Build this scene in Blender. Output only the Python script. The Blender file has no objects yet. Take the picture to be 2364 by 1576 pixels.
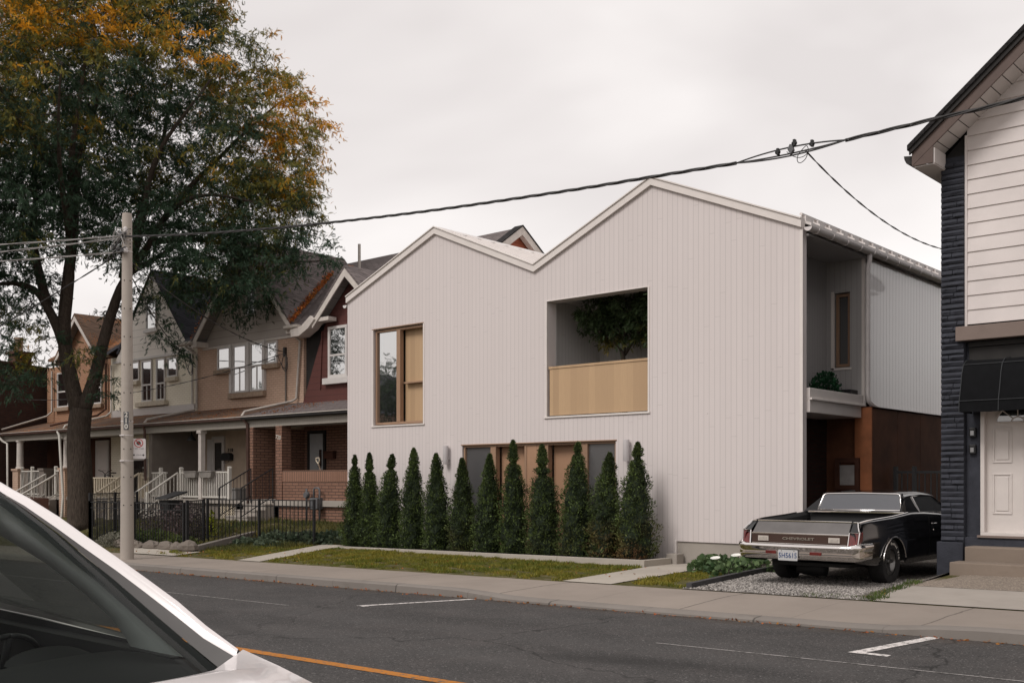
import bpy, math, random
import numpy as np
from mathutils import Vector, Matrix
R = math.radians
C = bpy.context.scene.collection
SC = bpy.context.scene

# ------------------------------------------------------------------ camera, sky, sun, exposure
EYE = 1.55
cam = bpy.data.cameras.new('camera'); camo = bpy.data.objects.new('camera', cam); C.objects.link(camo)
camo.location = (0, 0, EYE); camo.rotation_euler = (R(90), 0, R(41.3))
cam.sensor_width = 36; cam.lens = 36 * 2445 / 2364
cam.shift_y = (1112 - 788) / 2364
cam.clip_start = 0.1; cam.clip_end = 2000
SC.camera = camo

SUN_EL, SUN_AZ = R(46), R(186)      # compass-like angle measured from +Y towards +X
world = bpy.data.worlds.new('World'); SC.world = world; world.use_nodes = True
nt = world.node_tree; nt.nodes.clear()
def WN(t, **k):
    n = nt.nodes.new(t)
    for a, b in k.items(): setattr(n, a, b)
    return n
out = WN('ShaderNodeOutputWorld'); bg = WN('ShaderNodeBackground'); bg.inputs['Strength'].default_value = 0.1
sky = WN('ShaderNodeTexSky'); sky.sky_type = 'NISHITA'; sky.sun_disc = False
sky.sun_elevation = SUN_EL; sky.sun_rotation = SUN_AZ; sky.air_density = 1.0; sky.dust_density = 4.0
tc = WN('ShaderNodeTexCoord')
mp = WN('ShaderNodeMapping'); mp.inputs['Scale'].default_value = (1, 1, 2.6)
n1 = WN('ShaderNodeTexNoise'); n1.inputs['Scale'].default_value = 2.1; n1.inputs['Detail'].default_value = 4; n1.inputs['Roughness'].default_value = .45; n1.inputs['Distortion'].default_value = .25
cr = WN('ShaderNodeValToRGB')
cr.color_ramp.elements[0].position = .36; cr.color_ramp.elements[0].color = (6.25, 5.85, 5.72, 1)
cr.color_ramp.elements[1].position = .64; cr.color_ramp.elements[1].color = (8.3, 7.9, 7.68, 1)
mx = WN('ShaderNodeMix', data_type='RGBA'); mx.inputs[0].default_value = .95
nt.links.new(tc.outputs['Generated'], mp.inputs['Vector']); nt.links.new(mp.outputs[0], n1.inputs['Vector'])
nt.links.new(n1.outputs['Fac'], cr.inputs[0]); nt.links.new(sky.outputs[0], mx.inputs[6]); nt.links.new(cr.outputs[0], mx.inputs[7])
# cloud cover is brighter towards the zenith-east, a shade duller at the far right
nt.links.new(mx.outputs[2], bg.inputs['Color']); nt.links.new(bg.outputs[0], out.inputs[0])

sun = bpy.data.lights.new('sun', 'SUN'); sun.energy = 1.5; sun.angle = R(22); sun.color = (1.0, .96, .925)
suno = bpy.data.objects.new('sun', sun); C.objects.link(suno)
sd = Vector((math.sin(SUN_AZ) * math.cos(SUN_EL), math.cos(SUN_AZ) * math.cos(SUN_EL), math.sin(SUN_EL)))
suno.rotation_euler = sd.to_track_quat('Z', 'Y').to_euler()
SC.view_settings.view_transform = 'Standard'; SC.view_settings.look = 'None'
SC.view_settings.exposure = 0.4; SC.view_settings.gamma = 1.0
SC.cycles.max_bounces = 8; SC.cycles.transparent_max_bounces = 12

# ------------------------------------------------------------------ helpers
class MB:
    def __init__(s): s.v = []; s.f = []; s.m = []
    def add(s, vs, fs, mi=0):
        o = len(s.v); s.v += [tuple(p) for p in vs]
        for f in fs: s.f.append(tuple(i + o for i in f)); s.m.append(mi)
        return s
    def quad(s, a, b, c, d, mi=0): return s.add([a, b, c, d], [(0, 1, 2, 3)], mi)
    def poly(s, pts, mi=0): return s.add(pts, [tuple(range(len(pts)))], mi)
    def box(s, x0, x1, y0, y1, z0, z1, mi=0):
        x0, x1 = sorted((x0, x1)); y0, y1 = sorted((y0, y1)); z0, z1 = sorted((z0, z1))
        v = [(x0,y0,z0),(x1,y0,z0),(x1,y1,z0),(x0,y1,z0),(x0,y0,z1),(x1,y0,z1),(x1,y1,z1),(x0,y1,z1)]
        return s.add(v, [(0,3,2,1),(4,5,6,7),(0,1,5,4),(1,2,6,5),(2,3,7,6),(3,0,4,7)], mi)
    def prism(s, pts, ax, a, b, mi=0):
        """extrude a 2-D outline. ax 'y': pts are (x,z); 'x': pts are (y,z); 'z': pts are (x,y)"""
        def P(p, t):
            return (p[0], t, p[1]) if ax == 'y' else (t, p[0], p[1]) if ax == 'x' else (p[0], p[1], t)
        n = len(pts); v = [P(p, a) for p in pts] + [P(p, b) for p in pts]
        f = [tuple(range(n)), tuple(range(2*n-1, n-1, -1))] + [(i, i+n, (i+1) % n + n, (i+1) % n) for i in range(n)]
        return s.add(v, f, mi)
    def tube(s, pts, r, n=8, mi=0, cap=True, flat=None):
        pts = [Vector(p) for p in pts]; k = len(pts)
        rs = r if isinstance(r, (list, tuple)) else [r] * k
        v = []; up = None
        for i, p in enumerate(pts):
            d = (pts[min(i+1, k-1)] - pts[max(i-1, 0)]).normalized()
            if up is None: up = Vector((0, 0, 1)) if abs(d.z) < .9 else Vector((1, 0, 0))
            a = d.cross(up).normalized(); b = a.cross(d).normalized(); up = b
            for j in range(n):
                t = 2*math.pi*(j+.5)/n; v.append(p + (a*math.cos(t) + b*math.sin(t)) * rs[i])
        f = [(i*n+j, i*n+(j+1) % n, (i+1)*n+(j+1) % n, (i+1)*n+j) for i in range(k-1) for j in range(n)]
        if cap: f += [tuple(range(n-1, -1, -1)), tuple(range((k-1)*n, k*n))]
        return s.add(v, f, mi)
    def loft(s, rings, closed=True, cap=False, mi=0):
        n = len(rings[0]); v = [p for r_ in rings for p in r_]; m = n if closed else n-1
        f = [(i*n+j, i*n+(j+1) % n, (i+1)*n+(j+1) % n, (i+1)*n+j) for i in range(len(rings)-1) for j in range(m)]
        if cap: f += [tuple(range(n-1, -1, -1)), tuple(range((len(rings)-1)*n, len(rings)*n))]
        return s.add(v, f, mi)
    def lathe(s, prof, c=(0, 0, 0), n=16, axis='z', mi=0, cap=True):
        rings = []
        for r_, h in prof:
            ring = []
            for j in range(n):
                t = 2*math.pi*j/n; a, b = r_*math.cos(t), r_*math.sin(t)
                ring.append((c[0]+a, c[1]+b, c[2]+h) if axis == 'z' else (c[0]+h, c[1]+a, c[2]+b) if axis == 'x' else (c[0]+a, c[1]+h, c[2]+b))
            rings.append(ring)
        return s.loft(rings, True, cap, mi)
    def join(s, o, M=None):
        vs = [tuple(M @ Vector(p)) for p in o.v] if M else o.v
        k = len(s.v); s.v += vs; s.f += [tuple(i+k for i in f) for f in o.f]; s.m += o.m
        return s

def link_mesh(name, me, mats, parent=None):
    for m in (mats if isinstance(mats, (list, tuple)) else [mats]): me.materials.append(m)
    o = bpy.data.objects.new(name, me); C.objects.link(o)
    if parent is not None: o.parent = parent
    return o
def obj(name, mb, mats, parent=None, smooth=False, bevel=0, angle=None):
    me = bpy.data.meshes.new(name); vs = mb.v
    if parent is not None and tuple(parent_org(parent)) != (0, 0, 0):
        ox, oy, oz = parent_org(parent); vs = [(x-ox, y-oy, z-oz) for x, y, z in vs]
    me.from_pydata(vs, [], mb.f); me.polygons.foreach_set('material_index', mb.m)
    if smooth: me.polygons.foreach_set('use_smooth', [True]*len(mb.f))
    me.validate(); me.update()
    o = link_mesh(name, me, mats, parent)
    if bevel:
        b = o.modifiers.new('bevel', 'BEVEL'); b.width = bevel; b.segments = 2; b.limit_method = 'ANGLE'; b.angle_limit = R(35)
    if smooth and angle:
        me.set_sharp_from_angle(angle=R(angle))
    return o
def parent_org(p):
    x = Vector((0, 0, 0))
    while p is not None: x += p.location; p = p.parent
    return x
def tag(o, label, cat, group=None):
    o['label'] = label; o['category'] = cat
    if group: o['group'] = group
    return o
def thing(name, label, cat, loc=(0, 0, 0), group=None):
    o = bpy.data.objects.new(name, None); C.objects.link(o); o.location = loc; o.empty_display_size = .2
    return tag(o, label, cat, group)
def struct(o, kind='structure'): o['kind'] = kind; return o

_fonts = {}
def text_mb(txt, size, M, depth=.004, mi=0, sx=1.0, spacing=1.0, shear=0.0, bold=0.0):
    cu = bpy.data.curves.new('t', 'FONT'); cu.body = txt; cu.size = size; cu.extrude = depth; cu.align_x = 'CENTER'; cu.align_y = 'CENTER'
    cu.space_character = spacing; cu.shear = shear; cu.offset = bold; cu.resolution_u = 3
    o = bpy.data.objects.new('t', cu); C.objects.link(o)
    me = bpy.data.meshes.new_from_object(o.evaluated_get(bpy.context.evaluated_depsgraph_get()))
    mb = MB(); S_ = Matrix.Diagonal((sx, 1, 1, 1))
    mb.add([tuple(M @ (S_ @ v.co)) for v in me.vertices], [tuple(p.vertices) for p in me.polygons], mi)
    bpy.data.objects.remove(o); bpy.data.curves.remove(cu); bpy.data.meshes.remove(me)
    return mb
def face_neg_y(x, y, z): # text plane facing -Y (towards the street)
    return Matrix.Translation((x, y, z)) @ Matrix.Rotation(R(90), 4, 'X')

# ------------------------------------------------------------------ materials
class N:
    def __init__(s, name):
        s.m = bpy.data.materials.new(name); s.m.use_nodes = True; s.t = s.m.node_tree; s.t.nodes.clear()
        s.out = s.n('ShaderNodeOutputMaterial'); s._c = None
    def n(s, t, **k):
        x = s.t.nodes.new(t)
        for a, b in k.items():
            if a.startswith('i_'): x.inputs[a[2:].replace('_', ' ')].default_value = b
            else: setattr(x, a, b)
        return x
    def l(s, a, b): s.t.links.new(a, b)
    def co(s):
        if s._c is None: s._c = s.n('ShaderNodeTexCoord')
        return s._c.outputs['Object']
    def xyz(s):
        x = s.n('ShaderNodeSeparateXYZ'); s.l(s.co(), x.inputs[0]); return x.outputs
    def math(s, op, a, b=None, c=None):
        x = s.n('ShaderNodeMath', operation=op)
        for i, q in enumerate((a, b, c)):
            if q is None: continue
            if isinstance(q, (int, float)): x.inputs[i].default_value = q
            else: s.l(q, x.inputs[i])
        return x.outputs[0]
    def noise(s, scale, detail=4, rough=.55, vec=None, stretch=None, dist=0):
        x = s.n('ShaderNodeTexNoise'); x.inputs['Scale'].default_value = scale; x.inputs['Detail'].default_value = detail
        x.inputs['Roughness'].default_value = rough; x.inputs['Distortion'].default_value = dist
        v = vec or s.co()
        if stretch:
            m = s.n('ShaderNodeMapping'); m.inputs['Scale'].default_value = stretch; s.l(v, m.inputs[0]); v = m.outputs[0]
        s.l(v, x.inputs['Vector']); return x.outputs['Fac']
    def ramp(s, f, p0, p1, c0=0., c1=1.):
        x = s.n('ShaderNodeMapRange'); x.clamp = True
        for i, q in enumerate((p0, p1, c0, c1)): x.inputs[i+1].default_value = q
        s.l(f, x.inputs[0]); return x.outputs[0]
    def mix(s, f, a, b, blend='MIX'):
        x = s.n('ShaderNodeMix', data_type='RGBA', blend_type=blend)
        for i, q in ((0, f), (6, a), (7, b)):
            if isinstance(q, tuple): x.inputs[i].default_value = (*q, 1) if len(q) == 3 else q
            elif isinstance(q, (int, float)): x.inputs[i].default_value = q
            else: s.l(q, x.inputs[i])
        return x.outputs[2]
    def bump(s, h, strength=.3, dist=.02, prev=None):
        x = s.n('ShaderNodeBump'); x.inputs['Strength'].default_value = strength; x.inputs['Distance'].default_value = dist
        s.l(h, x.inputs['Height'])
        if prev: s.l(prev, x.inputs['Normal'])
        return x.outputs[0]
    def bsdf(s, col, rough=.8, metal=0., spec=.5, normal=None, coat=0., **k):
        p = s.n('ShaderNodeBsdfPrincipled')
        for nm, q in (('Base Color', col), ('Roughness', rough), ('Metallic', metal), ('Specular IOR Level', spec), ('Coat Weight', coat)):
            if isinstance(q, tuple): p.inputs[nm].default_value = (*q, 1)
            elif isinstance(q, (int, float)): p.inputs[nm].default_value = q
            else: s.l(q, p.inputs[nm])
        if normal: s.l(normal, p.inputs['Normal'])
        for a, b in k.items(): p.inputs[a.replace('_', ' ')].default_value = b
        s.l(p.outputs[0], s.out.inputs[0]); return p
def dk(c, f): return tuple(x*f for x in c)

def m_plain(name, c, rough=.7, var=.12, scale=6, bump=.0, bscale=60, metal=0., spec=.4, coat=0.):
    a = N(name); f = a.ramp(a.noise(scale, 5), .3, .7)
    col = a.mix(f, dk(c, 1-var), dk(c, 1+var)); nrm = a.bump(a.noise(bscale, 3), bump, .01) if bump else None
    a.bsdf(col, rough, metal, spec, nrm, coat); return a.m

def m_boards(name, c, w=.117, axis='x', rough=.75, off=0., var=.025, groove=.70):
    """upright boards with fine V grooves; each board its own slight tint, plus faint streaks and knots"""
    a = N(name); X = a.xyz(); u = X[0] if axis == 'x' else X[1] if axis == 'y' else a.math('ADD', X[0], X[1])
    q = a.math('DIVIDE', a.math('ADD', u, off+100*w), w); fr = a.math('FRACT', q); fl = a.math('FLOOR', q)
    wn = a.n('ShaderNodeTexWhiteNoise', noise_dimensions='1D'); a.l(fl, wn.inputs['W'])
    g = a.math('MULTIPLY', a.ramp(fr, .02, .05, 0, 1), a.ramp(fr, .95, .98, 1, 0))
    tint = a.mix(wn.outputs['Value'], dk(c, 1-var), dk(c, 1+var*.6))
    st = a.ramp(a.noise(9, 5, .6, stretch=(6, 6, .35)), .35, .7)
    tint = a.mix(a.math('MULTIPLY', st, .25), tint, dk(c, .86))
    wx = a.ramp(a.noise(.5, 4), .35, .75); tint = a.mix(a.math('MULTIPLY', wx, .18), tint, dk((c[0], c[1]*.985, c[2]*.96), .9))
    kn = a.n('ShaderNodeTexVoronoi'); kn.inputs['Scale'].default_value = 1.6; a.l(a.co(), kn.inputs['Vector'])
    tint = a.mix(a.ramp(kn.outputs['Distance'], .012, .03, .55, 0), tint, dk(c, .55))
    jf = a.math('FRACT', a.math('DIVIDE', a.math('ADD', X[2], a.math('MULTIPLY', wn.outputs['Value'], 37.)), 3.66)); jt = a.ramp(jf, .0012, .0022, .5, 0)
    tint = a.mix(jt, tint, dk(c, .5))
    sp_ = a.math('MULTIPLY', a.ramp(X[2], .05, .75, 1, 0), a.ramp(a.noise(2.6, 6, .7), .35, .65)); tint = a.mix(a.math('MULTIPLY', sp_, .28), tint, (c[0]*.62, c[1]*.58, c[2]*.50))
    col = a.mix(g, dk(c, groove), tint)
    b = a.bump(g, .3, .004); b = a.bump(a.noise(240, 3), .06, .004, b)
    a.bsdf(col, rough, 0, .3, b); return a.m

def m_brick(name, c1, c2, mortar, bw=.23, bh=.075, mort=.011, rough=.9, bump=.5, dirt=.25):
    a = N(name); X = a.xyz(); u = a.math('ADD', X[0], X[1])
    cv = a.n('ShaderNodeCombineXYZ'); a.l(u, cv.inputs[0]); a.l(X[2], cv.inputs[1])
    b = a.n('ShaderNodeTexBrick'); b.offset = .5
    a.l(cv.outputs[0], b.inputs['Vector'])
    for k, v in (('Color1', (*c1, 1)), ('Color2', (*c2, 1)), ('Mortar', (*mortar, 1)), ('Scale', 1.), ('Mortar Size', mort), ('Mortar Smooth', .15), ('Bias', 0.), ('Brick Width', bw), ('Row Height', bh)):
        b.inputs[k].default_value = v
    d = a.ramp(a.noise(1.1, 6, .6), .35, .75); f = a.ramp(a.noise(25, 3), .3, .7)
    col = a.mix(a.math('MULTIPLY', d, dirt), b.outputs['Color'], dk(c1, .55)); col = a.mix(a.math('MULTIPLY', f, .2), col, dk(c2, .75))
    h = a.math('SUBTRACT', 1., b.outputs['Fac'])
    n_ = a.bump(h, bump, .008); n_ = a.bump(a.noise(70, 4), .15, .006, n_)
    a.bsdf(col, rough, 0, .25, n_); return a.m

def m_shingle(name, c, leaves=0.):
    a = N(name); X = a.xyz()
    cv = a.n('ShaderNodeCombineXYZ'); a.l(X[0], cv.inputs[0]); a.l(a.math('ADD', a.math('MULTIPLY', X[2], 1.2), a.math('MULTIPLY', X[1], .6)), cv.inputs[1])
    b = a.n('ShaderNodeTexBrick'); b.offset = .5; a.l(cv.outputs[0], b.inputs['Vector'])
    for k, v in (('Color1', (*dk(c, .75), 1)), ('Color2', (*dk(c, 1.3), 1)), ('Mortar', (*dk(c, .35), 1)), ('Scale', 1.), ('Mortar Size', .012), ('Mortar Smooth', .3), ('Brick Width', .3), ('Row Height', .14)):
        b.inputs[k].default_value = v
    f = a.ramp(a.noise(1.5, 5), .35, .7); col = a.mix(a.math('MULTIPLY', f, .35), b.outputs['Color'], dk(c, .6))
    n2 = a.noise(60, 3); col = a.mix(a.math('MULTIPLY', n2, .3), col, dk(c, 1.5))
    if leaves:
        lf = a.ramp(a.math('ADD', a.noise(22, 3), a.math('MULTIPLY', a.noise(1.2, 2), .5)), .95-leaves*.2, 1.0-leaves*.2)
        col = a.mix(lf, col, (.33, .12, .03))
    a.bsdf(col, .95, 0, .2, a.bump(a.math('SUBTRACT', 1., b.outputs['Fac']), .6, .01)); return a.m

def m_glass(name, dark=(.01, .012, .013), refl=.5, rough=.02, tint=(1, 1, 1)):
    a = N(name); g = a.n('ShaderNodeBsdfGlossy'); g.inputs['Roughness'].default_value = rough; g.inputs['Color'].default_value = (*tint, 1)
    nb = a.bump(a.noise(1.3, 2), .05, .05); a.l(nb, g.inputs['Normal'])
    d = a.n('ShaderNodeBsdfPrincipled'); d.inputs['Base Color'].default_value = (*dark, 1); d.inputs['Roughness'].default_value = .2
    mxs = a.n('ShaderNodeMixShader'); mxs.inputs[0].default_value = refl
    a.l(d.outputs[0], mxs.inputs[1]); a.l(g.outputs[0], mxs.inputs[2]); a.l(mxs.outputs[0], a.out.inputs[0]); return a.m
def m_clear(name, tint=(.6, .65, .63), refl=.12):
    a = N(name); g = a.n('ShaderNodeBsdfGlossy'); g.inputs['Roughness'].default_value = .01
    t = a.n('ShaderNodeBsdfTransparent'); t.inputs['Color'].default_value = (*tint, 1)
    fr = a.n('ShaderNodeFresnel'); fr.inputs['IOR'].default_value = 1.45
    mxs = a.n('ShaderNodeMixShader'); a.l(a.math('MULTIPLY', fr.outputs[0], refl), mxs.inputs[0])
    a.l(t.outputs[0], mxs.inputs[1]); a.l(g.outputs[0], mxs.inputs[2]); a.l(mxs.outputs[0], a.out.inputs[0]); return a.m

def m_wood(name, c, w=.28, axis='x', rough=.55):
    a = N(name); X = a.xyz(); u = X[0] if axis == 'x' else a.math('ADD', X[0], X[1])
    q = a.math('DIVIDE', a.math('ADD', u, 100.), w); fl = a.math('FLOOR', q); fr = a.math('FRACT', q)
    wn = a.n('ShaderNodeTexWhiteNoise', noise_dimensions='1D'); a.l(fl, wn.inputs['W'])
    col = a.mix(wn.outputs['Value'], dk(c, .86), (c[0]*1.08, c[1]*1.1, c[2]*1.1))
    gr = a.ramp(a.noise(14, 6, .6, stretch=(8, 8, .3), dist=.4), .35, .7); col = a.mix(a.math('MULTIPLY', gr, .35), col, dk(c, .74))
    seam = a.ramp(fr, 0, .012, .5, 0); col = a.mix(seam, col, dk(c, .5))
    a.bsdf(col, rough, 0, .35, a.bump(gr, .05, .003)); return a.m

def m_leaf(name, attr=True, base=(.05, .08, .03), rough=.6, trans=.25):
    a = N(name)
    if attr:
        at = a.n('ShaderNodeAttribute'); at.attribute_name = 'col'; col = at.outputs['Color']
    else: col = a.mix(a.ramp(a.noise(5, 3), .3, .7), dk(base, .6), dk(base, 1.4))
    p = a.bsdf(col, rough, 0, .25)
    tr = a.n('ShaderNodeBsdfTranslucent'); a.l(col, tr.inputs['Color'])
    mxs = a.n('ShaderNodeMixShader'); mxs.inputs[0].default_value = trans
    a.l(p.outputs[0], mxs.inputs[1]); a.l(tr.outputs[0], mxs.inputs[2]); a.l(mxs.outputs[0], a.out.inputs[0]); return a.m

def m_asphalt():
    a = N('asphalt'); c = (.044, .0415, .0405)
    big = a.ramp(a.noise(.55, 5, .6, stretch=(.5, 1.6, 1)), .3, .75); col = a.mix(big, dk(c, .66), dk(c, 1.32))
    warm = a.ramp(a.noise(1.4, 5, .6), .45, .8); col = a.mix(a.math('MULTIPLY', warm, .5), col, (.095, .082, .078))
    v = a.n('ShaderNodeTexVoronoi'); v.inputs['Scale'].default_value = 75; a.l(a.co(), v.inputs['Vector'])
    sp = a.n('ShaderNodeSeparateColor'); a.l(v.outputs['Color'], sp.inputs[0])
    col = a.mix(a.ramp(sp.outputs[0], .0, 1., 0, .5), col, dk(c, 2.1), 'MIX')
    col = a.mix(a.ramp(sp.outputs[1], .95, .97), col, dk(c, 3.4))
    col = a.mix(a.ramp(sp.outputs[2], .7, .95, 0, .6), col, dk(c, .3))
    # patches of newer darker tar and thin wandering cracks
    tar = a.ramp(a.noise(.33, 3, .5, stretch=(.45, 1.5, 1), dist=.6), .6, .66); col = a.mix(a.math('MULTIPLY', tar, .5), col, dk(c, .5))
    warp = a.n('ShaderNodeTexNoise'); warp.inputs['Scale'].default_value = 1.7; warp.inputs['Detail'].default_value = 5; a.l(a.co(), warp.inputs['Vector'])
    va = a.n('ShaderNodeVectorMath', operation='MULTIPLY_ADD'); a.l(warp.outputs['Color'], va.inputs[0]); va.inputs[1].default_value = (1.1, .9, 0); a.l(a.co(), va.inputs[2])
    vc = a.n('ShaderNodeTexVoronoi', feature='DISTANCE_TO_EDGE'); vc.inputs['Scale'].default_value = .21; a.l(va.outputs[0], vc.inputs['Vector'])
    msk = a.ramp(a.noise(.4, 3), .32, .44)
    ck = a.math('MULTIPLY', a.ramp(vc.outputs['Distance'], .0012, .0052, 1, 0), msk)
    col = a.mix(a.math('MULTIPLY', ck, .75), col, dk(c, .3))
    X = a.xyz(); gd = a.math('MULTIPLY', a.ramp(X[1], 10.8, 11.2), a.ramp(a.noise(3.5, 6, .7, stretch=(.6, 1, 1)), .38, .62)); col = a.mix(a.math('MULTIPLY', gd, .6), col, (.055, .036, .022))
    for yc in (7.3, 8.7):      # polished wheel tracks and the drip line between them
        tr = a.ramp(a.math('ABSOLUTE', a.math('SUBTRACT', X[1], yc)), .05, .42, 1, 0); col = a.mix(a.math('MULTIPLY', a.math('MULTIPLY', tr, a.ramp(a.noise(.8, 4), .3, .6)), .28), col, dk(c, 1.75))
    oil = a.math('MULTIPLY', a.ramp(a.math('ABSOLUTE', a.math('SUBTRACT', X[1], 8.0)), .02, .3, 1, 0), a.ramp(a.noise(1.9, 5, .7, stretch=(.5, 1, 1)), .45, .7)); col = a.mix(a.math('MULTIPLY', oil, .5), col, dk(c, .5))
    nb = a.bump(v.outputs['Distance'], .35, .012)
    a.bsdf(col, .92, 0, .25, nb); return a.m

def m_concrete(name, c=(.30, .27, .245), joints=None, speck=0., rough=.92, stain=.35):
    a = N(name); X = a.xyz()
    big = a.ramp(a.noise(.8, 6, .6), .3, .72); col = a.mix(big, dk(c, .86), dk(c, 1.1))
    st = a.ramp(a.noise(2.3, 5, .65, dist=.5), .55, .8); col = a.mix(a.math('MULTIPLY', st, stain), col, dk((c[0], c[1]*.97, c[2]*.92), .66))
    fine = a.noise(90, 3, .7); col = a.mix(a.math('MULTIPLY', fine, .22), col, dk(c, .6))
    if speck:
        v = a.n('ShaderNodeTexVoronoi'); v.inputs['Scale'].default_value = 60; a.l(a.co(), v.inputs['Vector'])
        sp = a.n('ShaderNodeSeparateColor'); a.l(v.outputs['Color'], sp.inputs[0])
        col = a.mix(a.ramp(sp.outputs[0], 0, 1, 0, speck), col, dk(c, .35)); col = a.mix(a.ramp(sp.outputs[1], .7, 1, 0, speck), col, dk(c, 1.9))
    nrm = a.bump(a.noise(45, 4), .12, .008)
    if joints:
        x0, step = joints
        wob = a.math('MULTIPLY', a.math('SUBTRACT', a.noise(3.5, 3), .5), .05)
        q = a.math('FRACT', a.math('DIVIDE', a.math('ADD', a.math('ADD', X[0], wob), 1000*step-x0), step))
        d = a.math('MINIMUM', q, a.math('SUBTRACT', 1., q))
        j1 = a.ramp(d, .0015, .006, 1, 0)
        q2 = a.math('FRACT', a.math('DIVIDE', a.math('ADD', X[0], 1000*step-x0+step/2), step))
        d2 = a.math('MINIMUM', q2, a.math('SUBTRACT', 1., q2)); j2 = a.ramp(d2, .001, .003, .4, 0)
        jj = a.math('MAXIMUM', j1, j2); col = a.mix(a.math('MULTIPLY', jj, .95), col, dk(c, .18))
        fl = a.math('FLOOR', a.math('DIVIDE', a.math('ADD', X[0], 1000*step-x0), step))
        wn = a.n('ShaderNodeTexWhiteNoise', noise_dimensions='1D'); a.l(fl, wn.inputs['W'])
        col = a.mix(a.ramp(wn.outputs['Value'], 0, 1, 0, .3), col, dk(c, .78))
        # dirt gathering along the kerb edge
    a.bsdf(col, rough, 0, .3, nrm); return a.m

def m_paintline(name, c, wear=.45):
    a = N(name); f = a.ramp(a.noise(18, 5, .7), wear, wear+.12); f2 = a.ramp(a.noise(2, 4), .35, .7)
    col = a.mix(f, (.09, .085, .08), c); col = a.mix(a.math('MULTIPLY', f2, .3), col, dk(c, .6))
    a.bsdf(col, .85, 0, .3); return a.m

M = {}
WH = (.605, .55, .538)
M['asphalt'] = m_asphalt()
M['sidewalk'] = m_concrete('sidewalk_concrete', (.27, .23, .198), (-13.35, 3.05))
M['kerb'] = m_concrete('kerb_concrete', (.20, .178, .16), (-12.3, 3.1), stain=.85)
M['concrete'] = m_concrete('concrete', (.34, .305, .27))
M['path'] = m_concrete('path_concrete', (.40, .36, .31), stain=.25)
M['aggregate'] = m_concrete('exposed_aggregate', (.26, .215, .175), speck=.6)
M['step'] = m_concrete('step_concrete', (.22, .175, .14), stain=.6)
M['white_line'] = m_paintline('white_road_paint', (.62, .58, .56), .38)
M['faint_line'] = m_paintline('worn_road_paint', (.33, .31, .30), .4)
M['yellow_line'] = m_paintline('yellow_road_paint', (.40, .15, .02), .36)
M['soil'] = m_plain('soil', (.03, .024, .02), .95, .4, 12, .8, 50)
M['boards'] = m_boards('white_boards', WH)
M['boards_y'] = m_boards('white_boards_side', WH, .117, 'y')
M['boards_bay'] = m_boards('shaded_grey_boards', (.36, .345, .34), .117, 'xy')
M['boards_in'] = m_boards('grey_boards', (.60, .58, .57), .117, 'xy')
M['trim'] = m_plain('white_trim', (.64, .59, .56), .6, .04, 3)
M['wmetal'] = m_plain('white_metal_roof', (.60, .56, .54), .42, .05, 2, 0, 60, .0, .5)
M['gutterw'] = m_plain('white_gutter', (.60, .56, .55), .4, .06, 4)
M['oak'] = m_wood('oak_panel', (.455, .305, .18), .16)
M['oak_door'] = m_wood('oak_door', (.40, .235, .145), 2.5)
M['oak_frame'] = m_wood('oak_frame', (.30, .185, .12), 5)
M['frost'] = m_glass('frosted_grey_glass', (.07, .068, .07), .10, .25)  # dark grey frosted panes of the entry sidelights
M['glass'] = m_glass('window_glass', (.012, .013, .014), .55)
M['glassd'] = m_glass('dim_glass', (.012, .013, .014), .22)
M['lampw'] = m_plain('lamp_paint', (.45, .42, .42), .45, .05)
M['cream'] = m_brick('cream_painted_brick', (.80, .74, .62), (.84, .78, .66), (.62, .54, .42), mort=.008, dirt=.15, bump=.35)
M['tan'] = m_brick('tan_painted_brick', (.54, .375, .28), (.60, .42, .32), (.36, .25, .19), mort=.009, dirt=.3)
M['tanp'] = m_plain('tan_stucco', (.42, .33, .255), .9, .1, 3, .2)
M['greyp'] = m_plain('taupe_stucco', (.17, .145, .125), .9, .1, 3, .2)
M['red_brick'] = m_brick('pink_brick', (.215, .115, .08), (.265, .145, .102), (.06, .043, .036), bw=.3, bh=.085, mort=.012)
M['peach'] = m_brick('orange_brick', (.38, .19, .105), (.32, .15, .085), (.36, .27, .20))
M['dark_brick'] = m_brick('dark_brick', (.075, .035, .026), (.05, .024, .02), (.045, .035, .03))
M['shingle'] = m_shingle('grey_shingle', (.14, .118, .115))
M['shingle_b'] = m_shingle('brown_shingle', (.13, .085, .062), .6)
M['shingle_d'] = m_shingle('dark_shingle', (.045, .045, .055))
M['fascia'] = m_plain('painted_wood', (.55, .50, .46), .6, .1)
M['beam'] = m_boards('beam_boards', (.36, .33, .29), .1, 'xy')
M['gut_brown'] = m_plain('brown_gutter', (.09, .05, .04), .5, .2)
M['gut_light'] = m_plain('light_gutter', (.45, .41, .37), .5, .12)
M['win_frame'] = m_plain('white_window_frame', (.55, .52, .50), .5, .05)
M['rail_w'] = m_plain('white_railing', (.58, .55, .50), .5, .06)
M['rail_c'] = m_plain('cream_railing', (.60, .52, .40), .6, .1)
M['iron'] = m_plain('black_iron', (.012, .012, .013), .5, .2)
M['dark'] = m_plain('dark_paint', (.02, .018, .017), .8, .2)
M['stone_sill'] = m_plain('stone_sill', (.30, .22, .16), .9, .25, 12, .5)
M['door_w'] = m_plain('white_door', (.58, .53, .50), .45, .03)
M['door_g'] = m_plain('grey_storm_door', (.35, .36, .37), .4, .08)
M['chrome'] = m_plain('chrome', (.75, .72, .70), .07, .02, 3, 0, 60, 1.0)
M['bark'] = None
M['pole'] = m_concrete('pole_concrete', (.38, .335, .295), stain=.5)
M['wire'] = m_plain('cable_rubber', (.03, .028, .028), .5, .2)
M['wire_l'] = m_plain('bare_cable', (.25, .235, .225), .4, .2)
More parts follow.
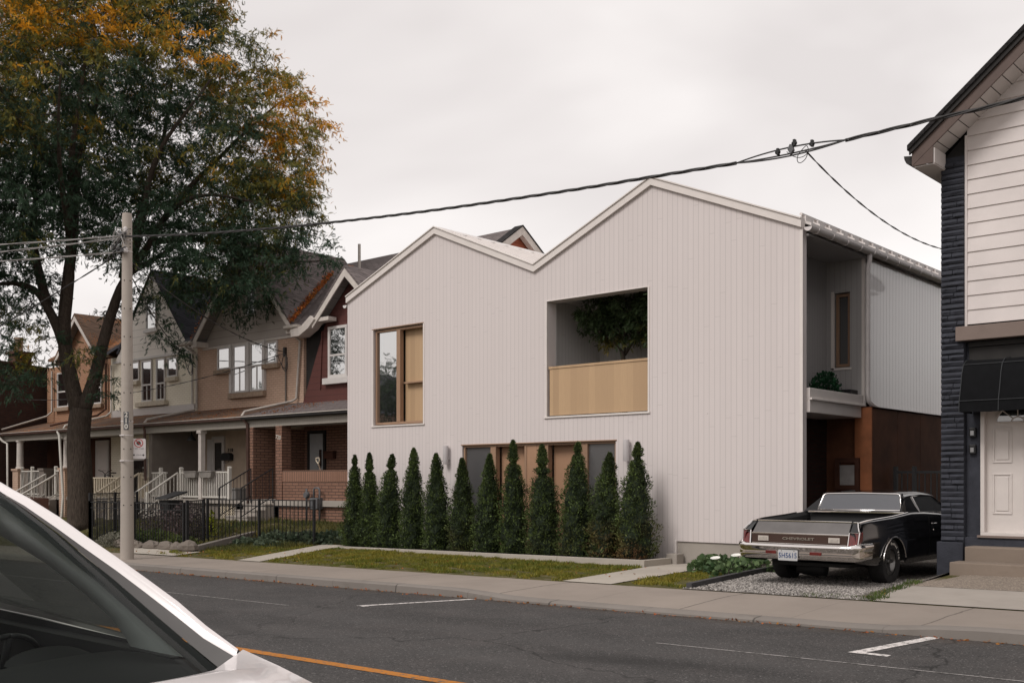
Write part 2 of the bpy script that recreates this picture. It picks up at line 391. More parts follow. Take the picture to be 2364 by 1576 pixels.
M['bronze'] = m_plain('weathered_steel', (.24, .085, .035), .85, .35, 2.2, .3, 40)
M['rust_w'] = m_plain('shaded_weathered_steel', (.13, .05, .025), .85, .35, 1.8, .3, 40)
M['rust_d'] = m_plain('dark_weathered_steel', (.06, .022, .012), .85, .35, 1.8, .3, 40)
M['black_cloth'] = m_plain('black_canvas', (.004, .0042, .005), .9, .2, 8, 0, 60, 0, .15)
M['navy'] = m_plain('blue_grey_paint', (.038, .040, .050), .8, .2, 5, .5, 40, 0, .2)
M['white_lap'] = m_plain('white_siding', (.60, .545, .525), .55, .07, 1.6)
M['soffit'] = m_plain('soffit_metal', (.52, .48, .46), .5, .04)
M['brown_metal'] = m_plain('brown_fascia', (.085, .055, .045), .55, .1)
M['black_roof'] = m_shingle('black_shingle', (.022, .02, .02))
M['beamc'] = m_concrete('lintel_concrete', (.20, .155, .135), stain=.6)
M['grey_gate'] = m_plain('grey_white_box', (.3, .28, .27), .6, .2)
a = N('bark'); X_ = a.noise(7, 8, .65, stretch=(5, 5, .7), dist=.7)
a.bsdf(a.mix(a.ramp(X_, .3, .7), (.028, .021, .016), (.105, .082, .066)), .95, 0, .2, a.bump(X_, .9, .05)); M['bark'] = a.m

# ------------------------------------------------------------------ ground heights
S = .0116
def sx(X): return S*(max(-110, min(60, X))+8)
def clamp(t): return max(0., min(1., t))
def smooth(t): t = clamp(t); return t*t*(3-2*t)
def gz(X, Y):
    z = sx(X)
    if Y > 13.15:
        z += .03*(min(Y, 17.)-13.15)*clamp((-11-X)/9)
        if X < -21.3:
            z += .47*smooth((-21.3-X)/1.2)*smooth((Y-(16.0 if X > -24.6 else 15.2))/2.6)
        if X > -5.95: z += .045*(min(Y, 17.)-13.15)*clamp((X+5.95)/.3)
    return z
def sheet(name, x0, x1, y0, y1, nx, ny, off, m, zf=gz):
    mb = MB(); vs = []; fs = []
    for j in range(ny+1):
        for i in range(nx+1):
            X = x0+(x1-x0)*i/nx; Y = y0+(y1-y0)*j/ny; vs.append((X, Y, zf(X, Y)+off))
    for j in range(ny):
        for i in range(nx): k = j*(nx+1)+i; fs.append((k, k+1, k+nx+2, k+nx+1))
    mb.add(vs, fs); o = obj(name, mb, m, smooth=True); return o
def poly_sheet(name, quad, n, off, m, zf=gz):
    (a_, b_, c_, d_) = quad; vs = []; fs = []
    for j in range(n+1):
        for i in range(n+1):
            s_, t_ = i/n, j/n
            X = (a_[0]*(1-s_)+b_[0]*s_)*(1-t_)+(d_[0]*(1-s_)+c_[0]*s_)*t_
            Y = (a_[1]*(1-s_)+b_[1]*s_)*(1-t_)+(d_[1]*(1-s_)+c_[1]*s_)*t_
            vs.append((X, Y, zf(X, Y)+off))
    for j in range(n):
        for i in range(n): k = j*(n+1)+i; fs.append((k, k+1, k+n+2, k+n+1))
    mb = MB().add(vs, fs); return obj(name, mb, m, smooth=True)

a = N('lawn_soil'); f = a.ramp(a.noise(2.2, 6, .65), .35, .65); pz_ = a.ramp(a.noise(4.5, 5, .7, stretch=(.6, 1.6, 1)), .55, .64)
M['lawn'] = (a.bsdf(a.mix(pz_, a.mix(f, (.060, .056, .022), (.10, .088, .03)), (.19, .16, .125)), .95, 0, .1, a.bump(a.noise(30, 4), .6, .03)), a.m)[1]
a = N('gravel'); v = a.n('ShaderNodeTexVoronoi'); v.inputs['Scale'].default_value = 34; a.l(a.co(), v.inputs['Vector'])
sp = a.n('ShaderNodeSeparateColor'); a.l(v.outputs['Color'], sp.inputs[0])
gcol = a.mix(sp.outputs[0], (.10, .09, .08), (.37, .33, .295)); gcol = a.mix(a.ramp(v.outputs['Distance'], .35, .7, 0, .8), gcol, (.05, .043, .038))
gcol = a.mix(a.ramp(a.noise(1.2, 4), .4, .75, 0, .35), gcol, (.14, .12, .10))
a.bsdf(gcol, .9, 0, .25, a.bump(a.math('SUBTRACT', 1., v.outputs['Distance']), 1., .03)); M['gravel'] = a.m

# base ground, far beyond everything
g = MB(); n_ = 60; L = 700
def base_z(X, Y): return sx(X) - .30 - (0.0 if Y < 14 else 0)
vs = []; fs = []
xs = [-L, -400, -200, -120, -100, -80, -60, -40, -30, -20, -10, 0, 10, 20, 40, 60, 120, 300, L]; ys = [-L, -300, -100, -40, -10, 0, 11, 14, 30, 60, 120, 300, L]
for y in ys:
    for x in xs: vs.append((x, y, base_z(x, y)))
for j in range(len(ys)-1):
    for i in range(len(xs)-1): k = j*len(xs)+i; fs.append((k, k+1, k+len(xs)+1, k+len(xs)))
struct(obj('ground', MB().add(vs, fs), M['lawn']))
road_z = lambda X, Y: sx(X)-.12+.018*(1-abs(Y-6.2)/5.2)
struct(sheet('road', -130, 60, 1.15, 11.25, 60, 8, 0, M['asphalt'], lambda X, Y: sx(X)-.12))
# kerb + sidewalk (a real step; lowered across the driveway)
def kerb_drop(X): return .075*smooth((X+11.2)/1.5)*smooth((-3.6-X)/1.2) if X < -3.6 else 0
vs = []; fs = []; kx = [-130+i*.5 for i in range(381)]
for X in kx:
    d = kerb_drop(X); z = sx(X)
    vs += [(X, 11.235, z-.25), (X, 11.25, z-.02-d*1.0), (X, 11.29, z-d), (X, 11.46, z-d*.85)]
for i in range(len(kx)-1):
    for j in range(3): k = i*4+j; fs.append((k, k+4, k+5, k+1))
struct(obj('kerb', MB().add(vs, fs), M['kerb'], smooth=True, angle=40))
def walk_z(X, Y): return sx(X)-kerb_drop(X)*.85*clamp((12.6-Y)/1.15)
struct(sheet('sidewalk', -130, 60, 11.46, 13.15, 380, 4, 0, M['sidewalk'], walk_z))
struct(sheet('near_sidewalk', -130, 60, -3.5, 1.15, 60, 2, 0.0, M['sidewalk'], lambda X, Y: sx(X)))
struct(sheet('yard_ground', -60, 30, 13.15, 34, 180, 60, 0, M['lawn']))
# paths, apron, driveway
struct(poly_sheet('left_path', [(-19.4, 13.16), (-18.6, 13.16), (-20.45, 17.0), (-21.3, 17.0)], 8, .012, M['path']))
struct(poly_sheet('right_path', [(-10.5, 13.16), (-9.55, 13.16), (-10.2, 17.55), (-11.3, 17.55)], 8, .012, M['path']))
struct(poly_sheet('gravel_driveway', [(-8.3, 13.16), (-5.5, 13.16), (-5.95, 26), (-9.6, 26)], 16, .010, M['gravel']))
struct(poly_sheet('entry_apron', [(-5.45, 13.16), (6, 13.16), (6, 14.7), (-5.64, 14.7)], 20, .014, M['concrete']))
struct(poly_sheet('aggregate_apron', [(-5.64, 14.71), (6, 14.71), (6, 17.2), (-5.93, 17.2)], 20, .016, M['aggregate']))
struct(poly_sheet('neighbour_path', [(-24.2, 13.16), (-21.9, 13.16), (-22.3, 14.1), (-26.6, 14.5)], 12, .02, M['path']))
# painted markings, 4 mm above the asphalt
def ribbon(name, pts, w, m, label_z=.004):
    mb = MB()
    for (x0, y0), (x1, y1) in zip(pts, pts[1:]):
        d = Vector((x1-x0, y1-y0)).normalized(); nx, ny = -d.y*w/2, d.x*w/2; q = []
        for X, Y in ((x0+nx, y0+ny), (x0-nx, y0-ny), (x1-nx, y1-ny), (x1+nx, y1+ny)): q.append((X, Y, sx(X)-.12+label_z))
        mb.poly(q)
    return struct(obj(name, mb, m))
ribbon('centre_line', [(-128, 6.2), (-60, 6.2), (-30, 6.2), (-12, 6.2), (0, 6.2), (40, 6.2)], .135, M['yellow_line'])
ribbon('lane_line', [(-30, 9.08), (-12.06, 9.02)], .028, M['faint_line'])
ribbon('lane_line', [(-6.05, 9.12), (30, 9.25)], .03, M['faint_line'])
mk = MB()
def stall(x0, y0, x1, y1, w, tail):
    z = lambda X: sx(X)-.12+.006
    mk.poly([(x0-w/2, y0, z(x0)), (x0+w/2, y0, z(x0)), (x1+w/2, y1, z(x1)), (x1-w/2, y1, z(x1))])
    mk.poly([(x0+w/2, y0, z(x0)), (x0+tail, y0, z(x0)), (x0+tail, y0+.1, z(x0)), (x0+w/2, y0+.1, z(x0))])
stall(-11.2, 9.55, -10.55, 11.15, .1, .0+.12); stall(-4.2, 9.70, -3.98, 11.2, .13, .32)
struct(obj('parking_marking', mk, M['white_line']))

# ------------------------------------------------------------------ wall builder
def wall(mb, P, us, zb, zt, holes=(), depth=.2, mi=0, mr=None, back=True):
    """P(u, d, z) -> xyz; a wall face at d=0 with real reveals going in to d=depth. us: breakpoints where the top changes slope"""
    mr = mi if mr is None else mr
    br = sorted(set(list(us)+[h[0] for h in holes]+[h[1] for h in holes]))
    for u0, u1 in zip(br, br[1:]):
        um = (u0+u1)/2; hs = sorted([h for h in holes if h[0] < um < h[1]], key=lambda h: h[2])
        segs = []; cb = (zb(u0), zb(u1))
        for h in hs:
            if h[2] > cb[0]+1e-4: segs.append((cb, (h[2], h[2])))
            cb = (h[3], h[3])
        segs.append((cb, (zt(u0), zt(u1))))
        for (b0, b1), (t0, t1) in segs:
            mb.quad(P(u0, 0, b0), P(u1, 0, b1), P(u1, 0, t1), P(u0, 0, t0), mi)
            if back: mb.quad(P(u1, depth, b1), P(u0, depth, b0), P(u0, depth, t0), P(u1, depth, t1), mi)
    for u0, u1, z0, z1 in holes:
        c = [(u0, z0), (u1, z0), (u1, z1), (u0, z1)]
        for (a0, b0), (a1, b1) in zip(c, c[1:]+c[:1]):
            mb.quad(P(a0, 0, b0), P(a0, depth, b0), P(a1, depth, b1), P(a1, 0, b1), mr)
    for u in (us[0], us[-1]): mb.quad(P(u, 0, zb(u)), P(u, depth, zb(u)), P(u, depth, zt(u)), P(u, 0, zt(u)), mi)
def interp(pts):
    def f(u):
        for (a0, b0), (a1, b1) in zip(pts, pts[1:]):
            if u <= a1: return b0+(b1-b0)*(u-a0)/(a1-a0)
        return pts[-1][1]
    return f
def PY(Y): return lambda u, d, z: (u, Y+d, z)      # faces the street
def PX(X): return lambda u, d, z: (X-d, u, z)      # faces +X
def frame(mb, x0, x1, z0, z1, y0, y1, w, mi=0):
    mb.box(x0, x1, y0, y1, z0, z0+w, mi); mb.box(x0, x1, y0, y1, z1-w, z1, mi)
    mb.box(x0, x0+w, y0, y1, z0+w, z1-w, mi); mb.box(x1-w, x1, y0, y1, z0+w, z1-w, mi)

# ------------------------------------------------------------------ the white gabled house
FY = 17.6; BX = -8.57
H = thing('modern_house', 'large white board-clad house with two sharp gables and a timber-faced loggia', 'house', (-14.8, 17.6, 0))
prof = [(-21.07, 6.12), (-17.86, 7.40), (-14.80, 6.10), (-11.77, 7.42), (-8.57, 6.08)]
zt = interp(prof)
zb = lambda u: .0 if u < -11.25 else .40
holes = [(-20.07, -18.28, 2.95, 5.34), (-14.46, -11.86, 2.95, 5.42), (-16.99, -12.65, .12, 2.39)]
mb = MB()
wall(mb, PY(FY), [-21.07, -17.86, -14.8, -11.77, -11.2], lambda u: 0., zt, holes, .30)
wall(mb, PY(FY), [-11.2, -8.57], lambda u: .40, zt, [], .16)
obj('front_wall', mb, M['boards'], H)
obj('foundation', MB().box(-11.2, -8.6, FY+.03, FY+.3, -.2, .398), M['concrete'], H, bevel=.006)
obj('corner_trim', MB().box(-11.235, -11.19, FY-.02, FY+.1, -.1, .42).box(-8.62, -8.56, FY-.012, FY+.005, .38, 6.05), M['trim'], H)
# roof: rake flashing along the profile, metal planes running back, standing seams
DEP = 33.
rk = MB()
for (x0, z0), (x1, z1) in zip(prof, prof[1:]):
    rk.prism([(x0, z0+.0), (x1, z1+.0), (x1, z1+.15), (x0, z0+.15)], 'y', FY-.06, FY+.10)
    rk.prism([(x0, z0+.15), (x1, z1+.15), (x1, z1+.175), (x0, z0+.175)], 'y', FY-.085, FY+.10)
obj('rake_flashing', rk, M['trim'], H)
rf = MB()
for k, ((x0, z0), (x1, z1)) in enumerate(zip(prof, prof[1:])):
    if k == 3: x1 += .12; z1 -= .05
    rf.prism([(x0, z0+.09), (x1, z1+.09), (x1, z1+.14), (x0, z0+.14)], 'y', FY+.102, DEP)
    for i in range(31):      # seams run up the slope
        y = FY+.45+i*.5
        rf.prism([(x0, z0+.14), (x1, z1+.14), (x1, z1+.175), (x0, z0+.175)], 'y', y, y+.02)
obj('metal_roof', rf, M['wmetal'], H)
rc = MB()
for y in [FY+.2+i*.5 for i in range(30)]: rc.box(-8.72, -8.60, y, y+.30, 6.235, 6.34)
rc.tube([(-8.66, FY+.12, 6.36), (-8.66, DEP, 6.36)], .03, 6)
obj('snow_guard', rc, M['wmetal'], H)
obj('ridge_cap', MB().prism([(-17.98, 7.50), (-17.86, 7.585), (-17.74, 7.50)], 'y', FY+.1, DEP).prism([(-11.89, 7.52), (-11.77, 7.60), (-11.65, 7.52)], 'y', FY+.1, DEP), M['wmetal'], H)
def half_gutter(mb, x, z, y0, y1, r=.075):
    n = 10; ro = [[(x+r*math.cos(math.pi+math.pi*j/n), y, z+r*math.sin(math.pi+math.pi*j/n)) for j in range(n+1)] for y in (y0, y1)]
    ri = [[(x+(r-.006)*math.cos(math.pi+math.pi*j/n), y, z+(r-.006)*math.sin(math.pi+math.pi*j/n)) for j in range(n+1)] for y in (y0, y1)]
    mb.loft(ro, False); mb.loft(ri, False)
    mb.poly(ro[0])
    for y in np.arange(y0+.3, y1, .62): mb.tube([(x+(r+.008)*math.cos(math.pi+math.pi*j/n), y, z+(r+.008)*math.sin(math.pi+math.pi*j/n)) for j in range(n+1)], .008, 4)
for q in (-8.46, -21.17): g = MB(); half_gutter(g, q, 6.08, FY-.01, DEP); obj('gutter', g, M['gutterw'], H, smooth=True, angle=50)
g = MB(); g.tube([(-8.46, 20.28, 6.02), (-8.46, 20.28, 5.9), (-8.49, 20.26, 5.75), (-8.49, 20.26, 3.28), (-8.48, 20.28, 3.14), (-8.44, 20.40, 3.06), (-8.42, 20.5, 3.03)], .048, 12)
for z in (5.0, 3.75): g.lathe([(.054, 0), (.054, .03)], (-8.49, 20.26, z), 12)
obj('downpipe', g, M['gutterw'], H, smooth=True, angle=50)
# side walls, back wall
g = MB(); wall(g, PX(BX), [20.325, DEP], lambda u: 3.02, lambda u: 6.0, [], .2)
w_ = N('white_rib_metal'); X = w_.xyz(); q = w_.math('FRACT', w_.math('DIVIDE', X[1], .165)); rb = w_.math('MULTIPLY', w_.ramp(q, 0, .1), w_.ramp(q, .2, .1))
w_.bsdf(w_.mix(rb, (.60, .56, .55), (.46, .43, .42)), .22, .0, .9, w_.bump(rb, .4, .010), .5); M['ribmetal'] = w_.m
obj('side_cladding', g, M['ribmetal'], H)
obj('base_drip', MB().box(BX-.1, BX+.03, 20.5, DEP, 2.995, 3.018), M['gutterw'], H)
g = MB(); g.quad((-21.07, FY, -.4), (-21.07, DEP, -.4), (-21.07, DEP, 6.12), (-21.07, FY, 6.12)); g.poly([(-21.07, DEP, 0), (-8.57, DEP, 0)]+[(x, DEP, z) for x, z in prof[::-1]])
obj('rear_wall', g, M['boards_y'], H)
# recessed bay beside the right corner
RX = -9.36; RY = 20.30
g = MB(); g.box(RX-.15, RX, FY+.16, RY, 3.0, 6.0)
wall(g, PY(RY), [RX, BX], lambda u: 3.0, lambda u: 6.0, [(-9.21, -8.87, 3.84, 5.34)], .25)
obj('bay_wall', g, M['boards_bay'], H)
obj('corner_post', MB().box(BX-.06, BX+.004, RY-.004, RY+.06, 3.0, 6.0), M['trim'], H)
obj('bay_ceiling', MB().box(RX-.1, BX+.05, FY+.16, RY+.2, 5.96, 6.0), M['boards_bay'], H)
g = MB(); frame(g, -9.19, -8.89, 3.86, 5.32, RY+.07, RY+.16, .055); fo = obj('window_frame', g, M['oak_frame'], H)
obj('window_pane', MB().box(-9.14, -8.94, RY+.11, RY+.12, 3.91, 5.27), M['glassd'], fo)
# window sill/trim of bay window
obj('window_trim', MB().box(-9.26, -9.20, RY-.015, RY+.03, 3.80, 5.37).box(-9.26, -8.84, RY-.015, RY+.03, 3.79, 3.835), M['trim'], H)
# canopy slab over the side entry, brick wall below
g = MB().box(RX, BX+.06, FY+.17, 20.05, 2.80, 3.02).box(RX, BX+.10, FY+.17, 20.12, 3.021, 3.06).box(BX-.05, BX+.06, FY+.17, 20.1, 3.061, 3.24)
obj('canopy', g, M['trim'], H, bevel=.006)
obj('brick_return', MB().box(RX-.2, RX+.01, FY+.33, RY-.01, -.2, 2.79), M['dark_brick'], H)
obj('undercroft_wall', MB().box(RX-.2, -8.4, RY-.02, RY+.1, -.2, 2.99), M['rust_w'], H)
# big weathered-steel enclosure along the drive
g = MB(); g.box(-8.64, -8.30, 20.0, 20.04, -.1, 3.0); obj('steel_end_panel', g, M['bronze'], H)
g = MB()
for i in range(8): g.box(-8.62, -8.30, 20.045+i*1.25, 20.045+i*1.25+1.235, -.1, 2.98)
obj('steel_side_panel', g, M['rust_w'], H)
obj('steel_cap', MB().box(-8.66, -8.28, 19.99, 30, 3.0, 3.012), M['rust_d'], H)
# --- upper left window: oak frame, tall pane, two oak panels with a shelf rail
g = MB(); frame(g, -20.05, -18.30, 2.97, 5.32, FY+.05, FY+.16, .055); g.box(-19.27, -19.14, FY+.04, FY+.16, 3.025, 5.265)
wf = obj('window_frame', g, M['oak_frame'], H, bevel=.004)
obj('window_pane', MB().box(-19.995, -19.27, FY+.10, FY+.11, 3.025, 5.265), M['glass'], wf)
obj('window_panel', MB().box(-19.14, -18.30, FY+.22, FY+.25, 2.97, 5.32), M['oak'], wf)
obj('window_rail', MB().box(-19.06, -18.29, FY+.09, FY+.219, 3.95, 3.985), M['oak_frame'], wf)
obj('window_sill', MB().box(-20.14, -18.23, FY-.03, FY+.05, 2.915, 2.949), M['trim'], H)
obj('window_head', MB().box(-20.12, -18.26, FY-.015, FY+.02, 5.341, 5.36), M['oak_frame'], H)
for q in (-20.12, -18.282): obj('window_casing', MB().box(q, q+.045, FY-.012, FY+.02, 2.95, 5.34), M['trim'], H)
# --- loggia
LD = 2.3
g = MB(); x0, x1, z0, z1 = -14.46, -11.86, 2.95, 5.42
g.box(-14.75, x0+.0, FY+.301, FY+.32, 2.9, 5.6)               # inner face beside the opening
g.quad((-14.75, FY+.32, 2.9), (-14.75, FY+LD, 2.9), (-14.75, FY+LD, 5.55), (-14.75, FY+.32, 5.55))
g.quad((-14.75, FY+LD, 2.9), (-10.9, FY+LD, 2.9), (-10.9, FY+LD, 5.9), (-14.75, FY+LD, 5.9))
g.quad((-10.9, FY+LD, 2.9), (-10.9, FY+.32, 2.9), (-10.9, FY+.32, 5.9), (-10.9, FY+LD, 5.9))
obj('loggia_wall', g, M['boards_in'], H)
obj('loggia_ceiling', MB().box(-14.75, -10.9, FY+.325, FY+LD, 5.55, 5.6), M['boards_in'], H)
obj('loggia_floor', MB().box(-14.75, -10.9, FY+.31, FY+LD, 2.85, 2.9), M['concrete'], H)
g = MB().box(x0+.05, x1-.02, FY+.03, FY+.09, z0+.02, 3.97); bal = obj('balustrade', g, M['oak'], H)
obj('balustrade_rail', MB().box(x0+.03, x1-.005, FY+.015, FY+.13, 3.971, 4.02), M['oak'], bal)
obj('loggia_sill', MB().box(x0-.07, x1+.05, FY-.03, FY+.1, z0-.035, z0+.0), M['trim'], H)
obj('loggia_casing', MB().box(x0-.035, x0+.002, FY-.014, FY+.02, z0, z1).box(x1-.002, x1+.035, FY-.014, FY+.02, z0, z1).box(x0-.035, x1+.035, FY-.014, FY+.02, z1, z1+.02), M['trim'], H)
# --- ground-floor entry
ex0, ex1, ez0, ez1 = -16.99, -12.65, .12, 2.39
g = MB(); frame(g, ex0+.01, ex1-.01, ez0, ez1-.005, FY+.04, FY+.18, .045)
for a_, b_ in ((-16.14, -15.98), (-15.13, -15.07), (-14.52, -14.46), (-13.56, -13.40)): g.box(a_, b_, FY+.035, FY+.18, ez0+.045, ez1-.05)
ef = obj('entry_frame', g, M['oak_frame'], H, bevel=.004)
obj('entry_panel', MB().box(-15.07, -14.52, FY+.05, FY+.12, ez0+.045, ez1-.05), M['oak_door'], ef)
for nm, a_, b_ in (('door', -15.98, -15.13), ('door', -14.46, -13.56)):
    d_ = obj(nm, MB().box(a_, b_, FY+.24, FY+.285, ez0+.03, ez1-.03), M['oak_door'], H)
    obj('door_lever', MB().tube([(a_+.09, FY+.24, 1.12), (a_+.09, FY+.19, 1.12), (a_+.2, FY+.19, 1.12)], .012, 6).lathe([(.03, 0), (.03, .01)], (a_+.09, FY+.229, 1.12), 10, 'y'), M['chrome'], d_)
for a_, b_ in ((ex0+.055, -16.14), (-13.40, ex1-.055)): obj('sidelight_pane', MB().box(a_, b_, FY+.09, FY+.10, ez0+.045, ez1-.05), M['frost'], ef)
obj('entry_head', MB().box(ex0-.03, ex1+.03, FY-.015, FY+.03, ez1, ez1+.022), M['oak_frame'], H)
obj('door_step', MB().box(-16.2, -13.3, FY-.35, FY-.001, -.1, .11), M['concrete'], H, bevel=.01)
for k, (x, z, lb) in enumerate(((-17.43, 1.96, 'slim white wall lamp left of the timber entry'), (-12.32, 1.97, 'slim white wall lamp right of the timber entry'))):
    t = thing('wall_lamp', lb, 'lamp', (x, FY, z), 'wall lamps flanking the entry')
    obj('lamp_body', MB().lathe([(.0, 0), (.062, 0), (.065, .01), (.065, .42), (.062, .43), (0, .43)], (x, FY-.10, z), 18), M['lampw'], t, smooth=True, angle=40)
    obj('mounting_plate', MB().box(x-.045, x+.045, FY-.04, FY-.001, z+.1, z+.33), M['lampw'], t, bevel=.004)
# --- concrete planter in front
pz = lambda X: .10+.0105*(X+10.8)
t = thing('concrete_planter', 'long low concrete planter kerb filled with dark soil under the cedars', 'planter', (-15.5, 16.4, 0))
pts = [-20.35, -18, -15.6, -13.2, -11.12]
g = MB()
for a_, b_ in zip(pts, pts[1:]):
    vs = []
    for y0, y1 in ((16.38, 16.5),):
        v = [(a_, y0, pz(a_)-.45), (b_-.006, y0, pz(b_)-.45), (b_-.006, y1, pz(b_)-.45), (a_, y1, pz(a_)-.45), (a_, y0, pz(a_)), (b_-.006, y0, pz(b_)), (b_-.006, y1, pz(b_)), (a_, y1, pz(a_))]
        g.add(v, [(0,3,2,1),(4,5,6,7),(0,1,5,4),(1,2,6,5),(2,3,7,6),(3,0,4,7)])
g.box(-11.24, -11.12, 16.505, 17.3, -.3, pz(-11.2)); g.box(-20.35, -20.23, 16.505, 17.58, -.45, pz(-20.3))
obj('planter_wall', g, M['path'], t, bevel=.006)
g = MB(); vs = []; fs = []; random.seed(4)
for j in range(7):
    for i in range(60):
        X = -20.23+8.99*i/59; vs.append((X, 16.5+1.09*j/6, pz(X)-.03+random.uniform(-.02, .02)))
for j in range(6):
    for i in range(59): k = j*60+i; fs.append((k, k+1, k+61, k+60))
obj('planter_soil', g.add(vs, fs), M['soil'], t)
tag(obj('concrete_block', MB().box(-11.26, -11.02, 17.32, 17.58, -.1, .17), M['concrete'], bevel=.01), 'small square concrete pier at the right end of the planter', 'block')

# ------------------------------------------------------------------ white-sided corner building on the right
RB = thing('corner_building', 'white lap-sided building with a dark stone pier, black awning and panelled white door', 'building', (-5.5, 17, 0))
SY = 16.96
LX, PXR = -5.90, -5.55
slope = (8.07-6.73)/(6.17-4.55)
rz = lambda X: 6.73+slope*(X+6.17)          # top edge of the rake
# pier of split-face stone courses: every course its own depth, one mesh
random.seed(11); g = MB(); z = .62; i = 0
while z < 6.45:
    h = .088; n = random.choice((1, 2)); cuts = [LX] + ([random.uniform(LX+.1, PXR-.1)] if n == 2 else []) + [PXR]
    for a_, b_ in zip(cuts, cuts[1:]):
        d = random.uniform(.0, .028); m_ = random.uniform(.3, .7)
        # craggy face: four-point ridge
        x_ = [a_+.004, a_+(b_-a_)*.3, a_+(b_-a_)*m_, b_-.004]; dd = [d*.3, d+random.uniform(-.01, .02), d*.6+random.uniform(0, .02), d*.4]
        zz = [z+.006, z+h*.45+random.uniform(-.015, .015), z+h-.006]
        vs = []
        for q, zq in enumerate(zz):
            for xq, dq in zip(x_, dd): vs.append((xq, 16.90-(dq+.012 if q == 1 else dq*.45), zq))
        for xq in x_: vs.append((xq, 16.95, z+h-.002))
        for xq in x_: vs.append((xq, 16.95, z+.002))
        fs = []
        for r_ in range(2):
            for c_ in range(3): k = r_*4+c_; fs.append((k, k+1, k+5, k+4))
        for c_ in range(3): fs.append((8+c_, 9+c_, 13+c_, 12+c_)); fs.append((16+c_, 17+c_, 1+c_, c_))
        fs += [(16, 0, 4), (16, 4, 8), (16, 8, 12), (3, 19, 7), (7, 19, 11), (11, 19, 15)]
        g.add(vs, fs)
    z += h; i += 1
g.box(LX, PXR, 16.925, 17.3, .5, 6.6)
# stone face turns the corner on the driveway side
z = .62
while z < 6.45:
    for k in range(5): 
        y0 = 16.96+k*.42; g.box(LX-random.uniform(.004, .022), LX, y0+.004, y0+.414, z+.006, z+.082)
    z += .088
obj('stone_pier', g, M['navy'], RB)
obj('pier_base', MB().box(LX-.05, PXR+.0, 16.84, 17.3, -.1, .62), M['navy'], RB, bevel=.012)
g = MB(); g.quad((LX, 16.95, -.2), (LX, 27, -.2), (LX, 27, 6.5), (LX, 16.95, 6.5)); obj('side_wall', g, M['navy'], RB)
# lap siding in real tilted courses
g = MB(); z = 3.98; ch = .2235
while z < 13:
    def xr(zz): return max(-5.52, (zz+.12-6.73)/slope-6.17)
    xa, xb = xr(z), xr(min(z+ch, 13)); R_ = 1.2
    if xa < R_:
        g.quad((xa, SY-.022, z), (R_, SY-.022, z), (R_, SY-.004, z+ch), (xb, SY-.004, z+ch)); g.quad((xa, SY, z), (R_, SY, z), (R_, SY-.022, z), (xa, SY-.022, z))
    z += ch
obj('lap_siding', g, M['white_lap'], RB)
obj('siding_edge_trim', MB().box(-5.55, -5.515, SY-.035, SY+.01, 3.95, 6.9), M['white_lap'], RB)
obj('lintel', MB().box(-5.65, 1.2, 16.80, 17.0, 3.72, 3.94), M['beamc'], RB, bevel=.008)
# recess wall round the door
g = MB(); wall(g, PY(17.02), [PXR, 1.2], lambda u: .3, lambda u: 3.72, [(-5.33, -4.30, .74, 2.86)], .2); obj('door_wall', g, M['navy'], RB)
obj('transom_panel', MB().box(-5.50, 1.2, 16.975, 17.015, 3.40, 3.62).box(-5.50, 1.2, 16.95, 17.012, 3.63, 3.70), M['dark'], RB)
obj('threshold_wall', MB().box(PXR, 1.2, 16.93, 17.01, .1, .70), M['navy'], RB, bevel=.006)
g = MB(); frame(g, -5.33, -4.30, .72, 2.86, 16.96, 17.12, .06); df = obj('door_frame', g, M['door_w'], RB, bevel=.004)
g = MB().box(-5.27, -4.36, 17.07, 17.11, .76, 2.80); dr = obj('door', g, M['door_w'], RB)
g = MB()
for (a_, b_) in ((-5.18, -4.90), (-4.73, -4.45)):
    for (c_, d_) in ((1.06, 1.68), (1.84, 2.38)):
        frame(g, a_, b_, c_, d_, 17.055, 17.069, .025); g.box(a_+.05, b_-.05, 17.058, 17.069, c_+.05, d_-.05)
obj('door_panel', g, M['door_w'], dr, bevel=.005)
g = MB(); cx, cz, rr = -4.815, 2.46, .31
arc = [(cx+rr*math.cos(math.pi*i/16), cz+rr*.8*math.sin(math.pi*i/16)) for i in range(17)]
g.prism(arc, 'y', 17.05, 17.069); fl = obj('fanlight', g, M['glassd'], dr)
g = MB()
for i in range(5):
    t_ = math.pi*(i)/4; g.tube([(cx+.09*math.cos(t_), 17.045, cz+.07*math.sin(t_)), (cx+rr*math.cos(t_), 17.045, cz+rr*.8*math.sin(t_))], .008, 6)
g.tube([(cx+.09*math.cos(math.pi*i/12), 17.045, cz+.075*math.sin(math.pi*i/12)) for i in range(13)], .01, 6)
g.tube([(cx+rr*math.cos(math.pi*i/16), 17.045, cz+rr*.8*math.sin(math.pi*i/16)) for i in range(17)]+[(cx-rr, 17.045, cz), (cx+rr, 17.045, cz)], .012, 6)
obj('fanlight_muntin', g, M['door_w'], fl)
obj('door_knob', MB().lathe([(0, -.07), (.03, -.06), (.03, -.03), (.012, -.02), (.03, 0)], (-4.42, 17.06, 1.72), 12, 'y'), M['chrome'], dr, smooth=True)
obj('door_sill', MB().box(-5.36, -4.27, 16.9, 17.1, .702, .735), M['beamc'], RB)
for z in (1.98, 2.24):
    t = thing('wall_box', 'lower small black buzzer box left of the white door' if z < 2.1 else 'upper small black buzzer box left of the white door', 'doorbell', (-5.44, 17, z), 'buzzer boxes beside the white door')
    obj('box_body', MB().box(-5.50, -5.40, 16.96, 17.018, z, z+.15), M['iron'], t, bevel=.012); obj('box_button', MB().box(-5.475, -5.425, 16.95, 16.959, z+.03, z+.10), M['glassd'], t)
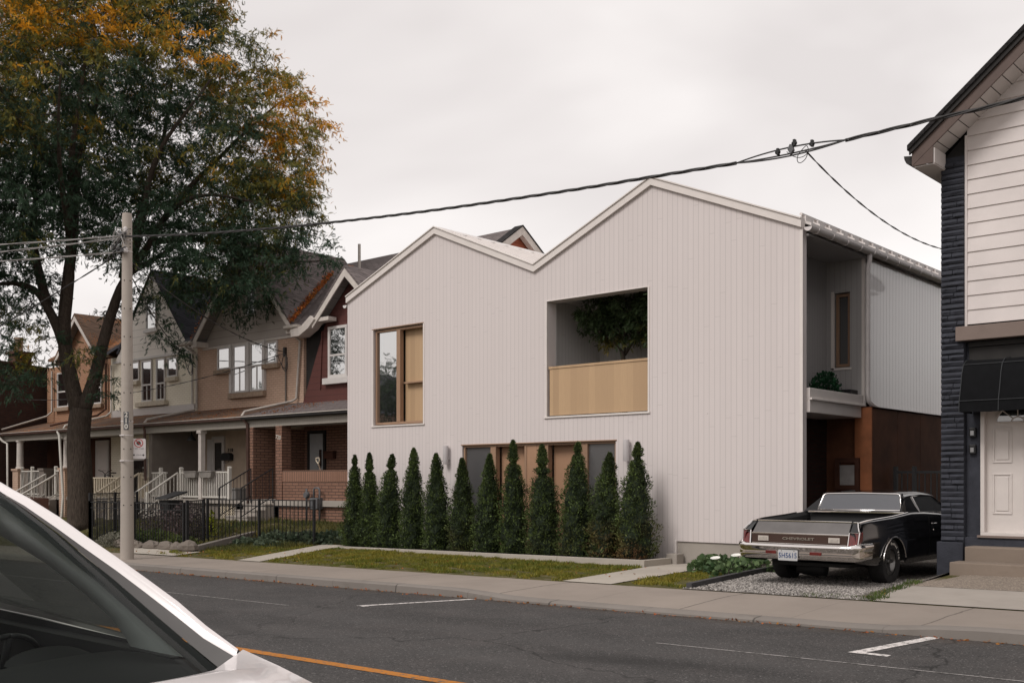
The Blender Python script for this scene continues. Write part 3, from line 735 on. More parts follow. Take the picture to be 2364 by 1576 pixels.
# awning
aw = []
for (y, z) in ((17.0, 3.43), (16.74, 3.40), (16.60, 3.32), (16.53, 3.18), (16.47, 2.95), (16.41, 2.76), (16.40, 2.60)): aw.append((y, z))
t = thing('awning', 'black canvas quarter-round awning over the white door', 'awning', (-5.4, 17, 3))
g = MB(); nX = 8
rings = []
for i in range(nX+1):
    X = -5.46+i*(3.6/nX); rings.append([(X, y, z-.012*abs(math.sin(i*math.pi/2))) for y, z in aw])
g.loft(rings, False); g.poly([(-5.46, y, z) for y, z in aw]+[(-5.46, 17.0, 2.60)][::1])
obj('canopy_cloth', g, M['black_cloth'], t, smooth=True, angle=35)
g = MB()
for X in (-5.46, -4.9, -4.34): g.tube([(X, y-.006, z+.004) for y, z in aw], .007, 5)
for k in (2, 5): g.tube([(-5.46, aw[k][0]-.008, aw[k][1]+.005), (-1.9, aw[k][0]-.008, aw[k][1]+.005)], .006, 5)
M['seam'] = m_plain('awning_seam', (.028, .03, .033), .7, .1)
obj('canopy_seam', g, M['seam'], t)
# steps
t = thing('entry_steps', 'two worn concrete steps below the panelled white door', 'steps', (-5, 16.5, .1))
obj('step', MB().box(-5.52, 1.0, 16.15, 16.55, .0, .36), M['step'], t, bevel=.015); obj('step', MB().box(-5.43, 1.0, 16.55, 16.93, .0, .575), M['step'], t, bevel=.015)
# roof: fascia, soffit, gutter
def rk_pr(x0, x1, lo, hi): return [(x0, rz(x0)+lo), (x1, rz(x1)+lo), (x1, rz(x1)+hi), (x0, rz(x0)+hi)]
RXx = -2.2
obj('roof_shingles', MB().prism(rk_pr(-6.22, RXx, -.02, .06), 'y', 16.33, 27).prism([(RXx, rz(RXx)-.02), (6, rz(RXx)-.02-slope*(6-RXx)), (6, rz(RXx)+.06-slope*(6-RXx)), (RXx, rz(RXx)+.06)], 'y', 16.33, 27), M['black_roof'], RB)
obj('roof_drip_edge', MB().prism(rk_pr(-6.20, RXx, -.10, -.02), 'y', 16.36, 16.40), M['dark'], RB)
g = MB(); g.prism(rk_pr(-6.17, RXx, -.30, -.09), 'y', 16.40, 16.43); obj('rake_fascia', g, M['brown_metal'], RB)
g = MB(); nn = 24
for i in range(nn):
    xa = -5.95+(RXx+5.95)*i/nn; xb = -5.95+(RXx+5.95)*(i+.93)/nn
    g.quad((xa, 16.432, rz(xa)-.285), (xb, 16.432, rz(xb)-.285), (xb, 16.96, rz(xb)-.285), (xa, 16.96, rz(xa)-.285))
    g.quad((xb, 16.432, rz(xb)-.27), ((xb+.02), 16.432, rz(xb+.02)-.27), (xb+.02, 16.96, rz(xb+.02)-.27), (xb, 16.96, rz(xb)-.27))
obj('rake_soffit', g, M['soffit'], RB)
g = MB().prism([(-6.17, 6.43), (-5.85, 6.43), (-5.85, rz(-5.85)-.27), (-6.17, rz(-6.17)-.09)], 'y', 16.405, 16.425)
obj('eave_return', g, M['brown_metal'], RB)
g = MB().box(-6.15, -5.84, 16.43, 27, 6.41, 6.429); obj('eave_soffit', g, M['soffit'], RB)
obj('eave_return_box', MB().box(-5.90, -5.83, 16.43, 16.9, 6.43, 6.66), M['soffit'], RB)
g = MB(); g.prism([(-6.30, 6.56), (-6.27, 6.50), (-6.19, 6.47), (-6.17, 6.47), (-6.17, 6.60), (-6.31, 6.62)], 'y', 16.44, 27); obj('gutter', g, M['dark'], RB)
g = MB(); g.poly([(LX, 17.02, 6.3), (LX, 17.02, 6.62), (-5.5, 17.02, rz(-5.5)-.28), (-2.2, 17.02, rz(-2.2)-.28), (1.2, 17.02, rz(-2.2)-3), (1.2, 17.02, 3.6), (-5.5, 17.02, 3.74)]); obj('gable_backing', g, M['dark'], RB)
g = MB(); g.quad((1.2, 17.03, 0), (1.2, 30, 0), (1.2, 30, 9), (1.2, 17.03, 9)); g.quad((LX, 27, 0), (1.2, 27, 0), (1.2, 27, 8), (LX, 27, 6.5)); obj('far_wall', g, M['white_lap'], RB)

# ------------------------------------------------------------------ terraced houses on the left
def m_lap(name, c, h=.2, rough=.7, line=.35):
    a = N(name); X = a.xyz(); fr = a.math('FRACT', a.math('DIVIDE', a.math('ADD', X[2], 10.), h))
    ln = a.ramp(fr, .0, .07, 1, 0); f = a.ramp(a.noise(2.2, 5), .3, .75)
    col = a.mix(a.math('MULTIPLY', f, .35), c, dk(c, .72)); col = a.mix(ln, col, dk(c, line))
    a.bsdf(col, rough, 0, .3, a.bump(fr, .6, .02)); return a.m
M['lap_tan'] = m_lap('taupe_lap_siding', (.42, .375, .345), .25)
M['lap_white'] = m_lap('white_lap_siding', (.76, .71, .66), .27)
M['lap_red'] = m_lap('red_lap_siding', (.105, .038, .032), .2, .7, .2)
M['soff2'] = m_lap('grey_soffit_boards', (.25, .24, .23), .3)

def window(par, x0, x1, z0, z1, Y=20.8, mf='win_frame', mid=None, split=0, sill=True, gl='glass', name='window', w=.06):
    g = MB(); frame(g, x0, x1, z0, z1, Y-.06, Y-.002, w)
    if mid: g.box(x0+w, x1-w, Y-.055, Y-.01, mid-.03, mid+.03)
    if split: 
        xm = (x0+x1)/2; g.box(xm-.018, xm+.018, Y-.05, Y-.012, z0+w, (mid-.03) if mid else z1-w)
    f = obj(name, g, M[mf], par, bevel=.006)
    obj('pane', MB().box(x0+w, x1-w, Y-.03, Y-.02, z0+w, z1-w), M[gl], f)
    if sill: obj('sill', MB().box(x0-.12, x1+.12, Y-.14, Y-.001, z0-.16, z0-.003), M['stone_sill'], f, bevel=.012)
    return f
def gable_roof(par, xl, xa, xr, ze, za, y0, y1, ov=.0, board=.2, mat='shingle', wallm='lap_tan', yw=20.79, boardm='fascia', th=.09, left_leaves=False):
    g = MB()
    g.prism([(xl, ze), (xa, za), (xa, za+th), (xl-.05, ze+th-.05)], 'y', y0, y1); g.prism([(xr, ze), (xr+.05, ze+th-.05), (xa, za+th), (xa, za)], 'y', y0+.001, y1)
    obj('gable_roof', g, M[mat], par)
    sl = (za-ze)/(xa-xl); sr = (za-ze)/(xr-xa)
    g = MB().prism([(xl, ze-.0), (xa, za), (xa, za-board*1.5), (xl+.02, ze-board*1.1)], 'y', y0+.01, y0+.05).prism([(xr, ze), (xr-.02, ze-board*1.1), (xa, za-board*1.5), (xa, za)], 'y', y0+.011, y0+.051)
    obj('bargeboard', g, M[boardm], par)
    g = MB().quad((xl, y0+.05, ze-.04), (xa, y0+.05, za-.04), (xa, yw, za-.04), (xl, yw, ze-.04)).quad((xr, y0+.05, ze-.04), (xr, yw, ze-.04), (xa, yw, za-.04), (xa, y0+.05, za-.04))
    obj('soffit', g, M['soff2'], par)
    obj('gable_wall', MB().poly([(xl+.15, yw, ze-.12), (xr-.15, yw, ze-.12), (xr-.15, yw, ze+.1), (xa, yw, za-.1), (xl+.15, yw, ze+.1)]), M[wallm], par)
def main_roof(par, x0, x1, mat='shingle', y0=20.83, z0=6.755, yr=24.6, zr=9.36, low=()):
    g = MB().add([(x0, y0, z0), (x1, y0, z0), (x1, yr, zr), (x0, yr, zr), (x0, 2*yr-y0, z0), (x1, 2*yr-y0, z0), (x0, y0, z0-.1), (x1, y0, z0-.1), (x1, 2*yr-y0, z0-.1), (x0, 2*yr-y0, z0-.1)],
        [(0, 1, 2, 3), (3, 2, 5, 4), (6, 7, 1, 0), (4, 5, 8, 9), (7, 8, 5, 2, 1), (9, 6, 0, 3, 4), (9, 8, 7, 6)])
    k = (zr-z0)/(yr-y0)
    for a_, b_ in low: g.add([(a_, 20.32, z0-(y0-20.32)*k), (b_, 20.32, z0-(y0-20.32)*k), (b_, y0-.001, z0), (a_, y0-.001, z0), (a_, 20.32, z0-(y0-20.32)*k-.1), (b_, 20.32, z0-(y0-20.32)*k-.1)], [(0, 1, 2, 3), (4, 5, 1, 0)])
    obj('main_roof', g, M[mat], par)
def porch(par, x0, x1, roofm='shingle_b', gutm='gut_brown', beam='beam', y0=18.78):
    obj('porch_roof', MB().prism([(y0, 3.50), (y0, 3.56), (20.8, 4.06), (20.8, 3.9)], 'x', x0, x1), M[roofm], par)
    obj('porch_beam', MB().box(x0, x1, y0+.1, y0+.28, 3.20, 3.47), M[beam], par)
    obj('porch_ceiling', MB().box(x0, x1, y0+.281, 20.79, 3.30, 3.34), M[beam], par)
    g = MB().prism([(y0-.11, 3.52), (y0-.10, 3.44), (y0-.03, 3.41), (y0+.0, 3.41), (y0+.0, 3.53)], 'x', x0, x1); obj('porch_gutter', g, M[gutm], par)
    obj('gutter_lip', MB().box(x0, x1, y0-.125, y0-.111, 3.505, 3.53), M['gut_light'], par)
def pipe(par, pts, m='gut_light', r=.04, name='downpipe'): return obj(name, MB().tube(pts, r, 10), M[m], par, smooth=True, angle=60)
def balusters(mb, x0, x1, z0, z1, y, step=.115, w=.018, wavy=False):
    n = max(1, int(round((x1-x0)/step)))
    for i in range(n):
        x = x0+(i+.5)*(x1-x0)/n
        if wavy: mb.tube([(x+.03*math.sin(t*5), y, z0+(z1-z0)*t) for t in [k/8 for k in range(9)]], .011, 5)
        else: mb.box(x-w, x+w, y-w, y+w, z0, z1)
def railing(par, x0, x1, y, z0, z1, m, posts=(), wavy=False, w=.018, step=.13, cap=.09):
    g = MB().box(x0, x1, y-.035, y+.035, z1-.05, z1).box(x0, x1, y-.03, y+.03, z0, z0+.05); r_ = obj('railing', g, M[m], par, bevel=.005)
    g = MB(); balusters(g, x0, x1, z0+.05, z1-.05, y, step, w, wavy); obj('balusters', g, M[m], r_)
    for x in posts: obj('railing_post', MB().box(x-.05, x+.05, y-.05, y+.05, z0-.08, z1+.1).prism([(x-.06, z1+.1), (x+.06, z1+.1), (x, z1+.16)], 'y', y-.06, y+.06), M[m], r_, bevel=.004)
def stairs(par, x0, x1, yt, zt_, zb_, n, m, run=.27):
    g = MB(); h = (zt_-zb_)/n
    for i in range(n): 
        g.box(x0, x1, yt-run*(i+1), yt-run*i-.0005, zb_-.3, zt_-h*(i+1)); 
        g.box(x0-.01, x1+.01, yt-run*(i+1)-.025, yt-run*i-.001, zt_-h*(i+1)+.0005, zt_-h*(i+1)+.04)
    return obj('porch_stairs', g, M[m], par)
def stair_rail(par, x, yt, zt_, yb, zb_, m, r=.022, h=.85, n=8, iron=False):
    g = MB(); rr = r
    g.tube([(x, yt, zt_+h), (x, yb, zb_+h)], rr, 8); g.tube([(x, yt, zt_+.1), (x, yb, zb_+.1)], rr*.8, 8)
    g.tube([(x, yt, zt_-.1), (x, yt, zt_+h)], rr, 8); g.tube([(x, yb, zb_-.2), (x, yb, zb_+h+(.0 if iron else .08))], rr*1.3, 8)
    for i in range(1, n): 
        t = i/n; y = yt+(yb-yt)*t; z = zt_+(zb_-zt_)*t; g.tube([(x, y, z+.1), (x, y, z+h)], .008 if iron else .014, 5)
    return obj('stair_rail', g, M[m], par)
def front_door(par, x0, x1, z0, z1, Y, md, light=None, name='door'):
    g = MB(); frame(g, x0-.09, x1+.09, z0, z1+.09, Y-.07, Y-.002, .09); f = obj('door_frame', g, M['win_frame'] if md != 'door_g' else M['dark'], par)
    d_ = obj(name, MB().box(x0, x1, Y-.04, Y-.005, z0+.02, z1), M[md], par)
    if light: obj('door_glass', MB().box(light[0], light[1], Y-.055, Y-.041, light[2], light[3]), M['glassd'], d_)
    obj('door_handle', MB().tube([(x1-.1, Y-.05, z0+1.0), (x1-.1, Y-.1, z0+1.0), (x1-.22, Y-.1, z0+1.0)], .014, 6), M['chrome'], d_)
    return d_

# --- tan house (number 718)
T = thing('row_house', 'tan painted-brick terraced house with steep taupe gable and four-light window', 'house', (-30, 20.8, 0), 'terraced houses left of the white house')
obj('upper_wall', MB().box(-33.08, -27.04, 20.8, 24, 3.9, 6.38), M['tan'], T)
obj('lower_wall', MB().box(-33.08, -27.02, 20.8, 24, .2, 3.899), M['tanp'], T)
obj('party_wall', MB().box(-33.2, -33.0, 19.0, 20.79, .6, 3.3), M['greyp'], T)
main_roof(T, -33.1, -27.05, low=((-33.1, -32.6), (-27.1, -26.9))); gable_roof(T, -32.65, -29.75, -26.95, 6.36, 9.50, 20.28, 24.7)
porch(T, -33.05, -27.38, beam='beam')
obj('frieze', MB().box(-32.7, -27.2, 20.76, 20.799, 6.16, 6.24), M['fascia'], T)
for a_ in ((-31.78, -31.02, 5.40, 6.17, None), (-30.86, -30.08, 4.56, 6.17, 5.40), (-29.86, -29.12, 4.56, 6.17, 5.40), (-28.98, -28.36, 5.40, 6.13, None)):
    window(T, *a_[:4], mid=a_[4], split=bool(a_[4]), sill=not a_[4])
obj('sill', MB().box(-31.0, -29.0, 20.64, 20.799, 4.36, 4.54), M['stone_sill'], T, bevel=.015)
for q, e_ in ((-31.0, .12), (-30.06, .18), (-29.10, .10)): obj('mullion', MB().box(q, q+e_, 20.70, 20.79, 4.56, 6.2), M['win_frame'], T)
window(T, -30.1, -29.5, 7.1, 8.2, Y=20.79, sill=False, gl='glassd')
g = MB().prism([(20.15, 6.42), (20.16, 6.34), (20.24, 6.30), (20.32, 6.30), (20.32, 6.42)], 'x', -33.35, -32.55).prism([(20.15, 6.42), (20.16, 6.34), (20.24, 6.30), (20.32, 6.30), (20.32, 6.42)], 'x', -27.25, -26.55)
obj('eave_gutter', g, M['gut_light'], T); obj('eave_box', MB().box(-32.7, -32.35, 20.3, 20.78, 6.22, 6.40).box(-27.3, -26.95, 20.3, 20.78, 6.2, 6.38), M['fascia'], T)
pipe(T, [(-33.0, 20.25, 6.3), (-33.0, 20.5, 6.15), (-33.0, 20.72, 6.05), (-33.0, 20.72, 4.15), (-33.1, 20.6, 4.08), (-33.25, 18.95, 3.68), (-33.25, 18.85, 3.55)])
pipe(T, [(-27.15, 20.25, 6.3), (-27.15, 20.5, 6.15), (-27.12, 20.72, 6.0), (-27.3, 20.72, 4.2), (-27.4, 20.6, 4.1), (-27.55, 18.95, 3.70), (-27.55, 18.85, 3.55)])
pipe(T, [(-27.9, 20.75, 5.6), (-27.9, 20.75, 4.1)], 'greyp', .028, 'service_conduit')
pipe(T, [(-33.05, 18.7, 3.45), (-33.1, 18.78, 3.3), (-33.08, 18.8, 1.6)], 'gut_brown', .045)
pipe(T, [(-27.25, 18.7, 3.45), (-27.22, 18.83, 3.3), (-27.2, 18.84, .6)], 'gut_brown', .045)
obj('porch_floor', MB().box(-33.1, -27.1, 18.85, 20.79, .88, 1.0), M['concrete'], T); obj('porch_skirt', MB().box(-33.1, -28.0, 18.95, 19.0, .0, .879), M['greyp'], T)
obj('porch_post', MB().box(-29.99, -29.83, 18.88, 19.04, 1.0, 3.2).box(-30.03, -29.79, 18.84, 19.08, 3.1, 3.2), M['fascia'], T, bevel=.008)
front_door(T, -32.0, -31.45, 1.0, 3.03, 20.8, 'door_w', (-31.93, -31.52, 1.95, 2.9))
obj('door_side_panel', MB().box(-32.38, -32.12, 20.74, 20.8, 1.0, 3.03), M['win_frame'], T)
railing(T, -32.9, -31.98, 18.95, 1.05, 1.88, 'rail_w', (-32.35,)); railing(T, -31.05, -28.32, 18.95, 1.05, 1.88, 'rail_w', (-31.1, -28.35))
stairs(T, -32.0, -31.15, 18.85, 1.0, .25, 4, 'concrete'); stair_rail(T, -31.15, 18.85, 1.0, 17.75, .3, 'rail_w', .03); stair_rail(T, -32.0, 18.85, 1.0, 17.75, .3, 'rail_w', .03)
g = MB()
for k in range(7):
    for j in range(8): g.tube([(-28.9+j*.11, 18.93, .35+k*.08), (-28.82+j*.11, 18.93, .43+k*.08)], .012, 4); g.tube([(-28.82+j*.11, 18.925, .35+k*.08), (-28.9+j*.11, 18.925, .43+k*.08)], .012, 4)
obj('lattice_panel', g, M['rail_c'], T)
nb = text_mb('718', .17, face_neg_y(-31.05, 20.785, 2.63), .01, spacing=1.3); obj('house_number', nb, M['iron'], T)
t = thing('mailbox', 'black mailbox under the number 718', 'mailbox', (-31.1, 20.7, 2.3)); obj('box_body', MB().prism([(-31.37, 2.28), (-30.86, 2.28), (-30.84, 2.46), (-30.95, 2.54), (-31.28, 2.54), (-31.39, 2.46)], 'y', 20.62, 20.78), M['iron'], t, bevel=.012); obj('newspaper_hook', MB().tube([(-31.25, 20.7, 2.28), (-31.25, 20.66, 2.2), (-31.0, 20.66, 2.2), (-31.0, 20.7, 2.28)], .01, 5), M['iron'], t)
t = thing('porch_lamp', 'black lantern hanging from the tan porch ceiling', 'lamp', (-31.9, 19.6, 3.1)); obj('lamp_shade', MB().lathe([(.02, .24), (.03, .2), (.05, .16), (.15, .04), (.15, .0), (.0, .02)], (-31.2, 19.4, 2.92), 12), M['iron'], t, smooth=True, angle=40); obj('lamp_chain', MB().tube([(-31.2, 19.4, 3.14), (-31.2, 19.4, 3.3)], .012, 6), M['iron'], t)
for k, (x, lb) in enumerate(((-30.30, 'grey plastic planter hung on the white rail left of the tan post'), (-29.42, 'grey plastic planter hung on the white rail right of the tan post'))):
    t = thing('rail_planter', lb, 'planter', (x, 18.85, 1.8), 'planters on the white railing'); M.setdefault('plast', m_plain('grey_plastic', (.22, .20, .18), .6, .15))
    obj('planter_box', MB().prism([(x-.36, 1.86), (x-.30, 1.68), (x+.30, 1.68), (x+.36, 1.86)], 'y', 18.76, 18.90), M['plast'], t, bevel=.012); obj('planter_rim', MB().box(x-.38, x+.38, 18.74, 18.92, 1.861, 1.90), M['plast'], t, bevel=.01)
M['blue_cab'] = m_plain('pale_cabinet', (.26, .25, .24), .6, .1)
t = thing('storage_box', 'pale storage box on the tan porch behind the railing', 'box', (-29.3, 19.3, 1.0)); obj('box_body', MB().box(-29.2, -28.4, 19.2, 19.7, 1.0, 1.30), M['blue_cab'], t, bevel=.02); obj('box_lid', MB().box(-29.23, -28.37, 19.17, 19.73, 1.301, 1.36), M['blue_cab'], t, bevel=.015)

# --- red house (number 720), last of the terrace
Rd = thing('row_house', 'terraced house with dark red siding, pink brick porch and black door', 'house', (-24, 20.8, 0), 'terraced houses left of the white house')
obj('upper_wall', MB().box(-27.03, -21.5, 20.9, 24, 3.9, 6.38), M['dark'], Rd)
obj('lower_wall', MB().box(-27.01, -21.5, 20.8, 24, .2, 3.899), M['red_brick'], Rd)
obj('red_cladding', MB().poly([(-26.85, 20.62, 4.0), (-21.5, 20.62, 4.0), (-21.5, 20.74, 6.5), (-23.0, 20.74, 6.6), (-24.4, 20.74, 7.75), (-25.85, 20.74, 6.5)]), M['lap_red'], Rd)
obj('cladding_cheek', MB().poly([(-26.85, 20.62, 4.0), (-25.85, 20.74, 6.5), (-25.9, 20.95, 6.5), (-26.95, 20.95, 4.0)]), M['lap_red'], Rd)
obj('corner_strip', MB().tube([(-25.98, 20.70, 6.2), (-25.98, 20.62, 4.4)], .03, 4), M['lap_red'], Rd)
main_roof(Rd, -27.049, -21.45, low=((-26.9, -25.9),))
g = MB(); g.poly([(-21.44, 20.6, 6.3), (-21.44, 28.6, 6.3), (-21.44, 24.6, 9.22)]); M['lap_brick'] = m_lap('rust_red_siding', (.30, .085, .045), .3); obj('end_gable', g, M['lap_brick'], Rd)
obj('end_bargeboard', MB().prism([(20.3, 6.38), (24.6, 9.38), (24.6, 9.12), (20.3, 6.12)], 'x', -21.36, -21.18).prism([(24.6, 9.38), (28.9, 6.38), (28.9, 6.12), (24.6, 9.12)], 'x', -21.36, -21.181), M['fascia'], Rd)
obj('end_verge', MB().prism([(20.3, 6.42), (24.6, 9.42), (24.6, 9.38), (20.3, 6.38)], 'x', -21.5, -21.15).prism([(24.6, 9.42), (28.9, 6.42), (28.9, 6.38), (24.6, 9.38)], 'x', -21.5, -21.151), M['black_roof'], Rd)
gable_roof(Rd, -25.95, -24.4, -22.85, 6.42, 7.88, 20.25, 23.2, wallm='lap_red', yw=20.7, board=.17)
obj('eave_return', MB().prism([(-26.9, 6.05), (-26.5, 6.05), (-26.05, 6.25), (-25.75, 6.5), (-25.95, 6.62), (-26.4, 6.35), (-26.95, 6.28)], 'y', 20.2, 20.62).box(-25.9, -25.2, 20.3, 20.62, 6.42, 6.54), M['fascia'], Rd, bevel=.01)
window(Rd, -25.6, -24.7, 4.72, 6.28, Y=20.66, mid=5.40, sill=False, w=.09); obj('window_sill', MB().box(-25.75, -24.55, 20.5, 20.68, 4.52, 4.71), M['win_frame'], Rd, bevel=.01)
obj('vent_pipe', MB().tube([(-27.4, 23.4, 8.3), (-27.4, 23.4, 9.55)], .05, 10), M['gut_light'], Rd)
porch(Rd, -27.379, -21.3, 'shingle', 'dark', 'beam')
obj('porch_floor', MB().box(-27.1, -21.3, 18.82, 20.79, .86, 1.03), M['concrete'], Rd); obj('porch_base', MB().box(-25.8, -21.3, 18.92, 20.7, .0, .859), M['red_brick'], Rd)
obj('screen_wall', MB().box(-27.2, -27.0, 18.88, 20.79, .3, 3.2), M['red_brick'], Rd)
obj('brick_pillar', MB().box(-25.86, -25.56, 18.87, 19.2, 1.03, 3.2), M['red_brick'], Rd)
M['soldier'] = m_brick('soldier_brick', (.30, .165, .115), (.26, .14, .095), (.075, .055, .045), bw=.085, bh=.31, mort=.012)
obj('porch_parapet', MB().box(-25.555, -21.3, 18.9, 19.12, 1.03, 1.56), M['red_brick'], Rd); obj('parapet_top', MB().box(-25.555, -21.3, 18.89, 19.13, 1.561, 1.885), M['soldier'], Rd)
front_door(Rd, -26.68, -26.0, 1.03, 3.05, 20.8, 'door_g', (-26.2, -26.08, 2.0, 2.55))
obj('door_rail', MB().box(-26.68, -26.0, 20.735, 20.75, 1.85, 1.9), M['win_frame'], Rd)
stairs(Rd, -26.99, -25.88, 18.82, 1.03, .35, 4, 'concrete', .3)
stair_rail(Rd, -27.0, 18.8, 1.03, 17.7, .45, 'iron', .018, .92, 9, True); stair_rail(Rd, -25.9, 18.8, 1.03, 17.7, .45, 'iron', .018, .92, 9, True)
nb = text_mb('720', .17, Matrix.Translation((-25.72, 18.862, 2.86)) @ Matrix.Rotation(R(90), 4, 'X') @ Matrix.Rotation(R(-8), 4, 'Z'), .008); obj('house_number', nb, M['rail_w'], Rd)
t = thing('mailbox', 'dark brown mailbox right of the grey storm door', 'mailbox', (-25.6, 20.7, 2.4)); obj('box_body', MB().box(-25.88, -25.42, 20.66, 20.79, 2.26, 2.46), M['rust_d'], t, bevel=.012); obj('box_lid', MB().box(-25.9, -25.4, 20.64, 20.79, 2.461, 2.50), M['rust_d'], t, bevel=.008)
t = thing('snow_shovel', 'shovel with a pale D-grip standing behind the pink brick parapet', 'shovel', (-24.5, 19.6, 1)); g = MB().tube([(-24.15, 19.5, 1.03), (-24.40, 19.3, 2.08)], .017, 8); obj('shaft', g, M['stone_sill'], t)
obj('grip', MB().tube([(-24.40, 19.3, 2.07), (-24.49, 19.29, 2.16), (-24.50, 19.29, 2.24), (-24.36, 19.29, 2.25), (-24.34, 19.29, 2.17), (-24.40, 19.3, 2.08)], .016, 6), M['rail_c'], t); obj('blade', MB().prism([(-24.3, 1.04), (-23.95, 1.04), (-23.98, 1.36), (-24.3, 1.36)], 'y', 19.48, 19.5), M['iron'], t)
t = thing('gas_meter', 'grey gas meter with looping pipe in front of the brick porch', 'meter', (-24.6, 18.75, .4))
M['meter'] = m_plain('grey_meter_paint', (.10, .10, .105), .6, .2)
obj('meter_body', MB().box(-23.95, -23.62, 18.62, 18.86, .78, 1.1), M['meter'], t, bevel=.03); obj('regulator', MB().lathe([(.0, 0), (.08, 0), (.10, .04), (.10, .10), (.05, .14), (0, .14)], (-24.2, 18.66, 1.18), 14, 'y'), M['meter'], t)
obj('pipe', MB().tube([(-24.2, 18.72, .3), (-24.2, 18.72, 1.1), (-24.2, 18.72, 1.36)], .03, 8).tube([(-23.9, 18.74, 1.05), (-23.9, 18.74, 1.33), (-23.86, 18.74, 1.38), (-23.68, 18.74, 1.38), (-23.64, 18.74, 1.33), (-23.64, 18.74, .3)], .028, 8), M['meter'], t, smooth=True)

# --- white-gabled cream house
Wh = thing('row_house', 'cream painted-brick terraced house with white steep gable', 'house', (-36, 20.8, 0), 'terraced houses left of the white house')
obj('upper_wall', MB().box(-39.18, -33.10, 20.8, 24, 3.9, 6.38), M['cream'], Wh); obj('lower_wall', MB().box(-39.18, -33.10, 20.8, 24, .2, 3.899), M['cream'], Wh)
main_roof(Wh, -39.2, -33.101, 'shingle_d', low=((-39.2, -38.7), (-33.5, -33.101)))
g = MB().poly([(-38.75, 20.74, 6.22), (-33.35, 20.74, 6.22), (-33.72, 20.74, 6.55), (-34.75, 20.74, 7.75), (-36.05, 20.74, 9.35), (-37.35, 20.74, 7.75), (-38.4, 20.74, 6.55)]); obj('gable_wall', g, M['lap_white'], Wh)
g = MB().prism([(-38.45, 6.5), (-36.05, 9.35), (-36.05, 9.45), (-38.6, 6.5)], 'y', 20.7, 24.7).prism([(-33.6, 6.5), (-33.45, 6.5), (-36.05, 9.45), (-36.05, 9.35)], 'y', 20.701, 24.7); obj('gable_roof', g, M['shingle_d'], Wh)
obj('frieze', MB().box(-38.9, -33.3, 20.72, 20.799, 6.14, 6.22), M['win_frame'], Wh); obj('lead_apron', MB().box(-39.0, -33.2, 20.72, 20.799, 4.05, 4.32), M['soffit'], Wh)
for a_ in ((-37.56, -36.98, 5.38, 6.12, None), (-36.80, -36.08, 4.55, 6.10, 5.18), (-35.78, -35.16, 4.55, 6.10, 5.18), (-35.02, -34.33, 5.36, 6.08, None)): window(Wh, *a_[:4], mid=a_[4], split=bool(a_[4]), sill=False)
M['cream_sill'] = m_plain('cream_stone_sill', (.5, .44, .35), .9, .2, 12, .5)
obj('sill', MB().box(-37.05, -35.0, 20.62, 20.799, 4.36, 4.54).box(-35.0, -34.28, 20.64, 20.799, 5.2, 5.35).box(-37.62, -36.95, 20.64, 20.799, 5.22, 5.37), M['cream_sill'], Wh, bevel=.015)
window(Wh, -36.38, -35.66, 7.2, 8.3, Y=20.74, mid=7.8, sill=False); obj('gable_sill', MB().box(-36.5, -35.55, 20.64, 20.74, 7.1, 7.199), M['win_frame'], Wh)
window(Wh, -37.5, -36.4, 1.1, 2.42, sill=False, gl='glassd')
pipe(Wh, [(-33.28, 20.72, 6.2), (-33.28, 20.72, 4.3)]); pipe(Wh, [(-39.0, 20.72, 6.1), (-39.0, 20.72, 4.3), (-39.0, 20.5, 4.1), (-39.15, 18.95, 3.68), (-39.15, 18.85, 3.5)], 'rail_w')
porch(Wh, -38.95, -33.051); obj('porch_floor', MB().box(-38.95, -33.11, 18.85, 20.79, .88, 1.0), M['concrete'], Wh); obj('porch_skirt', MB().box(-38.95, -33.11, 18.97, 19.0, .0, .879), M['greyp'], Wh)
railing(Wh, -38.8, -34.55, 18.95, .98, 1.72, 'rail_c', (-38.8, -34.55), step=.17, w=.028)
railing(Wh, -33.62, -33.15, 18.95, .98, 1.72, 'rail_c', (-33.6,), step=.17, w=.028); stairs(Wh, -34.5, -33.65, 18.85, 1.0, .2, 4, 'concrete'); stair_rail(Wh, -34.5, 18.85, 1.0, 17.75, .3, 'rail_c', .035, n=5); stair_rail(Wh, -33.6, 18.85, 1.0, 17.75, .3, 'rail_c', .035, n=5)

# --- orange brick house
Pe = thing('row_house', 'orange brick terraced house with brown-roofed porch, left of the tree trunk', 'house', (-42, 20.8, 0), 'terraced houses left of the white house')
obj('upper_wall', MB().box(-44.6, -39.181, 20.8, 24, 3.9, 6.38), M['peach'], Pe); obj('lower_wall', MB().box(-44.6, -39.181, 20.8, 24, .2, 3.899), M['rust_d'], Pe)
main_roof(Pe, -44.6, -39.201, 'shingle_b', zr=9.0); gable_roof(Pe, -43.3, -41.4, -39.5, 6.4, 8.25, 20.4, 23.6, wallm='peach', mat='shingle_b', board=.15)
window(Pe, -40.75, -39.85, 4.65, 6.1, mid=5.3); window(Pe, -43.6, -42.6, 4.65, 6.1, mid=5.3)
pipe(Pe, [(-43.95, 20.7, 6.2), (-43.95, 20.7, 4.5), (-44.0, 20.5, 4.3), (-44.6, 18.9, 3.7)]); pipe(Pe, [(-39.4, 20.7, 6.2), (-39.4, 20.7, 4.4), (-39.5, 20.4, 4.15), (-40.9, 19.2, 3.75)], 'rust_d')
porch(Pe, -44.6, -38.951); obj('porch_floor', MB().box(-44.6, -38.951, 18.85, 20.79, .88, 1.0), M['concrete'], Pe); obj('porch_base', MB().box(-44.6, -38.951, 18.97, 19.0, -.3, .879), M['dark_brick'], Pe)
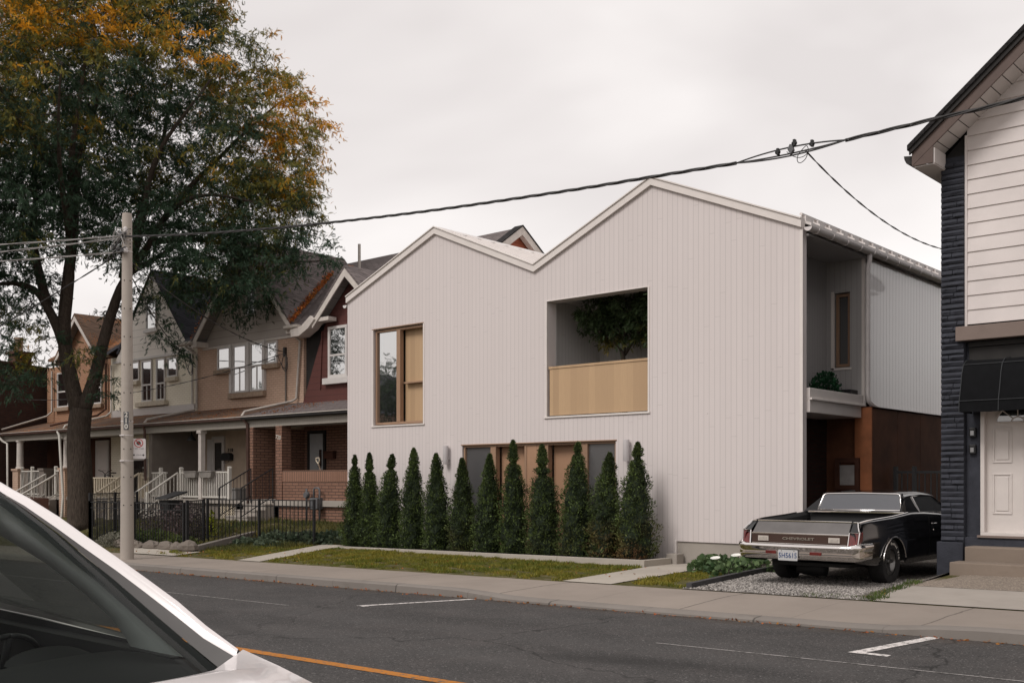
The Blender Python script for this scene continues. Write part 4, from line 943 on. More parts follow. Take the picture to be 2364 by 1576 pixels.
for x in (-43.1, -39.1): obj('porch_column', MB().lathe([(.17, 0), (.17, .06), (.14, .08), (.125, 1.05), (.16, 1.08), (.16, 1.13)], (x, 19.0, 2.08), 14), M['fascia'], Pe, smooth=True, angle=40); obj('column_pier', MB().box(x-.24, x+.24, 18.8, 19.2, .2, 2.0).box(x-.29, x+.29, 18.76, 19.24, 2.0, 2.08), M['tan'], Pe)
obj('stair_pier', MB().box(-41.0, -40.6, 18.8, 19.2, .2, 2.0).box(-41.05, -40.55, 18.76, 19.24, 2.0, 2.08), M['greyp'], Pe)
railing(Pe, -42.85, -41.0, 18.95, 1.05, 2.0, 'rail_w', (-42.85, -41.9), True, step=.12); railing(Pe, -39.9, -39.4, 18.95, 1.05, 2.0, 'rail_w', (-39.9,), True, step=.12)
stairs(Pe, -40.55, -39.65, 18.85, 1.0, .1, 5, 'concrete'); stair_rail(Pe, -40.55, 18.85, 1.0, 17.4, .15, 'rail_w', .035, n=10); stair_rail(Pe, -39.65, 18.85, 1.0, 17.4, .15, 'rail_w', .035, n=10)
pipe(Pe, [(-39.25, 18.7, 3.45), (-39.1, 18.7, 3.3), (-38.6, 18.6, 1.0), (-38.6, 18.55, .25), (-38.75, 18.3, .12), (-39.6, 18.2, .1)], 'rail_w', .05)
front_door(Pe, -40.2, -39.4, 1.0, 3.1, 20.8, 'door_w')
pipe(Pe, [(-44.45, 18.66, 3.45), (-44.1, 18.75, 3.2), (-43.7, 18.75, 3.1), (-43.68, 18.76, .1)], 'rail_w', .045)
# --- dark brick building at the far left, seen end-on
Db = thing('brick_building', 'dark brown brick building with a small chimney at the far left', 'building', (-50, 18, 0))
obj('brick_wall', MB().add([(-44.9, 12.5, -.8), (-44.9, 24, -.8), (-44.9, 24, 6.1), (-44.9, 20.0, 6.42), (-44.9, 12.5, 6.9), (-56, 12.5, -.8), (-56, 24, -.8), (-56, 24, 6.1), (-56, 12.5, 6.9)], [(0, 1, 2, 3, 4), (5, 0, 4, 8), (6, 5, 8, 7), (1, 6, 7, 2)]), M['dark_brick'], Db)
obj('coping', MB().prism([(12.45, 6.9), (20.0, 6.43), (24, 6.11), (24, 6.2), (20.0, 6.52), (12.45, 6.99)], 'x', -45.1, -44.86), M['rust_d'], Db)
obj('flat_roof', MB().poly([(-44.9, 12.5, 6.85), (-44.9, 24, 6.05), (-56, 24, 6.05), (-56, 12.5, 6.85)]), M['shingle_d'], Db)
ch = obj('chimney', MB().box(-46.3, -45.6, 19.9, 20.6, 6.3, 7.0).box(-46.4, -45.5, 19.8, 20.7, 7.0, 7.12), M['rust_d'], Db); obj('chimney_pot', MB().lathe([(.17, 0), (.16, .5), (.2, .52), (.2, .62)], (-45.95, 20.2, 7.12), 12), M['stone_sill'], ch, smooth=True, angle=40)
obj('window', MB().box(-44.9, -44.86, 17.0, 17.9, 3.6, 5.0), M['glassd'], Db)

# ------------------------------------------------------------------ houses and building across the street (they show in the windows and chrome)
for k, (x, w_, wm, rm) in enumerate(((-68, 7.5, 'red_brick', 'shingle'), (-57, 7.5, 'tan', 'shingle_d'), (-46, 7.5, 'dark_brick', 'shingle'), (-30, 8, 'cream', 'shingle_b'))):
    t = thing('opposite_house', ('pink brick', 'tan brick', 'dark brick', 'cream brick')[k]+' house across the street behind the camera', 'house', (x, -12, 0))
    obj('wall', MB().box(x-w_/2, x+w_/2, -20, -11, -.6, 6.2), M[wm], t); g = MB().prism([(x-w_/2-.3, 6.1), (x, 9.3), (x+w_/2+.3, 6.1)], 'y', -20.3, -10.7); obj('roof', g, M[rm], t)
    for dx in (-2, 0, 2): 
        for z0 in (1.4, 4.2): f_ = obj('window', MB().box(x+dx-.55, x+dx+.55, -11.0, -10.94, z0, z0+1.4), M['win_frame'], t); obj('pane', MB().box(x+dx-.45, x+dx+.45, -10.94, -10.92, z0+.1, z0+1.3), M['glassd'], f_)

# ------------------------------------------------------------------ leaves, grass, trees
def np_mesh(name, V, F, m, parent=None, col=None, loc=None):
    """V (n,3) float, F (k,c) int: all faces with the same corner count"""
    me = bpy.data.meshes.new(name); k, c = F.shape
    if parent is not None: V = V - np.array(parent_org(parent))
    me.vertices.add(len(V)); me.vertices.foreach_set('co', V.astype(np.float32).ravel())
    me.loops.add(k*c); me.loops.foreach_set('vertex_index', F.astype(np.int32).ravel())
    me.polygons.add(k); me.polygons.foreach_set('loop_start', np.arange(0, k*c, c, dtype=np.int32))
    me.update(calc_edges=True)
    if col is not None:
        at = me.color_attributes.new('col', 'FLOAT_COLOR', 'POINT'); at.data.foreach_set('color', np.concatenate([col, np.ones((len(col), 1))], 1).astype(np.float32).ravel())
    return link_mesh(name, me, m, parent)
def norm(a): return a/np.maximum(np.linalg.norm(a, axis=1, keepdims=True), 1e-9)
def scatter(P, D, Sd, L, W, tv, tf):
    """place a flat template (along, side, lift) at every point"""
    tv = np.array(tv, float); n = len(P); Nn = norm(np.cross(D, Sd))
    V = P[:, None, :] + D[:, None, :]*(tv[None, :, 0:1]*L[:, None, None]) + Sd[:, None, :]*(tv[None, :, 1:2]*W[:, None, None]) + Nn[:, None, :]*(tv[None, :, 2:3]*L[:, None, None])
    F = np.array(tf)[None]+(np.arange(n)*len(tv))[:, None, None]
    return V.reshape(-1, 3), F.reshape(-1, len(tf[0]))
def frame_rand(rng, D):
    r = norm(rng.normal(size=D.shape)); return norm(np.cross(D, r))
def vnoise(P, scale, seed):
    r = np.random.default_rng(seed); s = np.zeros(len(P))
    for k in range(6):
        w = r.normal(size=3)*scale*(1+.5*k); s += np.sin(P@w+r.uniform(0, 6.28))/(1+.35*k)
    return s/2.6
FROND_V = []; FROND_F = []
for k in range(5):
    a_ = .1+k*.2; w = (.7, 1, 1, .9, .6)[k]; o = len(FROND_V); dr = -.25*a_*a_
    FROND_V += [(a_-.09, 0, dr), (a_+.03, w, dr-.03), (a_+.11, 0, dr-.02), (a_+.03, -w, dr-.03)]; FROND_F.append((o, o+1, o+2, o+3))

M['leaf'] = m_leaf('tree_leaf', trans=.3); M['cedar'] = m_leaf('cedar_spray', trans=.08, rough=.7); M['twig'] = m_plain('twig_bark', (.035, .026, .02), .9, .2)

def tree(root_xyz, limbs, lobes, n_tip, fr_per, seed, name_args, colfn, leafL=(.13, .22), par=None, r_tip=.012, dens_twig=6, twL=.55, mat='leaf'):
    rng = np.random.default_rng(seed); t = thing(*name_args)
    g = MB(); nodes = []; nrad = []
    for pts, r0, r1 in limbs:
        P = [Vector(p) for p in pts]; q = [P[0]]          # densify with a little wander
        for a_, b_ in zip(P, P[1:]):
            n = max(2, int((b_-a_).length/.45))
            for i in range(1, n+1): q.append(a_.lerp(b_, i/n)+Vector(rng.normal(size=3)*.025))
        # smooth
        for _ in range(2): q = [q[0]]+[(q[i-1]+q[i]*2+q[i+1])/4 for i in range(1, len(q)-1)]+[q[-1]]
        rs = [r0+(r1-r0)*(i/(len(q)-1))**.8 for i in range(len(q))]
        g.tube(q, rs, 10 if r0 > .1 else 7)
        nodes += [tuple(p) for p in q[2:]]; nrad += rs[2:]
    # tips sampled in the lobes
    vol = np.array([l[3]**2.05 for l in lobes]); cnt = np.maximum(4, (n_tip*vol/vol.sum())).astype(int); T = []
    for (x, y, z, r), c in zip(lobes, cnt):
        d = norm(rng.normal(size=(c, 3))); rr = r*rng.uniform(.12, 1, c)**.42
        p = np.array([x, y, z])+d*rr[:, None]*np.array([1, 1, .82]); T.append(p)
    T = np.concatenate(T); base = np.array(root_xyz)
    N0 = np.array(nodes); order = np.argsort(np.min(np.linalg.norm(T[:, None]-N0[None], axis=2), axis=1)); T = T[order]
    cap = len(nodes)+len(T)*5; NN = np.zeros((cap, 3)); NR = np.zeros(cap); NN[:len(nodes)] = N0; NR[:len(nodes)] = nrad; k = len(nodes)
    gt = MB(); tips = []
    for p in T:
        d2 = NN[:k]-p; dist = np.linalg.norm(d2, axis=1)+np.maximum(0, NN[:k, 2]-p[2])*.35; j = int(np.argmin(dist)); s_ = NN[j]; L_ = np.linalg.norm(p-s_)
        if L_ < .05: continue
        r0 = min(NR[j]*.7, .006+L_*.012+.004); mid = (s_+p)/2+np.array([0, 0, .10*L_])+rng.normal(size=3)*.05*L_
        n = 4; q = []
        for i in range(n+1):
            u = i/n; q.append(tuple((1-u)**2*s_+2*u*(1-u)*mid+u*u*p))
        (gt if r0 < .02 and n_tip > 1000 else g).tube(q, [r0*(1-.75*i/n)+.003 for i in range(n+1)], 4, cap=False)
        for i in range(1, n+1): 
            if k < cap: NN[k] = q[i]; NR[k] = max(.004, r0*(1-.7*i/n)); k += 1
        tips.append((np.array(q[-1]), norm((p-mid)[None])[0]))
    obj('trunk', g, M['bark'], t, smooth=True)
    if gt.v: obj('twigs', gt, M['twig'], t)
    tp = np.array([a_ for a_, _ in tips]); td = np.array([b_ for _, b_ in tips])
    n = len(tp)*fr_per; idx = np.repeat(np.arange(len(tp)), fr_per)
    # fronds hang along short drooping sprays
    sp = rng.integers(0, dens_twig, n); sdir = norm(np.random.default_rng(seed+1).normal(size=(len(tp)*dens_twig, 3))*np.array([1, 1, .45])+np.repeat(td, dens_twig, 0)*.7)
    d = sdir[idx*dens_twig+sp]; u = rng.uniform(.0, 1, n)
    P = tp[idx]+d*(u*twL)[:, None]-np.array([0, 0, 1])*(.30*twL*u**2)[:, None]+rng.normal(size=(n, 3))*.03
    D = norm(d*.55+rng.normal(size=(n, 3))*.55+np.array([0, 0, -.55])); Sd = frame_rand(rng, D)
    Ls = rng.uniform(*leafL, n); Wd = Ls*rng.uniform(.18, .30, n)
    V, F = scatter(P, D, Sd, Ls, Wd, FROND_V, FROND_F)
    cen = np.array([[l[0], l[1], l[2]] for l in lobes]); 
    col = colfn(P, rng); obj_ = np_mesh('crown', V, F, M[mat], t, np.repeat(col, len(FROND_V), 0)); return t

def at(u, v, b=0., c=34.2):
    """point given as metres right/forward of the big tree (a local frame for its limbs)"""
    X = -33+.7513*u-.66*b; Y = 16.5+.66*u+.7513*b; return (X, Y, v)
K = .01398
def tp(px, py, b=0.): return at((px-187)*K, 1.55+(1112-py)*K, b)
limbs = [
 ([tp(187, 1222), tp(186, 1195), tp(184, 1100), tp(180, 1000), tp(186, 940)], .44, .34),
 ([tp(183, 960), tp(165, 880), tp(150, 800), tp(146, 740), tp(155, 660), tp(166, 560), tp(172, 450), tp(190, 330), tp(200, 200, 1), tp(210, 60, 1)], .27, .05),
 ([tp(187, 960), tp(212, 890), tp(228, 830), tp(246, 760), tp(268, 690), tp(285, 640), tp(330, 590), tp(375, 510), tp(430, 440), tp(490, 380), tp(570, 300), tp(640, 240)], .24, .03),
 ([tp(150, 800), tp(158, 740, -.3), tp(182, 650, -.6), tp(190, 560, -1), tp(205, 440, -1.5), tp(235, 320, -2), tp(270, 180, -2.5)], .19, .04),
 ([tp(147, 790), tp(125, 735), tp(95, 675), tp(62, 655), tp(15, 655, -.5), tp(-60, 690, -1)], .20, .03),
 ([tp(110, 705), tp(90, 640), tp(72, 560), tp(50, 450, 1), tp(30, 330, 1.5), tp(20, 180, 2)], .17, .03),
 ([tp(285, 640), tp(288, 560, .5), tp(300, 470, 1), tp(312, 380, 1.5), tp(335, 260, 2), tp(350, 120, 2)], .17, .03),
 ([tp(300, 620), tp(345, 520, -.5), tp(365, 440, -1), tp(410, 360, -1.5), tp(470, 290, -1.5), tp(540, 160, -1)], .14, .02),
 ([tp(350, 560), tp(420, 540, .5), tp(500, 550, .5), tp(580, 580, 0), tp(680, 610, 0), tp(770, 600, 0)], .11, .015),
 ([tp(375, 510), tp(440, 480, -1), tp(520, 470, -1.5), tp(600, 490, -1), tp(700, 500, -1)], .10, .015),
 ([tp(172, 450), tp(140, 380, -2), tp(100, 280, -3), tp(60, 150, -4)], .12, .02),
 ([tp(190, 560, -1), tp(230, 470, -3), tp(270, 380, -4.5), tp(310, 300, -5.5)], .12, .02),
 ([tp(285, 640), tp(320, 560, 2), tp(380, 480, 3.5), tp(440, 420, 4.5)], .12, .02),
]
lob = [(60,120,4.2,0),(40,150,3.8,-4),(60,300,4.0,3),(0,470,3.4,0),(-40,600,2.6,-2),(200,260,3.9,-3),(250,90,4.0,2),(300,-60,3.6,0),(385,50,2.0,0),(430,180,2.2,-2),(480,330,3.3,1),
 (560,170,.9,0),(610,110,.7,0),(615,250,1.7,0),(600,380,2.3,-1),(610,520,1.4,-1),(640,575,.9,-1),(560,590,1.0,-1),(450,640,1.0,-1),(665,320,1.0,0),(690,290,.6,0),(745,278,.35,0),(650,190,.8,.5),(690,215,.4,0),(420,430,2.9,3),(555,500,2.2,0),(670,480,1.2,-1),(720,455,.6,-1),(735,500,.7,-.5),(500,620,1.7,-1.5),(600,645,1.25,-1.5),(670,620,1.0,-1.5),(730,603,.75,-1.5),(560,690,.7,-1.5),(390,660,.8,-1),
 (780,606,.42,-1.5),(400,600,1.2,2),(350,540,1.8,-2),(130,480,2.8,-3),(240,450,2.8,0),(40,690,1.3,0),(-60,700,1.8,0),(335,700,.5,0),(400,800,.5,-.3),(385,760,.45,-.3),(100,800,1.0,-1),(60,860,.9,-1),(120,900,.6,-1.5),(440,680,.8,0),(570,690,.6,0),(625,700,.45,0),(530,720,.5,0),
 (230,820,.6,-1),(275,900,.5,-1),(240,690,.6,1),(200,-250,4.5,0),(-160,200,5,0),(20,-120,4.0,0),(370,-140,2.2,0),(-150,480,3,0),(480,40,.8,0),(520,60,.5,0),(640,430,1.2,0),(690,370,.7,0), (430,0,.8,0)]
lobes = []
for (px, py, r, b) in lob:
    x, y, z = tp(px, py, b); lobes.append((x, y, z, r))
def honey(P, rng):
    n = len(P); a_ = (P[:, 0]+33)*.7513+(P[:, 1]-16.5)*.66; h = P[:, 2]
    c = vnoise(P, .62, 3)+.6*vnoise(P, 2.2, 7)
    out = np.clip((a_-3.2)/4., 0, 1)*.6+np.clip((h-9.5)/5, 0, 1)*.75+np.clip((-a_-1)/3, 0, 1)*.6*np.clip((h-7.5)/2, 0, 1)
    b_ = (P[:, 0]+33)*-.66+(P[:, 1]-16.5)*.7513; out += np.clip(-b_/5, 0, 1)*.25*np.clip((h-8)/3, 0, 1)
    out = out*np.clip((h-5.8)/3.4, 0, 1)
    y = c*.8+out+rng.normal(size=n)*.18
    g0 = np.array([.034, .064, .036]); ol = np.array([.19, .165, .026]); og = np.array([.64, .285, .010])
    t1 = np.clip((y-.58)/.55, 0, 1)[:, None]; t2 = np.clip((y-1.28)/.35, 0, 1)[:, None]
    col = g0*(1-t1)+ol*t1; col = col*(1-t2)+og*t2
    return col*rng.uniform(.7, 1.35, n)[:, None]
tree(at(0, .1), limbs, lobes, 4700, 66, 5, ('honey_locust', 'tall spreading locust tree, green turning orange, in front of the terrace', 'tree', at(0, .1)), honey, dens_twig=8, twL=.52, leafL=(.10, .17))

# small tree in the loggia
def maple(P, rng):
    n = len(P); y = vnoise(P, 2.5, 2)*.8+rng.normal(size=n)*.3-(P[:, 2]-4.95)*1.3; t_ = np.clip(y-.6, 0, 1)[:, None]
    return (np.array([.05, .08, .032])*(1-t_)+np.array([.28, .22, .04])*t_)*rng.uniform(.6, 1.4, n)[:, None]
bx, by = -13.35, 18.9
tree((bx, by, 2.9), [([(bx, by, 2.9), (bx+.02, by, 3.6), (bx, by, 4.35)], .065, .05), ([(bx, by, 4.3), (bx-.3, by-.1, 4.7), (bx-.9, by-.2, 5.1)], .035, .01), ([(bx, by, 4.3), (bx+.4, by, 4.8), (bx+.9, by, 5.3)], .035, .01), ([(bx, by, 4.35), (bx+.05, by, 5.5)], .03, .01)],
 [(bx+.1, by, 5.15, .75), (bx-.6, by-.1, 5.15, .5), (bx+.85, by+.1, 5.1, .7), (bx-.45, by, 4.8, .3), (bx+.65, by-.1, 4.9, .4), (bx+1.5, by, 5.1, .6), (bx+.0, by-.2, 4.65, .2), (bx+1.2, by-.1, 5.35, .6), (bx+.4, by, 5.4, .7), (bx-.5, by-.3, 5.3, .5), (bx+1.0, by-.4, 4.95, .5), (bx+1.5, by-.5, 5.3, .6)], 420, 34, 9, ('maple_tree', 'small dark maple growing on the loggia behind the timber balustrade', 'tree', (bx, by, 2.9)), maple, leafL=(.07, .13), dens_twig=5, twL=.2)
# a street tree across the road (seen mirrored in the panes)
def green(P, rng): return np.array([.035, .06, .025])*rng.uniform(.5, 1.5, len(P))[:, None]
for k, x in enumerate((-66., -54., -44.)):
    tree((x, -7, -.3), [([(x, -7, -.4), (x, -7, 3), (x+.2, -7, 6)], .28, .12), ([(x, -7, 3), (x-1.5, -6.5, 5.5)], .12, .04), ([(x, -7, 3.2), (x+1.7, -7.2, 5.8)], .12, .04)],
     [(x, -7, 7, 2.6), (x-1.6, -6.5, 6, 1.6), (x+1.8, -7.2, 6.2, 1.8)], 260, 22, 21+k, ('street_tree', 'broad street tree across the road, '+('left', 'middle', 'right')[k]+' one of the three behind the camera', 'tree', (x, -7, -.4), 'street trees across the road'), green, leafL=(.22, .4), dens_twig=5, twL=.8)

# ------------------------------------------------------------------ twelve cedars in the planter
SPR_V = [(0, -.05, 0), (0, .05, 0), (.55, .30, .05), (1, .10, .0), (.95, -.12, 0), (.5, -.34, -.05)]
SPR_F = [(0, 1, 2, 5), (5, 2, 3, 4)]
def interp_np(x, xp, fp): return np.interp(x, xp, fp)
CX_ = [-20.03, -19.42, -18.73, -17.94, -17.13, -16.30, -15.54, -14.80, -13.98, -13.11, -12.42, -11.69]
lab = ['slender columnar cedar at the left end of the planter row', 'thin-topped columnar cedar, second from the left in the planter', 'columnar cedar with its tip leaning right, third from the left in the planter', 'full columnar cedar, fourth from the left in the planter', 'columnar cedar left of the slim wall lamp, fifth from the left',
 'columnar cedar in front of the left edge of the timber entry', 'columnar cedar before the left glass sidelight of the entry', 'tall columnar cedar before the left timber door', 'columnar cedar with a gap under its tuft-like tip, before the timber panel', 'wide columnar cedar before the right timber door', 'browning columnar cedar before the right glass sidelight', 'tall cedar with rusty base at the right end of the planter row']
tipdx = [.02, -.03, .13, .04, -.05, -.02, .04, -.03, -.05, .04, .10, .06]
ht = [2.22, 2.26, 2.20, 2.32, 2.18, 2.05, 2.12, 2.39, 2.27, 2.29, 2.06, 2.24]
rad = [.30, .29, .37, .35, .38, .33, .35, .34, .40, .41, .40, .41]
neck = [[.88], [.80], [.84], [], [], [], [], [.80], [.80, .72], [.90], [], [.86]]
brown = [0, 0, .0, .0, .0, .15, .0, .0, .05, .1, .5, .45]
for i in range(12):
    X0, Y0 = CX_[i], 16.92+random.uniform(-.03, .03); Z0 = pz(X0)-.04; rng = np.random.default_rng(100+i); h = ht[i]; rm = rad[i]
    t = thing('cedar_shrub', lab[i], 'shrub', (X0, Y0, Z0), 'columnar cedars in the planter')
    hp = [0, .05, .16, .30, .45, .60, .74, .86, .94, 1.0]; rp = [.80, .97, 1.0, .96, .84, .66, .44, .28, .17, .02]
    def Rf(s, th):
        r_ = np.interp(s, hp, rp)*rm
        for nk in neck[i]: r_ *= 1-.72*np.exp(-((s-nk)/.022)**2)
        return r_*(1+.14*np.sin(3*th+9*s+i)+.12*np.sin(4*th-17*s+2*i)+.12*np.sin(31*s+2*th+i)+.08*np.sin(57*s-3*th))
    g = MB(); g.tube([(X0, Y0, Z0-.05), (X0, Y0, Z0+h*.5), (X0+tipdx[i]*.9, Y0, Z0+h*.96)], [.045, .028, .006], 6); obj('trunk', g, M['twig'], t)
    # inner mass of twigs keeps the body opaque, sprays on top of it
    rings = []
    for s in np.linspace(.0, .93, 22):
        ring = []
        for j in range(14):
            th = 2*math.pi*j/14; r_ = float(Rf(s, th))*.66; ring.append((X0+tipdx[i]*s**2+r_*math.cos(th), Y0+r_*math.sin(th), Z0+.03+s*h))
        rings.append(ring)
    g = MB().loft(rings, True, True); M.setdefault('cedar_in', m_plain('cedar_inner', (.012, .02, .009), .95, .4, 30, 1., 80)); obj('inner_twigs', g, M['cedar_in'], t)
    n = 9500; s = rng.uniform(0, 1, n)**1.05*.995; th = rng.uniform(0, 2*math.pi, n); r_ = Rf(s, th); deep = rng.uniform(.62, 1.0, n)+.16*(rng.uniform(size=n) < .12)
    P = np.stack([X0+tipdx[i]*s**2+r_*deep*np.cos(th), Y0+r_*deep*np.sin(th), Z0+.02+s*h], 1)
    rad_ = np.stack([np.cos(th), np.sin(th), np.zeros(n)], 1); D = norm(rad_*rng.uniform(.2, .8, n)[:, None]+np.array([0, 0, 1])*rng.uniform(.25, 1., n)[:, None]+rng.normal(size=(n, 3))*.38)
    Sd = norm(np.cross(D, rad_)+rng.normal(size=(n, 3))*.6)
    Ls = rng.uniform(.026, .064, n)*(1-.15*s); V, F = scatter(P, D, Sd, Ls, Ls*rng.uniform(.5, .9, n), SPR_V, SPR_F)
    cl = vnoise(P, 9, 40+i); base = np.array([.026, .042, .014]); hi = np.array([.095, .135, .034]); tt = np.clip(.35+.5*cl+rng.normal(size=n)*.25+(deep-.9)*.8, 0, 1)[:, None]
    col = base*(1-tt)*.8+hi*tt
    bm = np.clip((brown[i]*1.6)*np.clip(1-s*2.6, 0, 1)*np.clip(.6+vnoise(P, 5, 77+i), 0, 1.2)+brown[i]*.12*np.clip(rng.normal(size=n), 0, 2), 0, 1)[:, None]
    col = col*(1-bm)+np.array([.13, .06, .028])*bm; col *= rng.uniform(.75, 1.3, n)[:, None]
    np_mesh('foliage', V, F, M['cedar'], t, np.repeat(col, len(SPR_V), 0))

# ------------------------------------------------------------------ grass, ground cover, bushes
BL_V = [(0, -.5, 0), (0, .5, 0), (1, .12, .2), (1, -.12, .2)]; BL_F = [(0, 1, 2, 3)]
def blades(name, label, areas, dens, hL, cols, seed, keep=None, w=.25):
    rng = np.random.default_rng(seed); Ps = []
    for (x0, x1, y0, y1) in areas:
        n = int((x1-x0)*(y1-y0)*dens); x = rng.uniform(x0, x1, n); y = rng.uniform(y0, y1, n)
        k = np.ones(n, bool) if keep is None else keep(x, y, rng)
        x, y = x[k], y[k]; z = np.array([gz(a_, b_) for a_, b_ in zip(x, y)]); Ps.append(np.stack([x, y, z-.005], 1))
    P = np.concatenate(Ps); n = len(P)
    hmul = .5+.8*np.clip(.5+.7*vnoise(P, 3.0, seed+1), 0, 1.3)
    D = norm(rng.normal(size=(n, 3))*np.array([.55, .55, 0])+np.array([0, 0, 1])); Sd = frame_rand(rng, D); Ls = rng.uniform(*hL, n)*hmul
    V, F = scatter(P, D, Sd, Ls, Ls*w, BL_V, BL_F); c = np.clip(.5+.55*vnoise(P, 1.6, seed+2)+rng.normal(size=n)*.22, 0, 1)[:, None]
    col = (np.array(cols[0])*(1-c)+np.array(cols[1])*c)*rng.uniform(.7, 1.3, n)[:, None]
    y_ = rng.uniform(size=n) < .012; col[y_] = np.array([.36, .22, .03])
    o = np_mesh(name, V, F, M['leaf'], None, np.repeat(col, 4, 0)); o['kind'] = 'stuff'; o['label'] = label; return o
def lp(y): return -19.4+(y-13.16)/3.84*(-1.9)      # left edge of the left path
def keep_lawn(x, y, rng):
    e_l = -18.6+(y-13.16)/3.84*(-1.85); e_r = -10.5-(y-13.16)/4.39*.8
    ragged = .10*np.sin(x*9)+.06*np.sin(x*23+1)
    main = (x > e_l+.05) & (x < e_r-.05) & (y < 16.36) & (y > 13.3+ragged)
    left = (x < e_l-.9) & (x > -23.2+(y-13.2)*-.3) & (y > 13.25) & (y < 16.6)
    e2 = -9.55-(y-13.16)/4.39*.65; e3 = -8.38-(y-13.16)*.15
    right = (x > e2+.06) & (x < e3) & (y > 13.3+ragged) & (y < 17.4)
    bare = (vnoise(np.stack([x, y, x*0], 1), 4.6, 5) < .0-.35*(y-13.4)) | (rng.uniform(size=len(x)) < .2)
    return (main | left | right) & ~bare
blades('grass', 'mossy yellow-green grass strips in front of the white house', [(-23.5, -8.0, 13.2, 17.4)], 2600, (.025, .065), ((.10, .125, .018), (.24, .20, .03)), 31, keep_lawn, .3)
blades('grass', 'dim yard grass behind the black iron fence', [(-32, -21.2, 14.6, 18.8)], 700, (.06, .14), ((.05, .065, .02), (.13, .12, .035)), 33, None, .16)
blades('weeds', 'weeds along the gravel edge and sidewalk', [(-6.6, -5.35, 13.16, 13.5), (-5.75, -5.5, 13.4, 15.2)], 2600, (.03, .09), ((.05, .08, .02), (.11, .14, .03)), 35, lambda x, y, rng: rng.uniform(size=len(x)) < np.clip(.75-abs(x+5.5-(0 if True else 0))*.7, .05, 1), .2)

LF_V = [(0, 0, 0), (.3, .42, .06), (.75, .40, .02), (1, 0, -.08), (.75, -.40, .02), (.3, -.42, .06)]; LF_F = [(0, 1, 2, 3), (0, 3, 4, 5)]
def bush(name, label, cat, blobs, n, L_, cols, seed, group=None, flat=.3, stuff=False, up=.4, flowers=None):
    rng = np.random.default_rng(seed); b = np.array(blobs); w = (b[:, 3]*b[:, 4]*b[:, 5])**.7; ii = rng.choice(len(b), n, p=w/w.sum())
    d = norm(rng.normal(size=(n, 3))); d[:, 2] = np.abs(d[:, 2]); rr = rng.uniform(.35, 1, n)**.4
    P = b[ii, :3]+d*b[ii, 3:6]*rr[:, None]; D = norm(d*.8+rng.normal(size=(n, 3))*.6+np.array([0, 0, up])); Sd = norm(np.cross(D, np.array([0, 0, 1.])+rng.normal(size=(n, 3))*flat))
    Ls = rng.uniform(*L_, n); V, F = scatter(P, D, Sd, Ls, Ls, LF_V, LF_F); c = np.clip(.5+.5*vnoise(P, 4, seed)+rng.normal(size=n)*.25, 0, 1)[:, None]
    col = (np.array(cols[0])*(1-c)+np.array(cols[1])*c)*rng.uniform(.7, 1.35, n)[:, None]
    if stuff:
        o = np_mesh(name, V, F, M['leaf'], None, np.repeat(col, 6, 0)); o['kind'] = 'stuff'; o['label'] = label; return o
    t = thing(name, label, cat, tuple(b[0, :3]*np.array([1, 1, 0])+np.array([0, 0, gz(b[0, 0], b[0, 1])])), group)
    g = MB()
    for k in range(14*len(b)):
        bb = b[k % len(b)]; a_ = rng.uniform(0, 6.28); q = rng.uniform(.3, .9)
        g.tube([(bb[0], bb[1], bb[2]-.02), (bb[0]+bb[3]*q*.5*math.cos(a_), bb[1]+bb[4]*q*.5*math.sin(a_), bb[2]+bb[5]*.5), (bb[0]+bb[3]*q*math.cos(a_), bb[1]+bb[4]*q*math.sin(a_), bb[2]+bb[5]*.9*(1.2-q))], [.008, .006, .003], 4)
    obj('stems', g, M['twig'], t); np_mesh('foliage', V, F, M['leaf'], t, np.repeat(col, 6, 0))
    if flowers: 
        for (x, y, z) in flowers:
            fl = MB(); rings = []
            for r_, h_ in ((.008, 0), (.02, .05), (.045, .10), (.075, .12)): rings.append([(x+r_*math.cos(a_)*1.2, y+r_*math.sin(a_)-h_*.8, z+h_*.45+r_*math.sin(a_)*.3) for a_ in [2*math.pi*j/8 for j in range(8)]])
            fl.loft(rings, True); M.setdefault('petal', m_plain('white_petal', (.75, .74, .70), .6, .03)); obj('flower', fl, M['petal'], t, smooth=True)
    return t
z_ = lambda X, Y: gz(X, Y)
bush('leafy_plant', 'low leafy plants with two white flowers beside the gravel edging', 'plant', [(-9.55, 16.2, z_(-9.5, 16), .45, .45, .27), (-9.1, 15.9, 0., .45, .4, .26), (-8.95, 16.6, 0., .35, .4, .26), (-9.8, 16.6, 0., .35, .4, .22), (-8.8, 15.35, 0., .22, .3, .2)], 900, (.045, .115), ((.045, .085, .035), (.13, .19, .08)), 41, flowers=[(-9.08, 15.55, .24), (-8.72, 15.6, .30)])
bush('ground_cover', 'grey-green leafy ground cover between the iron fence and the left path', 'plant', [(-22.6, 16.6, z_(-22.6, 16.6)-.05, .8, .5, .3), (-21.9, 16.9, z_(-21.9, 16.9)-.05, .7, .5, .28), (-21.4, 17.3, z_(-21.3, 17.3), .6, .4, .3), (-23.2, 16.0, z_(-23.2, 16.0)-.03, .5, .35, .2), (-22.2, 16.0, z_(-22.3, 16.0)-.05, .5, .35, .18)], 1900, (.05, .12), ((.045, .07, .045), (.12, .15, .095)), 43, stuff=True)
bush('garden_shrub', 'dusky purple-leaved shrub behind the left iron fence', 'shrub', [(-27.4, 16.0, z_(-27.4, 16), .9, .6, .85), (-26.3, 16.2, z_(-26.3, 16.2), .8, .6, .95), (-25.7, 15.9, z_(-25.7, 15.9), .5, .5, .7)], 2600, (.03, .08), ((.045, .04, .035), (.14, .10, .10)), 45, up=.2)
